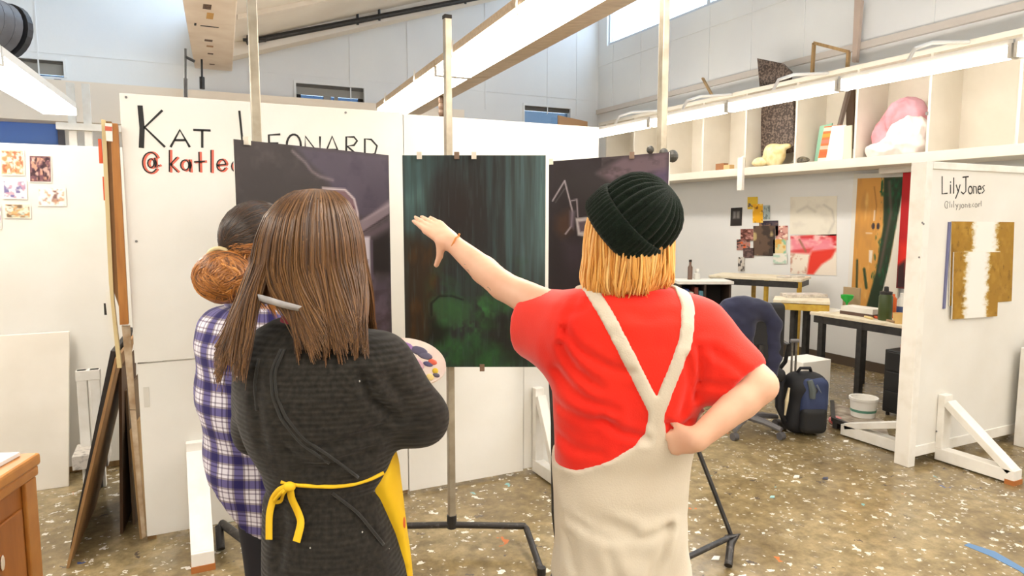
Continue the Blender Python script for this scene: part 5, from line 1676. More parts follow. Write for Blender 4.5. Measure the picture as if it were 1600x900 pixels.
for i, (u, v0, v1, lab) in enumerate(((290, 76, 151, 'black pipe clamp rising over the lettered partition, the taller of two'), (316, 112, 139, 'short black rod just right of the taller pipe clamp'))):
    a_, b_ = (at(u, v0, 3.42), at(u, v1 + 5, 3.42)) if i == 0 else (py(u, 111, YB - .6) * np.array([1, 1, 0]) + np.array([0, 0, 3.522]), py(u, v1, YB - .6))
    rd = thing('pipe_clamp', b_, lab, 'clamp', 'clamps above the lettered partition')
    MB().tube([b_, a_], .006 if i == 0 else .012, 8).build('rod', M_black, rd)
    MB().tube([b_, b_ + (a_ - b_) * (.42 if i == 0 else .4)], .010 if i == 0 else .03, 8).build('sleeve', M_black, rd)
    if i == 0: MB().beam(b_ + _rt * -.07, b_ + _rt * .06, .02, .010).build('jaw', M_grey, rd); MB().tube([a_ + np.array([0, 0, -.04]), a_ + _rt * .04 + np.array([0, 0, -.06])], .007, 8).build('screw_handle', M_black, rd)
hb = at(690, 165, 7.0)
hk = thing('lamp_hanger', hb, 'dark brown chain hanging below the middle lamp row', 'hanger')
for k in range(3): MB().ell(hb + np.array([0, 0, -.07 + .06 * k]), (.035, .03, .05), 8, 6).build('link', M_brown, hk)

# ================================================================== people (own frame: x right, y away from the viewer, z up)
M_skin = mat('skin', (222, 180, 152), .5, c2=(214, 164, 136), nscale=9, spec=.4)
M_skin2 = mat('skin_b', (222, 176, 146), .5, c2=(208, 156, 126), nscale=9, spec=.4)
M_eye = mat('eye_white', (236, 232, 226), .3)
M_iris = mat('iris', (60, 50, 44), .3)
M_lip = mat('lips', (190, 110, 100), .5)
M_sole = mat('shoe_dark', (40, 38, 40), .6)


def nrm(v): v = np.array(v, float); return v / np.linalg.norm(v)


class Person:
    def __init__(self, label, u, d):
        self.d = d
        self.base = np.array([u_at(u, d), d, 0.0])
        self.t = thing('person', w_of(self.base), label, 'person', rz=-YAW)

    def c(self, u, v, d=None): return cf(u, v, self.d if d is None else d) - self.base

    def rows(self, tab, fc=0.0, d=None):
        """(v, left u, right u, half depth[, forward offset]) -> loft rows."""
        out = []
        for r in tab:
            a, b = self.c(r[1], r[0], d), self.c(r[2], r[0], d)
            out.append(((a[2] + b[2]) / 2, (a[0] + b[0]) / 2, fc + (r[4] if len(r) > 4 else 0), (b[0] - a[0]) / 2, r[3]))
        return out

    def put(self, name, s, m, it=2, uv=None, parent=None):
        V, Fq = s.mesh(); V = relax(V, Fq, it)
        return np_mesh(name, V, Fq, m, parent or self.t, True, uv(V) if uv else None, frame=self.t)

    def mb(self, mbo, name, m, parent=None, smooth=True):
        """An MB given in the person's own frame."""
        return np_mesh_poly(name, mbo, m, parent or self.t, smooth)


def np_mesh_poly(name, mbo, m, parent, smooth):
    me = bpy.data.meshes.new(name); me.from_pydata(mbo.v, [], mbo.f)
    bm = bmesh.new(); bm.from_mesh(me); bmesh.ops.remove_doubles(bm, verts=bm.verts, dist=1e-6); bmesh.ops.recalc_face_normals(bm, faces=bm.faces); bm.to_mesh(me); bm.free()
    if smooth: me.polygons.foreach_set('use_smooth', [True] * len(me.polygons))
    o = link_mesh(name, me, m, parent); WM[o.name] = WM[parent.name].copy()
    return o


def head(s, c, g, up=(0, 0, 1)):
    """Skull, face, nose, brow, chin, lips, ears into the field; g = where the face looks. Returns the head's axes."""
    g, up = nrm(g), nrm(up)
    sd = nrm(np.cross(g, up)); up = np.cross(sd, g)
    Rm = np.stack([sd, g, up], 1)
    P = lambda a, b, z: np.array(c) + sd * a + g * b + up * z
    s.ell(P(0, -.012, .02), (.075, .094, .096), .03, Rm)
    s.ell(P(0, .03, -.045), (.058, .062, .075), .03, Rm)
    s.ell(P(0, .068, -.098), (.024, .022, .02), .02, Rm)
    s.cone(P(0, .086, .0), P(0, .108, -.035), .009, .015, .012)
    for e in (-1, 1):
        s.cone(P(.012 * e, .088, .016), P(.048 * e, .074, .014), .009, .007, .012)
        s.ell(P(.031 * e, .098, -.004), (.017, .014, .011), .01, Rm, sub=True)
        s.ell(P(.045 * e, .07, -.03), (.02, .02, .018), .02, Rm)
        s.ell(P(.076 * e, -.004, -.01), (.009, .022, .032), .008, Rm)
    s.cone(P(-.02, .088, -.066), P(.02, .088, -.066), .008, .008, .006)
    return P, Rm


def face_bits(pr, P):
    for e in (-1, 1):
        o = pr.mb(MB().ell(P(.031 * e, .080, -.003), (.0125, .0125, .0115), 12, 8), 'eye', M_eye)
        pr.mb(MB().ell(P(.031 * e, .0905, -.003), (.0055, .004, .0055), 10, 6), 'iris', M_iris, o)
    pr.mb(MB().tube([P(-.022, .092, -.066), P(-.01, .098, -.063), P(0, .099, -.065), P(.01, .098, -.063), P(.022, .092, -.066)], [.002, .006, .006, .006, .002], 8), 'lips', M_lip)


def hand(s, w, dr, across, thumb, curl=(10, 12, 10), curl_to=None, spread=0.0, k=.008, size=1.0):
    """Palm, four unequal fingers with two bends and a thumb from the palm's side. across points from thumb side to little finger."""
    dr = nrm(dr); ac = np.array(across, float); ac = nrm(ac - dr * (ac @ dr))
    nn = np.cross(dr, ac) if curl_to is None else nrm(np.array(curl_to) - dr * (np.array(curl_to) @ dr))
    w = np.array(w, float)
    s.cone(w, w + dr * .03 * size, .024, .026, .015, flat=(nn, .72))
    for i in range(4):
        o = ac * (i - 1.5) * .0185 * size
        s.cone(w + dr * .02 + o * .7, w + dr * .088 * size + o, .0145, .0115, .012, flat=(nn, .85))
    Ls = (.070, .079, .073, .056)
    tips = []
    for i in range(4):
        o = ac * (i - 1.5) * .0185 * size
        b = w + dr * (.086 - .004 * abs(i - 1)) * size + o
        d = nrm(dr + ac * spread * (i - 1.5))
        r = .0088
        for j, fr in enumerate((.44, .31, .25)):
            a = R(curl[j]); d = nrm(d * math.cos(a) + nn * math.sin(a))
            e = b + d * Ls[i] * fr * size
            s.cone(b, e, r, r - .0009, .005 if j == 0 else .002); b = e; r -= .0009
        tips.append(b)
    th = nrm(thumb)
    b = w + dr * .022 * size - ac * .024 * size
    m_ = b + nrm(th + dr * .25) * .042 * size
    e = m_ + nrm(th * .8 + dr * .45) * .032 * size
    s.cone(b, m_, .0145, .0105, .012); s.cone(m_, e, .0102, .0082, .003)
    return tips


def legs(pr, hips, knees, ankles, rad, m, name, hem=.09, toe=(0, 1), z_top=.9, shoe=None):
    """Trousers as one mesh, shoes as two."""
    allp = np.array(hips + knees + ankles)
    s = SDF(allp.min(0) - .2, allp.max(0) + np.array([.2, .2, .12]), .013)
    for h, k, a in zip(hips, knees, ankles): s.chain([h, k, a], rad, .03)
    s.ell((np.array(hips[0]) + hips[1]) / 2 + np.array([0, 0, .02]), (.13, .10, .11), .05)
    s.displace(lambda X, Y, Z: .004 * wob(X, Y, Z * .6, 31, 5))
    s.cut(lambda X, Y, Z: hem - Z + 0 * X + 0 * Y)
    o = pr.put(name, s, m, 1)
    for a in ankles:
        f = nrm((toe[0], toe[1], 0))
        a0 = np.array([a[0], a[1], 0])
        s = SDF(a0 - .22, a0 + np.array([.22, .22, .2]), .009)
        s.cone(a0 + np.array([0, 0, .14]), a0 + np.array([0, 0, .05]) - f * .02, .042, .045, .02).cone(a0 - f * .04 + np.array([0, 0, .04]), a0 + f * .14 + np.array([0, 0, .032]), .04, .036, .03)
        s.cut(lambda X, Y, Z: .002 - Z + 0 * X + 0 * Y)
        pr.put('shoe', s, shoe or M_sole, 1)
    return o


def envelope_hair(pr, name, rows, m, n, seed, rad=.003, th=(0, 360), fc=0.0, ends=None, bend=.006, k=14, parent=None, clump=26, top_fan=True, d=None, jit=.02):
    """Strands that follow a stack of ellipses (photograph rows) from the top down; ends(xn, side) may move the lower part."""
    r = np.random.default_rng(seed)
    tab = pr.rows(rows, fc, d)
    tab = np.array(tab)                      # z, cx, cy, rx, ry from top to bottom
    nrow = len(tab)
    cl = r.integers(0, clump, n)
    base = np.radians(np.linspace(th[0], th[1], clump, endpoint=False) + (th[1] - th[0]) / clump * .5)
    ang = base[cl] + r.normal(0, np.radians((th[1] - th[0]) / clump * .42), n)
    t = np.linspace(0, 1, k)
    s = t * (nrow - 1)
    Lr = r.uniform(.88, 1.0, n)
    P = np.zeros((n, k, 3))
    lift = 1 + r.normal(0, jit, n) + .03 * np.sin(cl * 2.4)
    ph = r.uniform(0, 6.28, n); cph = np.sin(cl * 1.7) * 3
    for j in range(k):
        sj = s[j] * Lr
        val = [np.interp(sj, np.arange(nrow), tab[:, i]) for i in range(5)]
        wv = bend * np.sin(5 * t[j] + cph + .4 * ph) * t[j]
        P[:, j, 0] = val[1] + val[3] * np.cos(ang) * lift + wv
        P[:, j, 1] = val[2] + val[4] * np.sin(ang) * lift + wv * .5
        P[:, j, 2] = val[0]
    if ends is not None:
        P = ends(P, np.cos(ang), np.sin(ang), t, r)
    rr = rad * r.uniform(.6, 1.25, n)[:, None] * np.interp(t, [0, .1, .8, 1], [.6, 1, .95, .35])[None, :]
    return strand_bundle(name, P, rr, m, parent or pr.t, 4, 1.0)


# ------------------------------------------------------------------ A: red T-shirt, cream dungarees, green beanie, arm pointing
A = Person('person in red T-shirt, cream dungarees and green beanie, pointing at the middle painting', 968, 1.66)
Ac = A.c
S_l, E_l, W_l = Ac(893, 500, 1.68), Ac(786, 447, 1.90), Ac(706, 379, 2.02)
S_r, E_r_, W_r = Ac(1096, 512, 1.67), Ac(1188, 602, 1.55), Ac(1088, 687, 1.49)
hc = Ac(978, 362, 1.66)
lo = np.array([-.62, -.35, .0]); hi = np.array([.50, .62, 1.78])
wl, wr_ = W_l, W_r
s = SDF(lo, hi, .0115, fx=[(wl[0] - .17, wl[0] + .02, .0045), (wr_[0] - .15, wr_[0] + .02, .006)], fy=[(wl[1] - .05, wl[1] + .15, .0048)], fz=[(wl[2] - .09, wl[2] + .12, .0045), (hc[2] - .13, hc[2] - .0, .008)])
s.loft([(z, 0, .0, rx, ry) for z, rx, ry in ((.80, .12, .085), (.95, .13, .09), (1.08, .115, .085), (1.22, .125, .085), (1.34, .12, .07), (1.40, .07, .05))], .02)
g_a = (-.72, .69, -.05)
Pa, Ra = head(s, hc, g_a, (.12, -.05, 1))
s.cone(Ac(985, 470, 1.66), Ac(983, 405, 1.66), .055, .052, .03)
s.cone((-.06, 0, 1.35), S_l, .05, .05, .02).cone((.10, 0, 1.35), S_r, .05, .05, .02)
s.cone(S_l, E_l, .054, .040, .02).cone(E_l, E_l + (W_l - E_l) * .35, .041, .040, .01).cone(E_l + (W_l - E_l) * .35, W_l, .040, .026, .01)
s.cone(S_r, E_r_, .054, .041, .02).cone(E_r_, E_r_ + (W_r - E_r_) * .3, .040, .040, .012).cone(E_r_ + (W_r - E_r_) * .3, W_r, .040, .027, .01)
tip = Ac(653, 336, 2.10)
hand(s, W_l, tip - W_l, (.35, .70, .50), (.10, -.05, -1), (3, 5, 6), curl_to=(.2, .5, -.6), spread=-.02)
hand(s, W_r, Ac(1046, 694, 1.53) - W_r, (.05, .1, -1), (-.3, .8, .4), (75, 80, 60), curl_to=(-.1, 1, 0), size=.72)
for h_, a_ in ((-.08, -.10), (.085, .10)):
    s.cone((h_ * .9, .01, .84), (a_ * .85, .04, .48), .052, .045, .03).cone((a_ * .85, .04, .48), (a_ * .9, .02, .09), .045, .034, .02)
A.put('body', s, M_skin, 2)
face_bits(A, Pa)
A.mb(MB().tube([Ac(717, 366, 1.995) + np.array([0, 0, -.006]), Ac(712, 372, 1.98), Ac(706, 384, 1.985), Ac(702, 392, 2.0), Ac(704, 388, 2.03), Ac(712, 374, 2.035), Ac(718, 366, 2.02), Ac(717, 366, 1.995)], .0028, 8), 'bracelet', mat('amber_bracelet', (206, 130, 60), .4))
# small line tattoos on the forearm
M_tat = mat('tattoo_ink', (150, 128, 116), .6)
dl = nrm(W_l - E_l)
for f, l_, off in ((.55, .022, .0), (.62, .016, .008), (.50, .018, -.008), (.22, .02, .006), (.1, .016, -.004)):
    q = E_l + (W_l - E_l) * f; n2_ = nrm(np.cross(dl, (0, 0, 1))); n2_ = n2_ if n2_[1] < 0 else -n2_
    rr_ = np.interp(f, [0, .35, 1], [.041, .040, .026])
    nd = nrm(n2_ + np.array([0, 0, -.35])); b_ = q + nd * (rr_ - .0005) + np.array([0, 0, off])
    A.mb(MB().tube([b_ - dl * l_ / 2, b_ + nd * .0006 + np.array([0, 0, .004]), b_ + dl * l_ / 2], .0013, 6), 'tattoo', M_tat)
# T-shirt
TA = A.rows([(449, 925, 1052, .062), (458, 898, 1072, .075), (472, 878, 1092, .095), (497, 863, 1108, .118), (530, 861, 1110, .13), (570, 863, 1103, .134), (610, 864, 1094, .134), (650, 864, 1086, .134), (700, 866, 1074, .132), (745, 868, 1068, .132), (785, 870, 1066, .134)])
ts = SDF((-.40, -.34, .82), (.42, .42, 1.52), .0085)
ts.loft(TA, 0, 2.4)
SL1 = Ac(846, 500, 1.80)
ts.cone(Ac(905, 512, 1.67), SL1, .092, .083, .04)
ts.cone(Ac(880, 545, 1.68), Ac(838, 525, 1.79), .07, .062, .05)
SR1 = Ac(1150, 584, 1.59)
ts.cone(Ac(1088, 522, 1.66), SR1, .088, .074, .05)
ts.cone(Ac(1085, 565, 1.66), Ac(1130, 590, 1.60), .065, .055, .05)


def creases(X, Y, Z, c, d, lst, ylim=-.02):
    """Grooves (positive) and ridges (negative) pressed into the back of a garment along given lines."""
    f = 0
    for pts, amp, wd in lst:
        q = [c(u, v, d) for u, v in pts]
        m = 1.0
        dd = None
        for a, b in zip(q[:-1], q[1:]):
            dx, dz = b[0] - a[0], b[2] - a[2]
            t = np.clip(((X - a[0]) * dx + (Z - a[2]) * dz) / (dx * dx + dz * dz), 0, 1)
            e = np.sqrt((X - a[0] - t * dx) ** 2 + (Z - a[2] - t * dz) ** 2)
            dd = e if dd is None else np.minimum(dd, e)
        f = f + amp * (np.exp(-(dd / wd) ** 2) - .45 * np.exp(-((dd - 2.1 * wd) / (1.2 * wd)) ** 2))
    return f * np.clip((ylim - Y) / .04, 0, 1)


CR_T = [([(884, 520), (905, 548), (950, 572), (985, 580)], .008, .009), ([(880, 545), (900, 580), (935, 605)], .009, .010), ([(872, 585), (900, 618), (960, 640)], .007, .010),
        ([(868, 640), (905, 655), (960, 660)], .006, .011), ([(938, 650), (965, 672), (1008, 682)], .009, .009), ([(868, 690), (900, 705), (940, 706)], .006, .010),
        ([(1092, 545), (1096, 580), (1090, 625)], .010, .009), ([(1075, 560), (1078, 600), (1066, 650)], .007, .009), ([(1108, 545), (1140, 565), (1168, 590)], .007, .010),
        ([(1098, 600), (1130, 602), (1160, 590)], .006, .008), ([(905, 470), (888, 500), (880, 540)], .006, .007), ([(930, 470), (915, 485), (900, 492)], .005, .007),
        ([(985, 490), (1010, 500), (1050, 492)], .003, .010), ([(1040, 660), (1060, 672), (1080, 660)], .008, .008), ([(960, 520), (1000, 545), (1040, 540)], .0025, .012)]
CR_P = [([(890, 760), (905, 790), (940, 815), (985, 825)], .009, .012), ([(985, 768), (1020, 762), (1062, 758)], .010, .010), ([(880, 745), (930, 755), (1000, 742)], .005, .010), ([(900, 820), (950, 838), (1010, 836), (1050, 826)], .006, .011),
        ([(1045, 830), (1035, 870), (1018, 905)], .014, .012), ([(1000, 720), (1020, 735), (1060, 735)], .006, .009), ([(890, 850), (900, 900)], .005, .012), ([(950, 860), (965, 905)], .005, .012)]


def folds_a(X, Y, Z):
    u, v, w = X, Y, Z
    back = np.clip((.05 - v) / .1, 0, 1)
    low = np.clip((1.30 - w) / .2, 0, 1)
    f = .0085 * np.sin(52 * (w + .55 * (u - .03) ** 2 - .3 * u) + 2.2 * np.sin(7 * u)) * low * back
    f = f + .0075 * np.sin(60 * (w * .8 + .7 * u) + 1.5 * np.sin(9 * u)) * np.clip((-.06 - u) / .1, 0, 1) * np.clip((1.42 - w) / .1, 0, 1)
    f = f + .0065 * np.sin(64 * (w * .7 - .75 * u)) * np.clip((u - .10) / .08, 0, 1)
    return f * .35 * np.clip((-v - .02) / .07, 0, 1) + .0018 * wob(u, v, w, 77, 5.5) + creases(u, v, w, Ac, 1.545, CR_T)


ts.displace(folds_a)
# open sleeve ends and neck
da = nrm(SL1 - Ac(905, 512, 1.67))
db = nrm(SR1 - Ac(1088, 522, 1.66))
ts.cut(lambda X, Y, Z: np.where((X < -.17), (X - SL1[0]) * da[0] + (Y - SL1[1]) * da[1] + (Z - SL1[2]) * da[2] - .028, -1.0))
ts.cut(lambda X, Y, Z: np.where((X > .17), (X - SR1[0]) * db[0] + (Y - SR1[1]) * db[1] + (Z - SR1[2]) * db[2] - .03, -1.0))
ts.cone(SL1 - da * .0, SL1 + da * .08, .060, .066, .006, sub=True)
ts.cone(SR1 - db * .0, SR1 + db * .08, .052, .058, .006, sub=True)
base_a = ts.copy(0)
M_red_t = mat('red_jersey', (228, 42, 22), .8, c2=(220, 32, 15), nscale=6, bump=.12, bscale=300, sheen=.25, spec=.2)
A.put('t_shirt', ts, M_red_t, 1)
# collar and sleeve hems
cz = Ac(985, 452, 1.66)
cr = [np.array([cz[0] + .086 * math.cos(R(a)), .005 + .066 * math.sin(R(a)), cz[2] + .008 + .012 * math.sin(R(a)) * -1]) for a in range(0, 361, 20)]
A.mb(MB().tube(cr, .0085, 8), 'collar', M_red_t)


def ring(ctr, ax, r, n=20, sq=1.0):
    ax = nrm(ax); a1 = nrm(np.cross(ax, (0, 0, 1))); a2 = np.cross(a1, ax)
    return [ctr + a1 * r * math.cos(2 * math.pi * i / n) + a2 * r * sq * math.sin(2 * math.pi * i / n) for i in range(n + 1)]


# dungarees: trousers, the curved back panel and the Y of straps, all lying on the shirt
ov = SDF((-.40, -.34, .06), (.42, .42, 1.52), .0085, fx=[(-.14, .24, .0055)], fz=[(.95, 1.50, .0055)])
pant = A.rows([(728, 869, 1064, .130), (745, 867, 1067, .136), (775, 865, 1070, .142), (815, 866, 1071, .148), (850, 868, 1070, .15), (890, 872, 1066, .148)])
ov.loft(pant, 0, 2.3)
lt, rtm = Ac(921, 900, 1.66), Ac(1020, 900, 1.66)
ov.cone(lt, (lt[0] - .01, .02, .45), .088, .085, .06).cone((lt[0] - .01, .02, .45), (lt[0] - .015, .0, .07), .085, .082, .02)
ov.cone(rtm, (rtm[0] + .015, .06, .45), .088, .085, .06).cone((rtm[0] + .015, .06, .45), (rtm[0] + .02, .03, .07), .085, .082, .02)


def pfold(X, Y, Z):
    f = .0080 * np.sin(46 * (Z + .35 * X) + 3 * np.sin(8 * X)) * np.clip((.98 - Z) / .1, 0, 1) * np.clip((Z - .62) / .15, 0, 1)
    f = f + .006 * np.exp(-((Z - .925 - .05 * X) / .012) ** 2) * np.clip((X + .02) / .05, 0, 1)
    f = f + .012 * np.exp(-(((X - .085) - (Z - .72) * .5) / .016) ** 2) * np.clip((.84 - Z) / .1, 0, 1) * (Y < 0)
    return f * .3 * np.clip((-Y - .03) / .07, 0, 1) + .0018 * wob(X, Y, Z, 55, 4) + creases(X, Y, Z, Ac, 1.53, CR_P)


ov.displace(pfold)
panel_edge = [(-.5, 742), (-.17, 742), (860, 742), (905, 736), (950, 716), (985, 694), (1004, 677), (1009, 655), (1013, 638), (1033, 638), (1037, 655), (1040, 675), (1052, 694), (1066, 700), (1080, 690), (1100, 655), (1200, 640)]
pe = np.array([[Ac(u, v, 1.545)[0], Ac(u, v, 1.545)[2]] for u, v in panel_edge if u > 1])
X, Y, Z = ov.grid()
ez = np.interp(X, pe[:, 0], pe[:, 1])
bib = np.where(np.abs(X - .02) < .12, 1.27, 1.02)
front = np.clip((Y + .0) / .05, 0, 1)
edge = ez * (1 - front) + bib * front
region = np.maximum(Z - edge, .80 - Z)
def seg2(X, Z, a, b, w):
    dx, dz = b[0] - a[0], b[1] - a[1]
    t = np.clip(((X - a[0]) * dx + (Z - a[1]) * dz) / (dx * dx + dz * dz), 0, 1)
    return np.sqrt((X - a[0] - t * dx) ** 2 + (Z - a[1] - t * dz) ** 2) - w / 2
b2 = lambda u, v: (lambda q: (q[0], q[2]))(Ac(u, v, 1.545))
strapd = np.full((X.shape[0], 1, Z.shape[2]), 1.0)
for a, b in (((927, 455), (950, 495)), ((950, 495), (1023, 642)), ((1078, 440), (1081, 480)), ((1081, 480), (1072, 530)), ((1072, 530), (1025, 642))):
    strapd = np.minimum(strapd, seg2(X, Z, b2(*a), b2(*b), .034))
strapd = np.minimum(strapd, seg2(X, Z, b2(1023, 640), b2(1024, 690), .036))
strap_back = np.where(Y < .02, strapd, 1.0)
fs = np.minimum(seg2(X, Z, (-.09, 1.5), (-.08, 1.24), .034), seg2(X, Z, (.11, 1.5), (.10, 1.24), .034))
strap_front = np.where(Y > -.0, fs, 1.0)
reg = np.minimum(np.minimum(region, strap_back), strap_front)
base_d = base_a.d
# the shirt's grid is the upper part of this one: re-sample its field here
bo_ = SDF.__new__(SDF); bo_.ax = ov.ax; bo_.d = np.full(ov.d.shape, .25, np.float32)
bo_.loft(TA, 0, 2.4); bo_.cone(Ac(905, 512, 1.67), SL1, .092, .083, .04); bo_.cone(Ac(880, 545, 1.68), Ac(838, 525, 1.79), .07, .062, .05); bo_.cone(Ac(1088, 522, 1.66), SR1, .088, .074, .05); bo_.cone(Ac(1085, 565, 1.66), Ac(1130, 590, 1.60), .065, .055, .05); bo_.displace(folds_a)
over = np.maximum(bo_.d - .0065, reg.astype(np.float32))
ov.d = np.minimum(ov.d, over)
M_cream_t = mat('cream_twill', (208, 198, 180), .8, c2=(200, 188, 168), nscale=5, bump=.15, bscale=260, sheen=.15, spec=.2)
A.put('dungarees', ov, M_cream_t, 2)
for x_, y_ in ((lt[0] - .015, 0), (rtm[0] + .02, .03)):
    a0 = np.array([x_, y_, 0]); s = SDF(a0 - .2, a0 + .24, .009)
    s.cone(a0 + np.array([0, -.04, .045]), a0 + np.array([0, .14, .035]), .042, .038, .02).cone(a0 + np.array([0, -.01, .12]), a0 + np.array([0, -.01, .05]), .04, .045, .02); s.cut(lambda X, Y, Z: .002 - Z + 0 * X + 0 * Y)
    A.put('shoe', s, M_sole, 1)
# hair under the beanie
M_blond = strand_mat('blond_strands', [(206, 138, 58), (236, 176, 92), (246, 200, 122), (216, 150, 70), (250, 214, 146)], .4)
rowsA = [(318, 934, 1030, .075), (345, 922, 1042, .088), (375, 918, 1046, .094), (405, 917, 1045, .096), (430, 916, 1043, .092), (446, 919, 1040, .084), (457, 926, 1034, .074)]
hs = SDF((-.16, -.14, 1.38), (.16, .16, 1.66), .009); hs.loft([(z, x, y, rx * .93, ry * .93) for z, x, y, rx, ry in A.rows(rowsA)], 0, 2.1)
hs.cut(lambda X, Y, Z: (X * g_a[0] + Y * g_a[1]) - .045 + 0 * Z)
hair_a = A.put('hair', hs, mat('blond_base', (190, 124, 54), .5, c2=(226, 164, 84), nscale=30, stretch=(3, 3, .3)), 1)
def ends_a(P, xn, yn, t, r):
    up = .022 * np.clip(xn + .1, 0, 1) - .006 * np.clip(-xn - .2, 0, 1) + r.normal(0, .006, len(xn))
    P[:, :, 2] += up[:, None] * t[None, :] ** 2
    P[:, :, 0] += (.012 * np.sin(9 * xn) * 1.0)[:, None] * t[None, :] ** 3
    return P


envelope_hair(A, 'strands', rowsA, M_blond, 1500, 5, .0023, (165, 395), bend=.008, ends=ends_a, parent=hair_a, clump=60, jit=.03)
# beanie: ribbed dome and turned-up cuff
ha = nrm((.68, -.36, .66)); hq = Ac(967, 365, 1.655)
h1_ = nrm(np.cross(ha, (0, 0, 1))); h2_ = np.cross(ha, h1_)
M_knit = mat('green_knit', (15, 24, 17), .95, c2=(21, 32, 23), nscale=60, bump=.5, bscale=420, sheen=.08, spec=.1)


def dome(prof, nth, rib, nrib, tw=0.0):
    mb = MB(); vs, fs = [], []
    m_ = len(prof)
    for i, (r_, h_) in enumerate(prof):
        for k in range(nth):
            a = 2 * math.pi * k / nth
            rr = r_ + rib * min(1, r_ / .05) * (abs(math.cos(nrib * a / 2 + tw * h_)) - .6)
            rr *= .93; vs.append(hq + ha * h_ * .93 + h1_ * rr * math.cos(a) + h2_ * rr * 1.04 * math.sin(a))
    for i in range(m_ - 1):
        for k in range(nth): fs.append((i * nth + k, i * nth + (k + 1) % nth, (i + 1) * nth + (k + 1) % nth, (i + 1) * nth + k))
    fs.append(tuple((m_ - 1) * nth + k for k in range(nth)))
    return mb.add(vs, fs)


pd = [(.100 if t < 2 else 0, 0) for t in ()]
pd = [(.101, -.01), (.104, .02), (.1055, .05), (.104, .08), (.099, .105), (.090, .128), (.076, .147), (.058, .161), (.038, .170), (.018, .174), (.004, .175)]
bean = A.mb(dome(pd, 216, .0085, 27), 'beanie', M_knit)
A.mb(dome([(.100, .0), (.108, -.012), (.1145, -.004), (.1165, .02), (.1165, .048), (.1135, .062), (.108, .066), (.102, .06)], 216, .004, 60), 'cuff', M_knit, bean)

# ------------------------------------------------------------------ C: plaid shirt, hair in a bun
Cp = Person('person in a blue and white plaid shirt with auburn hair in a bun', 400, 1.95)
Cc_ = Cp.c
hcc = Cc_(402, 380, 1.95)
s = SDF((-.32, -.3, 0), (.36, .45, 1.72), .0125, fx=[(-.02, .12, .006)], fy=[(.22, .42, .006)], fz=[(1.0, 1.14, .006), (hcc[2] - .13, hcc[2], .008)])
s.loft([(z, .0, .0, rx, ry) for z, rx, ry in ((.8, .12, .09), (.95, .12, .09), (1.08, .11, .08), (1.25, .12, .08), (1.32, .11, .07), (1.37, .08, .05))], .02)
Pc, Rc = head(s, hcc, (.35, .93, -.08))
s.cone(Cc_(398, 480, 1.95), Cc_(400, 420, 1.95), .052, .05, .03)
Sc, Ec, Wc = Cc_(342, 515, 1.95), Cc_(338, 632, 1.97), Cc_(402, 640, 2.19)
Sc2, Ec2, Wc2 = Cc_(455, 515, 1.95), Cc_(470, 632, 1.98), Cc_(440, 630, 2.2)
for a, b, c_ in ((Sc, Ec, Wc), (Sc2, Ec2, Wc2)): s.cone(a, b, .05, .038, .03).cone(b, c_, .038, .026, .01)
hand(s, Wc, (.7, .65, .1), (.1, .2, -1), (-.2, .6, .7), (15, 25, 20))
hand(s, Wc2, (-.75, .6, .1), (.1, .2, -1), (.2, .6, .7), (15, 25, 20))
Cp.put('body', s, M_skin2, 2); face_bits(Cp, Pc)
pls = SDF((-.30, -.26, .58), (.34, .36, 1.46), .009)
rc = [(474, 360, 432, .06), (484, 338, 452, .08), (500, 320, 466, .1), (535, 310, 478, .118), (590, 312, 482, .122), (640, 316, 482, .124), (690, 322, 482, .126), (740, 331, 484, .13), (790, 343, 486, .135), (830, 356, 486, .136), (850, 364, 484, .136)]
pls.loft(Cp.rows(rc), 0, 2.3)
pls.cone(Cc_(345, 512), Ec, .062, .054, .03).cone(Ec, Wc, .054, .04, .02).cone(Cc_(452, 512), Ec2, .062, .054, .03).cone(Ec2, Wc2, .054, .04, .02)
pls.displace(lambda X, Y, Z: .004 * np.sin(40 * (X * .9 + Y * .4) + 4 * np.sin(5 * Z)) * np.clip((1.2 - Z) / .3, 0, 1) + .004 * wob(X, Y, Z * .6, 19, 5) + .0045 * np.sin(36 * (Z + .5 * X)) * np.clip((1.35 - Z) / .2, 0, 1))
hz = [Cc_(u, v, 1.83) for u, v in ((330, 770), (350, 795), (375, 828), (415, 846), (470, 842), (500, 800))]
pls.cut(lambda X, Y, Z: np.interp(X, [q[0] for q in hz], [q[2] for q in hz]) - Z + 0 * Y)


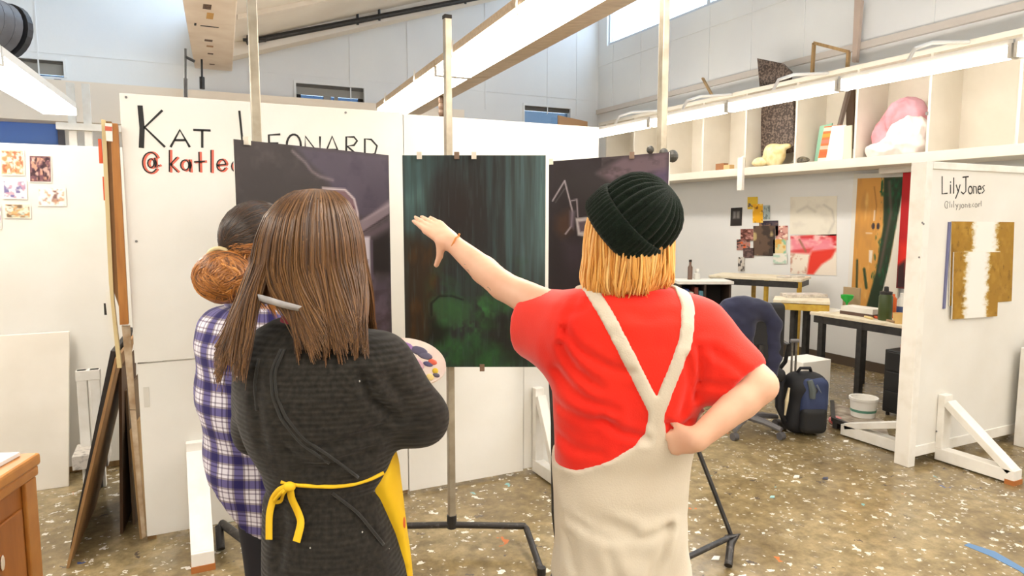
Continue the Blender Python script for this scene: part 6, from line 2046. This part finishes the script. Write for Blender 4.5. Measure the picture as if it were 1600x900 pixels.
def plaid_mat():
    m = bpy.data.materials.new('plaid_flannel'); m.use_nodes = True; nt = m.node_tree; b = nt.nodes['Principled BSDF']
    b.inputs['Roughness'].default_value = .85; b.inputs['Specular IOR Level'].default_value = .15; b.inputs['Sheen Weight'].default_value = .1
    N, Lk = nt.nodes.new, nt.links.new
    uvn = N('ShaderNodeUVMap'); uvn.uv_map = 'uv'
    sp = N('ShaderNodeSeparateXYZ'); Lk(uvn.outputs['UV'], sp.inputs[0])
    outs = []
    for ax, per, ph in ((0, .060, .15), (1, .066, .4)):
        ml = N('ShaderNodeMath'); ml.operation = 'MULTIPLY_ADD'; ml.inputs[1].default_value = 1 / per; ml.inputs[2].default_value = ph; Lk(sp.outputs[ax], ml.inputs[0])
        fr = N('ShaderNodeMath'); fr.operation = 'FRACT'; Lk(ml.outputs[0], fr.inputs[0])
        r = N('ShaderNodeValToRGB'); r.color_ramp.interpolation = 'CONSTANT'; els = r.color_ramp.elements
        pts = [(0, (236, 234, 238)), (.10, (168, 160, 172)), (.16, (232, 230, 234)), (.26, (166, 158, 164)), (.34, (110, 104, 152)), (.66, (166, 158, 164)), (.74, (238, 236, 240)), (.84, (176, 170, 178)), (.90, (236, 234, 238))]
        for i, (p_, c_) in enumerate(pts):
            e = els[0] if i == 0 else (els[1] if i == 1 else els.new(p_)); e.position = p_; e.color = lin(c_)
        Lk(fr.outputs[0], r.inputs['Fac']); outs.append(r.outputs['Color'])
    mx = N('ShaderNodeMixRGB'); mx.blend_type = 'MULTIPLY'; mx.inputs['Fac'].default_value = 1; Lk(outs[0], mx.inputs['Color1']); Lk(outs[1], mx.inputs['Color2'])
    Lk(mx.outputs['Color'], b.inputs['Base Color'])
    MATS['plaid'] = m
    return m


def plaid_uv(V):
    a = np.arctan2(V[:, 0] - .01, -(V[:, 1]) + .02)
    return np.stack([a * .135 + .012 * np.sin(6 * V[:, 2]), V[:, 2] + .01 * np.sin(9 * V[:, 0])], 1)


Cp.put('plaid_shirt', pls, plaid_mat(), 2, plaid_uv)
cr = [np.array([Cc_(398, 478)[0] + .07 * math.cos(R(a)), .0 + .06 * math.sin(R(a)), Cc_(398, 476)[2] - .012 * math.sin(R(a))]) for a in range(0, 361, 20)]
Cp.mb(MB().tube(cr, .013, 8), 'shirt_collar', mat('collar_plaid', (176, 172, 188), .85, c2=(110, 104, 150), nscale=30))
lx = [Cc_(414, 840)[0], Cc_(462, 840)[0]]
legs(Cp, [(lx[0], 0, .85), (lx[1], 0, .85)], [(lx[0], .02, .48), (lx[1] + .02, .02, .48)], [(lx[0] - .01, 0, .08), (lx[1] + .03, 0, .08)], [.082, .062, .05], mat('black_denim', (26, 27, 34), .8), 'trousers')
# hair pulled back to a bun low on the left
M_aub = strand_mat('auburn_strands', [(70, 42, 20), (124, 74, 32), (176, 112, 50), (140, 84, 36), (206, 142, 74)], .36)
M_drk = strand_mat('dark_strands', [(30, 22, 18), (48, 36, 28), (66, 48, 34), (38, 28, 22), (96, 64, 36)], .4)
hd_c = Cc_(403, 372, 1.95)
s = SDF(hd_c - .17, hd_c + .17, .009)
s.ell(hd_c, (.098, .108, .10), .0); s.ell(hd_c + np.array([-.02, -.035, -.035]), (.062, .055, .06), .03)
s.cut(lambda X, Y, Z: (Y - hd_c[1]) + .9 * (X - hd_c[0]) * .35 - .06 - np.clip((Z - hd_c[2]), 0, 1) * .7)
cap = Cp.put('hair', s, mat('dark_hair_base', (40, 29, 22), .5), 1)
tie = Cc_(347, 400, 1.87)
r_ = np.random.default_rng(9)
N_, K_ = 900, 12
paths = np.zeros((N_, K_, 3)); rr = np.zeros((N_, K_))
tn = nrm(tie - hd_c)
for i in range(N_):
    while True:
        v = r_.normal(size=3); v /= np.linalg.norm(v)
        if v[1] < .45 and v[2] > -.92 and (v @ tn) < .93: break
    for j in range(K_):
        t = j / (K_ - 1)
        w = nrm(v * (1 - t) + tn * t + np.array([0, 0, .12 * math.sin(math.pi * t)]))
        rad_ = np.array([.101, .112, .103]) * (1 + .015 * r_.random() + .0)
        p = hd_c + w * rad_
        b_ = max(0, (t - .72) / .28)
        paths[i, j] = p * (1 - b_) + (tie + (p - hd_c - tn * .09) * .25) * b_
    rr[i] = .0030 * r_.uniform(.6, 1.3) * np.interp(np.linspace(0, 1, K_), [0, .15, 1], [.4, 1, .7])
auto = paths[:, 0, 2] < hd_c[2] - .01
strand_bundle('strands', paths[~auto], rr[~auto], M_drk, cap); strand_bundle('strands', paths[auto], rr[auto], M_aub, cap)
bc = Cc_(353, 433, 1.85)
s = SDF(bc - .14, bc + .14, .009); s.ell(bc, (.078, .06, .062), 0)
bun = Cp.put('bun', s, mat('auburn_base', (120, 70, 30), .5), 1)
N_ = 420; K_ = 18
paths = np.zeros((N_, K_, 3)); rr = np.zeros((N_, K_))
for i in range(N_):
    ax = nrm(np.array([.25, -1, .2]) + r_.normal(size=3) * .32); e1 = nrm(np.cross(ax, (0, 0, 1))); e2_ = np.cross(ax, e1)
    ph, ln, q = r_.uniform(0, 6.28), r_.uniform(2.0, 4.5), r_.uniform(.35, 1.0)
    dep__ = math.sqrt(max(0, 1 - q * q)) * (1 if r_.random() < .8 else -1)
    for j in range(K_):
        a = ph + ln * j / (K_ - 1)
        w = (e1 * math.cos(a) + e2_ * math.sin(a)) * q + ax * dep__
        paths[i, j] = bc + w * np.array([.086, .068, .070]) * (1 + .02 * math.sin(3 * a + ph))
    rr[i] = .0032 * r_.uniform(.6, 1.3) * np.interp(np.linspace(0, 1, K_), [0, .12, .88, 1], [.3, 1, 1, .3])
strand_bundle('strands', paths, rr, M_aub, bun)
Cp.mb(MB().tube([tie + np.array([.03 * math.cos(a), -.02, .022 * math.sin(a)]) for a in np.linspace(0, 6.28, 14)], .006, 8), 'hair_tie', mat('pale_tie', (206, 186, 140), .5), bun)
# loose locks falling from the bun over the shoulder
N_ = 90; K_ = 10
paths = np.zeros((N_, K_, 3)); rr = np.zeros((N_, K_))
for i in range(N_):
    g_ = i % 5
    a = Cc_(352 + 14 * g_ + r_.normal() * 4, 400 + r_.normal() * 3, 1.85); b = Cc_(345 + 20 * g_ + r_.normal() * 5, 460 + 8 * g_ + r_.normal() * 5, 1.80)
    for j in range(K_):
        t = j / (K_ - 1); paths[i, j] = a * (1 - t) + b * t + np.array([.012 * math.sin(4 * t + g_), -.02 * math.sin(math.pi * t), .0])
    rr[i] = .0026 * r_.uniform(.6, 1.2) * np.interp(np.linspace(0, 1, K_), [0, .1, .8, 1], [.4, 1, .9, .2])
strand_bundle('strands', paths, rr, M_aub, bun)

# ------------------------------------------------------------------ B: charcoal jumper, long brown hair, yellow apron
B = Person('person with long brown hair in a charcoal knit jumper and yellow apron', 510, 1.58)
Bc = B.c
hcb = Bc(490, 385, 1.57)
Sr, Er, Wr = Bc(598, 566, 1.58), Bc(655, 652, 1.60), Bc(566, 672, 1.80)
Sl, El, Wl = Bc(412, 566, 1.60), Bc(402, 668, 1.72), Bc(520, 640, 1.86)
s = SDF((-.32, -.3, 0), (.34, .5, 1.72), .0125, fx=[(-.02, .18, .006)], fy=[(.16, .40, .006)], fz=[(1.0, 1.28, .006), (hcb[2] - .13, hcb[2], .008)])
s.loft([(z, .0, .0, rx, ry) for z, rx, ry in ((.8, .10, .085), (.95, .10, .085), (1.06, .09, .08), (1.2, .11, .085), (1.3, .11, .07), (1.34, .08, .05))], .02)
Pb, Rb = head(s, hcb, (.4, .9, -.12))
s.cone(Bc(480, 520, 1.58), Bc(487, 440, 1.57), .054, .05, .03)
for a, b, c_ in ((Sl, El, Wl), (Sr, Er, Wr)): s.cone(a, b, .05, .038, .03).cone(b, c_, .038, .026, .01)
pal_c = Bc(640, 563, 1.93)
hand(s, Wl, pal_c + np.array([-.09, -.01, -.02]) - Wl, (.25, .5, -.8), (0, -.1, 1), (20, 30, 25))
hand(s, Wr, (-.8, .5, .1), (.1, .2, -1), (.1, .5, .8), (20, 35, 30))
B.put('body', s, M_skin2, 2); face_bits(B, Pb)
sw = SDF((-.34, -.3, .56), (.36, .46, 1.46), .0085)
rb = [(500, 428, 530, .062), (512, 408, 556, .08), (528, 394, 585, .098), (555, 380, 612, .122), (600, 372, 628, .138), (650, 376, 628, .14), (700, 394, 618, .134), (735, 412, 602, .124), (758, 419, 599, .119), (785, 417, 606, .126), (830, 416, 621, .138), (880, 417, 632, .146), (930, 420, 636, .15), (960, 424, 634, .148)]
rap = [(690, 410, 606, .120), (712, 418, 614, .118), (735, 424, 620, .118), (758, 428, 622, .118), (785, 428, 626, .122), (830, 428, 633, .134), (880, 428, 639, .142), (930, 430, 642, .146), (962, 432, 641, .146)]
BR = B.rows(rb)
sw.loft(BR, 0, 2.25)
sw.cone(Bc(592, 572), Er, .082, .066, .05).cone(Er, Wr, .066, .046, .03).cone(Bc(418, 575), El, .075, .062, .04).cone(El, Wl, .062, .044, .03)
nojump = SDF((-.34, -.3, .56), (.36, .46, 1.46), .0085); nojump.loft(BR, 0, 2.25)
sw.displace(lambda X, Y, Z: .0035 * wob(X, Y, Z, 71, 5) + .0055 * np.sin(44 * (Z + .45 * X) + 2 * np.sin(7 * X)) * np.clip((1.12 - Z) / .15, 0, 1) * np.clip((Z - .92) / .1, 0, 1)
            + .006 * np.exp(-((Z - Bc(500, 757)[2]) / .012) ** 2)
            + creases(X, Y, Z, Bc, 1.45, [([(560, 590), (575, 630), (615, 668)], .012, .011), ([(600, 600), (625, 640), (640, 672)], .006, .012), ([(470, 735), (520, 728), (570, 712)], .009, .010), ([(500, 700), (550, 690), (600, 672)], .008, .010), ([(440, 690), (470, 720), (500, 735)], .006, .010), ([(430, 790), (440, 830), (432, 890)], .008, .012), ([(590, 790), (600, 840), (615, 900)], .007, .012), ([(398, 590), (400, 640), (410, 700)], .006, .012), ([(480, 800), (520, 830), (580, 850)], .004, .012)]))
sw.cut(lambda X, Y, Z: .675 - Z + 0 * X + 0 * Y)


def knit_mat():
    m = bpy.data.materials.new('charcoal_knit'); m.use_nodes = True; nt = m.node_tree; b = nt.nodes['Principled BSDF']
    b.inputs['Roughness'].default_value = .95; b.inputs['Specular IOR Level'].default_value = .1; b.inputs['Sheen Weight'].default_value = .1; b.inputs['Sheen Roughness'].default_value = .6
    N, Lk = nt.nodes.new, nt.links.new
    uvn = N('ShaderNodeUVMap'); uvn.uv_map = 'uv'
    n1 = N('ShaderNodeTexNoise'); n1.inputs['Scale'].default_value = 70; n1.inputs['Detail'].default_value = 5; Lk(uvn.outputs['UV'], n1.inputs['Vector'])
    r = N('ShaderNodeValToRGB'); r.color_ramp.elements[0].position = .3; r.color_ramp.elements[1].position = .75
    r.color_ramp.elements[0].color = lin((25, 23, 20)); r.color_ramp.elements[1].color = lin((52, 48, 42)); Lk(n1.outputs['Fac'], r.inputs['Fac'])
    # small paint flecks on the wool
    v = N('ShaderNodeTexVoronoi'); v.inputs['Scale'].default_value = 40; Lk(uvn.outputs['UV'], v.inputs['Vector'])
    lt_ = N('ShaderNodeMath'); lt_.operation = 'LESS_THAN'; lt_.inputs[1].default_value = .09; Lk(v.outputs['Distance'], lt_.inputs[0])
    sc = N('ShaderNodeSeparateColor'); Lk(v.outputs['Color'], sc.inputs['Color'])
    kp_ = N('ShaderNodeMath'); kp_.operation = 'LESS_THAN'; kp_.inputs[1].default_value = .05; Lk(sc.outputs[0], kp_.inputs[0])
    mm = N('ShaderNodeMath'); mm.operation = 'MULTIPLY'; Lk(lt_.outputs[0], mm.inputs[0]); Lk(kp_.outputs[0], mm.inputs[1])
    mx = N('ShaderNodeMixRGB'); mx.inputs['Color2'].default_value = lin((196, 192, 182)); Lk(mm.outputs[0], mx.inputs['Fac']); Lk(r.outputs['Color'], mx.inputs['Color1'])
    Lk(mx.outputs['Color'], b.inputs['Base Color'])
    w = N('ShaderNodeTexWave'); w.wave_type = 'BANDS'; w.bands_direction = 'Y'; w.inputs['Scale'].default_value = 26; w.inputs['Distortion'].default_value = 1.2; w.inputs['Detail'].default_value = 1; Lk(uvn.outputs['UV'], w.inputs['Vector'])
    ad = N('ShaderNodeMath'); ad.operation = 'MULTIPLY_ADD'; ad.inputs[1].default_value = .35; Lk(n1.outputs['Fac'], ad.inputs[0]); Lk(w.outputs['Fac'], ad.inputs[2])
    bp = N('ShaderNodeBump'); bp.inputs['Strength'].default_value = .4; bp.inputs['Distance'].default_value = .004; Lk(ad.outputs[0], bp.inputs['Height']); Lk(bp.outputs['Normal'], b.inputs['Normal'])
    MATS['knit'] = m
    return m


kuv = lambda V: np.stack([np.arctan2(V[:, 0], -V[:, 1]) * .17, V[:, 2]], 1)
jump = B.put('jumper', sw, knit_mat(), 2, kuv)
# raised seams and cables across the back of the jumper


def on_back(field, u, v, lift=.003):
    """Where the sight line through (u, v) meets the garment's own surface (used once, to lay a real cord on it)."""
    p0 = Bc(u, v, 1.0); p1 = Bc(u, v, 2.0)
    ts_ = np.linspace(.2, 1, 300)
    pts = p0 + (p1 - p0) * ts_[:, None]
    ix = [np.clip(np.searchsorted(field.ax[a], pts[:, a]) - 1, 0, len(field.ax[a]) - 1) for a in range(3)]
    dd = field.d[ix[0], ix[1], ix[2]]
    k = np.argmax(dd < .0025)
    return pts[k] + np.array([0, -lift, 0])


def cord(field, name, pl, r, m, parent, pr=B, n=8, dense=6):
    pp_ = []
    for (a, b) in zip(pl[:-1], pl[1:]):
        for i in range(dense): pp_.append((a[0] + (b[0] - a[0]) * i / dense, a[1] + (b[1] - a[1]) * i / dense))
    pp_.append(pl[-1])
    q = np.array([on_back(field, *p_) for p_ in pp_])
    for _ in range(2): q[1:-1] = (q[:-2] + 2 * q[1:-1] + q[2:]) / 4
    return pr.mb(MB().tube([tuple(x) for x in q], r, n), name, m, parent)


M_seam = mat('charcoal_seam', (36, 34, 30), .95, sheen=.2)
for pl in ([(445, 545), (430, 580), (432, 615), (446, 650), (475, 685), (520, 715), (560, 745)], [(440, 545), (424, 580), (426, 618), (440, 655), (470, 692), (515, 723)],
           [(405, 560), (398, 600), (402, 640)], [(520, 770), (560, 800), (600, 850)]):
    cord(sw, 'knit_seam', pl, .0035, M_seam, jump)
# collar of a pink top and the grey neck strap of the apron
s = SDF(Bc(478, 510) - .12, Bc(478, 510) + .12, .007); s.loft([(Bc(478, 525)[2], Bc(478, 525)[0], 0, .062, .064), (Bc(478, 503)[2], Bc(478, 503)[0], 0, .057, .06), (Bc(478, 492)[2], Bc(478, 492)[0], 0, .054, .058)], 0)
B.put('pink_top', s, mat('raspberry_jersey', (150, 44, 62), .8), 1)
M_apr = mat('yellow_cotton', (232, 190, 22), .75, c2=(222, 176, 14), nscale=6)
M_strap = mat('grey_strap_cloth', (186, 182, 180), .7, c2=(140, 136, 136), nscale=20)
strap_o = None
# apron front, wrapped round the right hip
ap = SDF((-.34, -.3, .56), (.36, .46, 1.46), .0085)
ap.loft([(z, x, y + .022, rx, ry) for z, x, y, rx, ry in B.rows(rap)], 0, 2.25)
ap.loft([(1.08, 0, .075, .10, .075), (1.2, 0, .08, .09, .075), (1.3, 0, .075, .075, .06)], .03)
ap.displace(lambda X, Y, Z: .003 * wob(X, Y, Z, 23, 6))
ap.cut(lambda X, Y, Z: np.interp(Z, [.6, Bc(600, 850)[2], Bc(600, 745)[2], Bc(600, 700)[2], 1.2], [.02, .0, -.045, .0, .0]) - Y + 0 * X)
ap.cut(lambda X, Y, Z: .66 - Z + 0 * X + 0 * Y)


def apron_mat():
    m = mat('apron_print', (232, 190, 22), .75, c2=(226, 182, 16), nscale=6)
    nt = m.node_tree; b = nt.nodes['Principled BSDF']; src = b.inputs['Base Color'].links[0].from_socket
    tc = nt.nodes.new('ShaderNodeTexCoord'); v = nt.nodes.new('ShaderNodeTexVoronoi'); v.inputs['Scale'].default_value = 17; nt.links.new(tc.outputs['Object'], v.inputs['Vector'])
    lt_ = nt.nodes.new('ShaderNodeMath'); lt_.operation = 'LESS_THAN'; lt_.inputs[1].default_value = .3; nt.links.new(v.outputs['Distance'], lt_.inputs[0])
    sc = nt.nodes.new('ShaderNodeSeparateColor'); nt.links.new(v.outputs['Color'], sc.inputs['Color'])
    kp_ = nt.nodes.new('ShaderNodeMath'); kp_.operation = 'LESS_THAN'; kp_.inputs[1].default_value = .3; nt.links.new(sc.outputs[0], kp_.inputs[0])
    mm = nt.nodes.new('ShaderNodeMath'); mm.operation = 'MULTIPLY'; nt.links.new(lt_.outputs[0], mm.inputs[0]); nt.links.new(kp_.outputs[0], mm.inputs[1])
    mx = nt.nodes.new('ShaderNodeMixRGB'); mx.inputs['Color2'].default_value = lin((206, 84, 22)); nt.links.new(mm.outputs[0], mx.inputs['Fac']); nt.links.new(src, mx.inputs['Color1']); nt.links.new(mx.outputs['Color'], b.inputs['Base Color'])
    return m


apr = B.put('apron', ap, apron_mat(), 1)
cord(sw, 'waist_tie', [(440, 752), (460, 757), (490, 759), (520, 760), (550, 757), (580, 748), (600, 738)], .0045, M_apr, apr)
kn = on_back(sw, 455, 757, .012)
B.mb(MB().ell(kn, (.014, .010, .011), 12, 8), 'knot', M_apr, apr)


def ribbon(pl, w, off=.016):
    return ribbon_pts([on_back(sw, u, v, off) for u, v in pl], w)


def ribbon_pts(q, w, nrm_=(.25, 1, 0)):
    dense = []
    for i in range(len(q) - 1):
        for k in range(5): dense.append(q[i] * (1 - k / 5) + q[i + 1] * k / 5)
    dense.append(q[-1]); q = np.array(dense)
    for _ in range(3): q[1:-1] = (q[:-2] + 2 * q[1:-1] + q[2:]) / 4
    L_, R_ = [], []
    for i in range(len(q)):
        d = q[min(i + 1, len(q) - 1)] - q[max(i - 1, 0)]
        sd_ = nrm(np.cross(d, nrm_))
        L_.append(q[i] + sd_ * w / 2); R_.append(q[i] - sd_ * w / 2)
    n = len(q); t_ = np.array([0, .0025, 0])
    vs = L_ + R_ + [p + t_ for p in L_] + [p + t_ for p in R_]
    fs = []
    for i in range(n - 1): fs += [(i, i + 1, n + i + 1, n + i), (2 * n + i, 3 * n + i, 3 * n + i + 1, 2 * n + i + 1), (i, 2 * n + i, 2 * n + i + 1, i + 1), (n + i, n + i + 1, 3 * n + i + 1, 3 * n + i)]
    return MB().add(vs, fs)


B.mb(ribbon([(455, 757), (440, 762), (430, 775), (424, 800), (424, 838)], .017), 'bow_tail', M_apr, apr)
B.mb(ribbon([(456, 758), (458, 775), (468, 795), (474, 812), (466, 842)], .018, .014), 'bow_tail', M_apr, apr)
B.mb(ribbon([(455, 757), (443, 765), (432, 778), (436, 780), (444, 778), (447, 765), (455, 758)], .008, .02), 'bow_loop', M_apr, apr)
lx = [Bc(484, 900)[0], Bc(560, 900)[0]]
legs(B, [(lx[0], .01, .85), (lx[1], .01, .85)], [(lx[0], .03, .48), (lx[1], .03, .48)], [(lx[0] - .01, 0, .08), (lx[1] + .02, 0, .08)], [.072, .062, .052], mat('dark_denim', (36, 42, 60), .8, bump=.1, bscale=200), 'trousers')
# long straight hair
M_brn = strand_mat('brown_strands', [(54, 33, 17), (86, 57, 31), (116, 80, 46), (73, 47, 25), (140, 101, 60), (96, 63, 34)], .33)
rowsB = [(296, 484, 500, .012), (300, 460, 524, .045), (314, 440, 540, .078), (338, 421, 553, .102), (370, 409, 562, .115), (405, 402, 566, .118), (440, 397, 572, .116), (470, 395, 578, .112), (500, 398, 583, .110), (528, 402, 586, .106)]
hs = SDF((-.2, -.16, 1.28), (.2, .2, 1.70), .009)
hs.loft([(z, x, y, rx * .93, ry * .93) for z, x, y, rx, ry in B.rows(rowsB[:8])], 0, 2.1)
hs.loft([(z, x, y, rx, ry) for z, x, y, rx, ry in B.rows([(465, 452, 570, .09), (490, 484, 574, .085), (512, 494, 578, .078)], .0)], .02, 2.1)
hs.cut(lambda X, Y, Z: (X * .4 + Y * .9) - .05 + 0 * Z)
hair_b = B.put('hair', hs, mat('brown_hair_base', (72, 43, 23), .5, c2=(98, 60, 33), nscale=40, stretch=(3, 3, .25)), 1)


def ends_b(P, xn, yn, t, r):
    a = np.clip((t - .62) / .38, 0, 1) ** 1.2
    left = xn < -.5
    n = len(xn)
    z1 = np.where(left, Bc(400, 552)[2], Bc(500, 522)[2]) + r.normal(0, .016, n) + .016 * np.sin(xn * 23)
    xl_ = Bc(374, 540)[0] + (xn + 1) / .5 * (Bc(412, 540)[0] - Bc(374, 540)[0])
    xr_ = Bc(482, 520)[0] + (xn + .5) / 1.5 * (Bc(588, 520)[0] - Bc(482, 520)[0])
    x1 = np.where(left, xl_, xr_) + r.normal(0, .003, n)
    y1 = np.where(left, np.where(yn < 0, -.135, .02), np.where(yn < 0, -.125 + .03 * np.abs(xn), .02))
    for j in range(P.shape[1]):
        w = a[j]
        wv = .012 * np.sin(7.5 * t[j] + 11 * xn) * w
        P[:, j, 0] = P[:, j, 0] * (1 - w) + x1 * w + wv
        P[:, j, 1] = P[:, j, 1] * (1 - w) + y1 * w
        P[:, j, 2] = P[:, j, 2] * (1 - w) + (P[:, j, 2] * .0 + np.interp(t[j], [.62, 1], [0, 1]) * 0 + (P[:, j, 2] + (z1 - P[:, -1, 2]) * w)) * w
    return P


envelope_hair(B, 'strands', rowsB, M_brn, 3000, 3, .0021, (170, 400), ends=ends_b, bend=.003, k=20, parent=hair_b, clump=120, jit=.012)
# grey neck strap over the hair
q = [Bc(398, 461, 1.60), Bc(398, 462, 1.50), Bc(404, 465, 1.462), Bc(416, 468, 1.445), Bc(438, 475, 1.440), Bc(458, 480, 1.448), Bc(475, 484, 1.466), Bc(495, 489, 1.505)]
B.mb(ribbon_pts(q, .0145, (0.1, 1, .15)), 'neck_strap', M_strap, apr)
# palette held out in front
pal = thing('paint_palette', w_of(B.base + pal_c), 'oval white paint palette smeared with colours, held by the person in the jumper', 'palette')
ex_ = nrm((.92, .12, -.30)); nz_ = nrm((.08, -.80, .60)); ey_ = nrm(np.cross(nz_, ex_))
pw = lambda a, b, h: w_of(B.base + pal_c + ex_ * a + ey_ * b + nz_ * h)
out = [(.108 * math.cos(t) , .066 * math.sin(t) * (1 + .12 * math.cos(t))) for t in np.linspace(0, 2 * math.pi, 40, endpoint=False)]
MB().poly([pw(a, b, 0) for a, b in out], pw(0, 0, .006) - pw(0, 0, 0)).build('board', mat('palette_white', (238, 226, 212), .5, c2=(226, 202, 192), nscale=12), pal)
dabs = [(-.06, .015, .04, .018, (226, 178, 176)), (-.02, .035, .03, .012, (150, 110, 170)), (.02, .034, .035, .012, (84, 80, 104)), (.04, .025, .03, .010, (92, 88, 112)), (.066, .012, .018, .008, (220, 96, 66)), (.055, .002, .02, .007, (86, 82, 120)),
        (.08, -.012, .012, .008, (226, 192, 40)), (.086, -.024, .014, .006, (90, 84, 96)), (.02, -.012, .035, .018, (214, 170, 182)), (-.03, -.008, .02, .014, (170, 216, 160)), (.03, -.035, .022, .007, (196, 120, 96)), (.05, -.042, .014, .005, (80, 74, 84)), (-.01, .012, .03, .014, (240, 238, 236)), (.07, -.035, .016, .009, (236, 214, 140))]
for i, (a, b, ra, rb_, cc) in enumerate(dabs):
    rot = Matrix(np.stack([w_of(ex_), w_of(ey_), w_of(nz_)], 1).tolist())
    MB().ell(pw(a, b, .0065), (ra * .75, rb_ * 1.15, .0022), 12, 6, rot).build('paint_dab', mat('dab_%d' % i, cc, .35), pal, smooth=True)
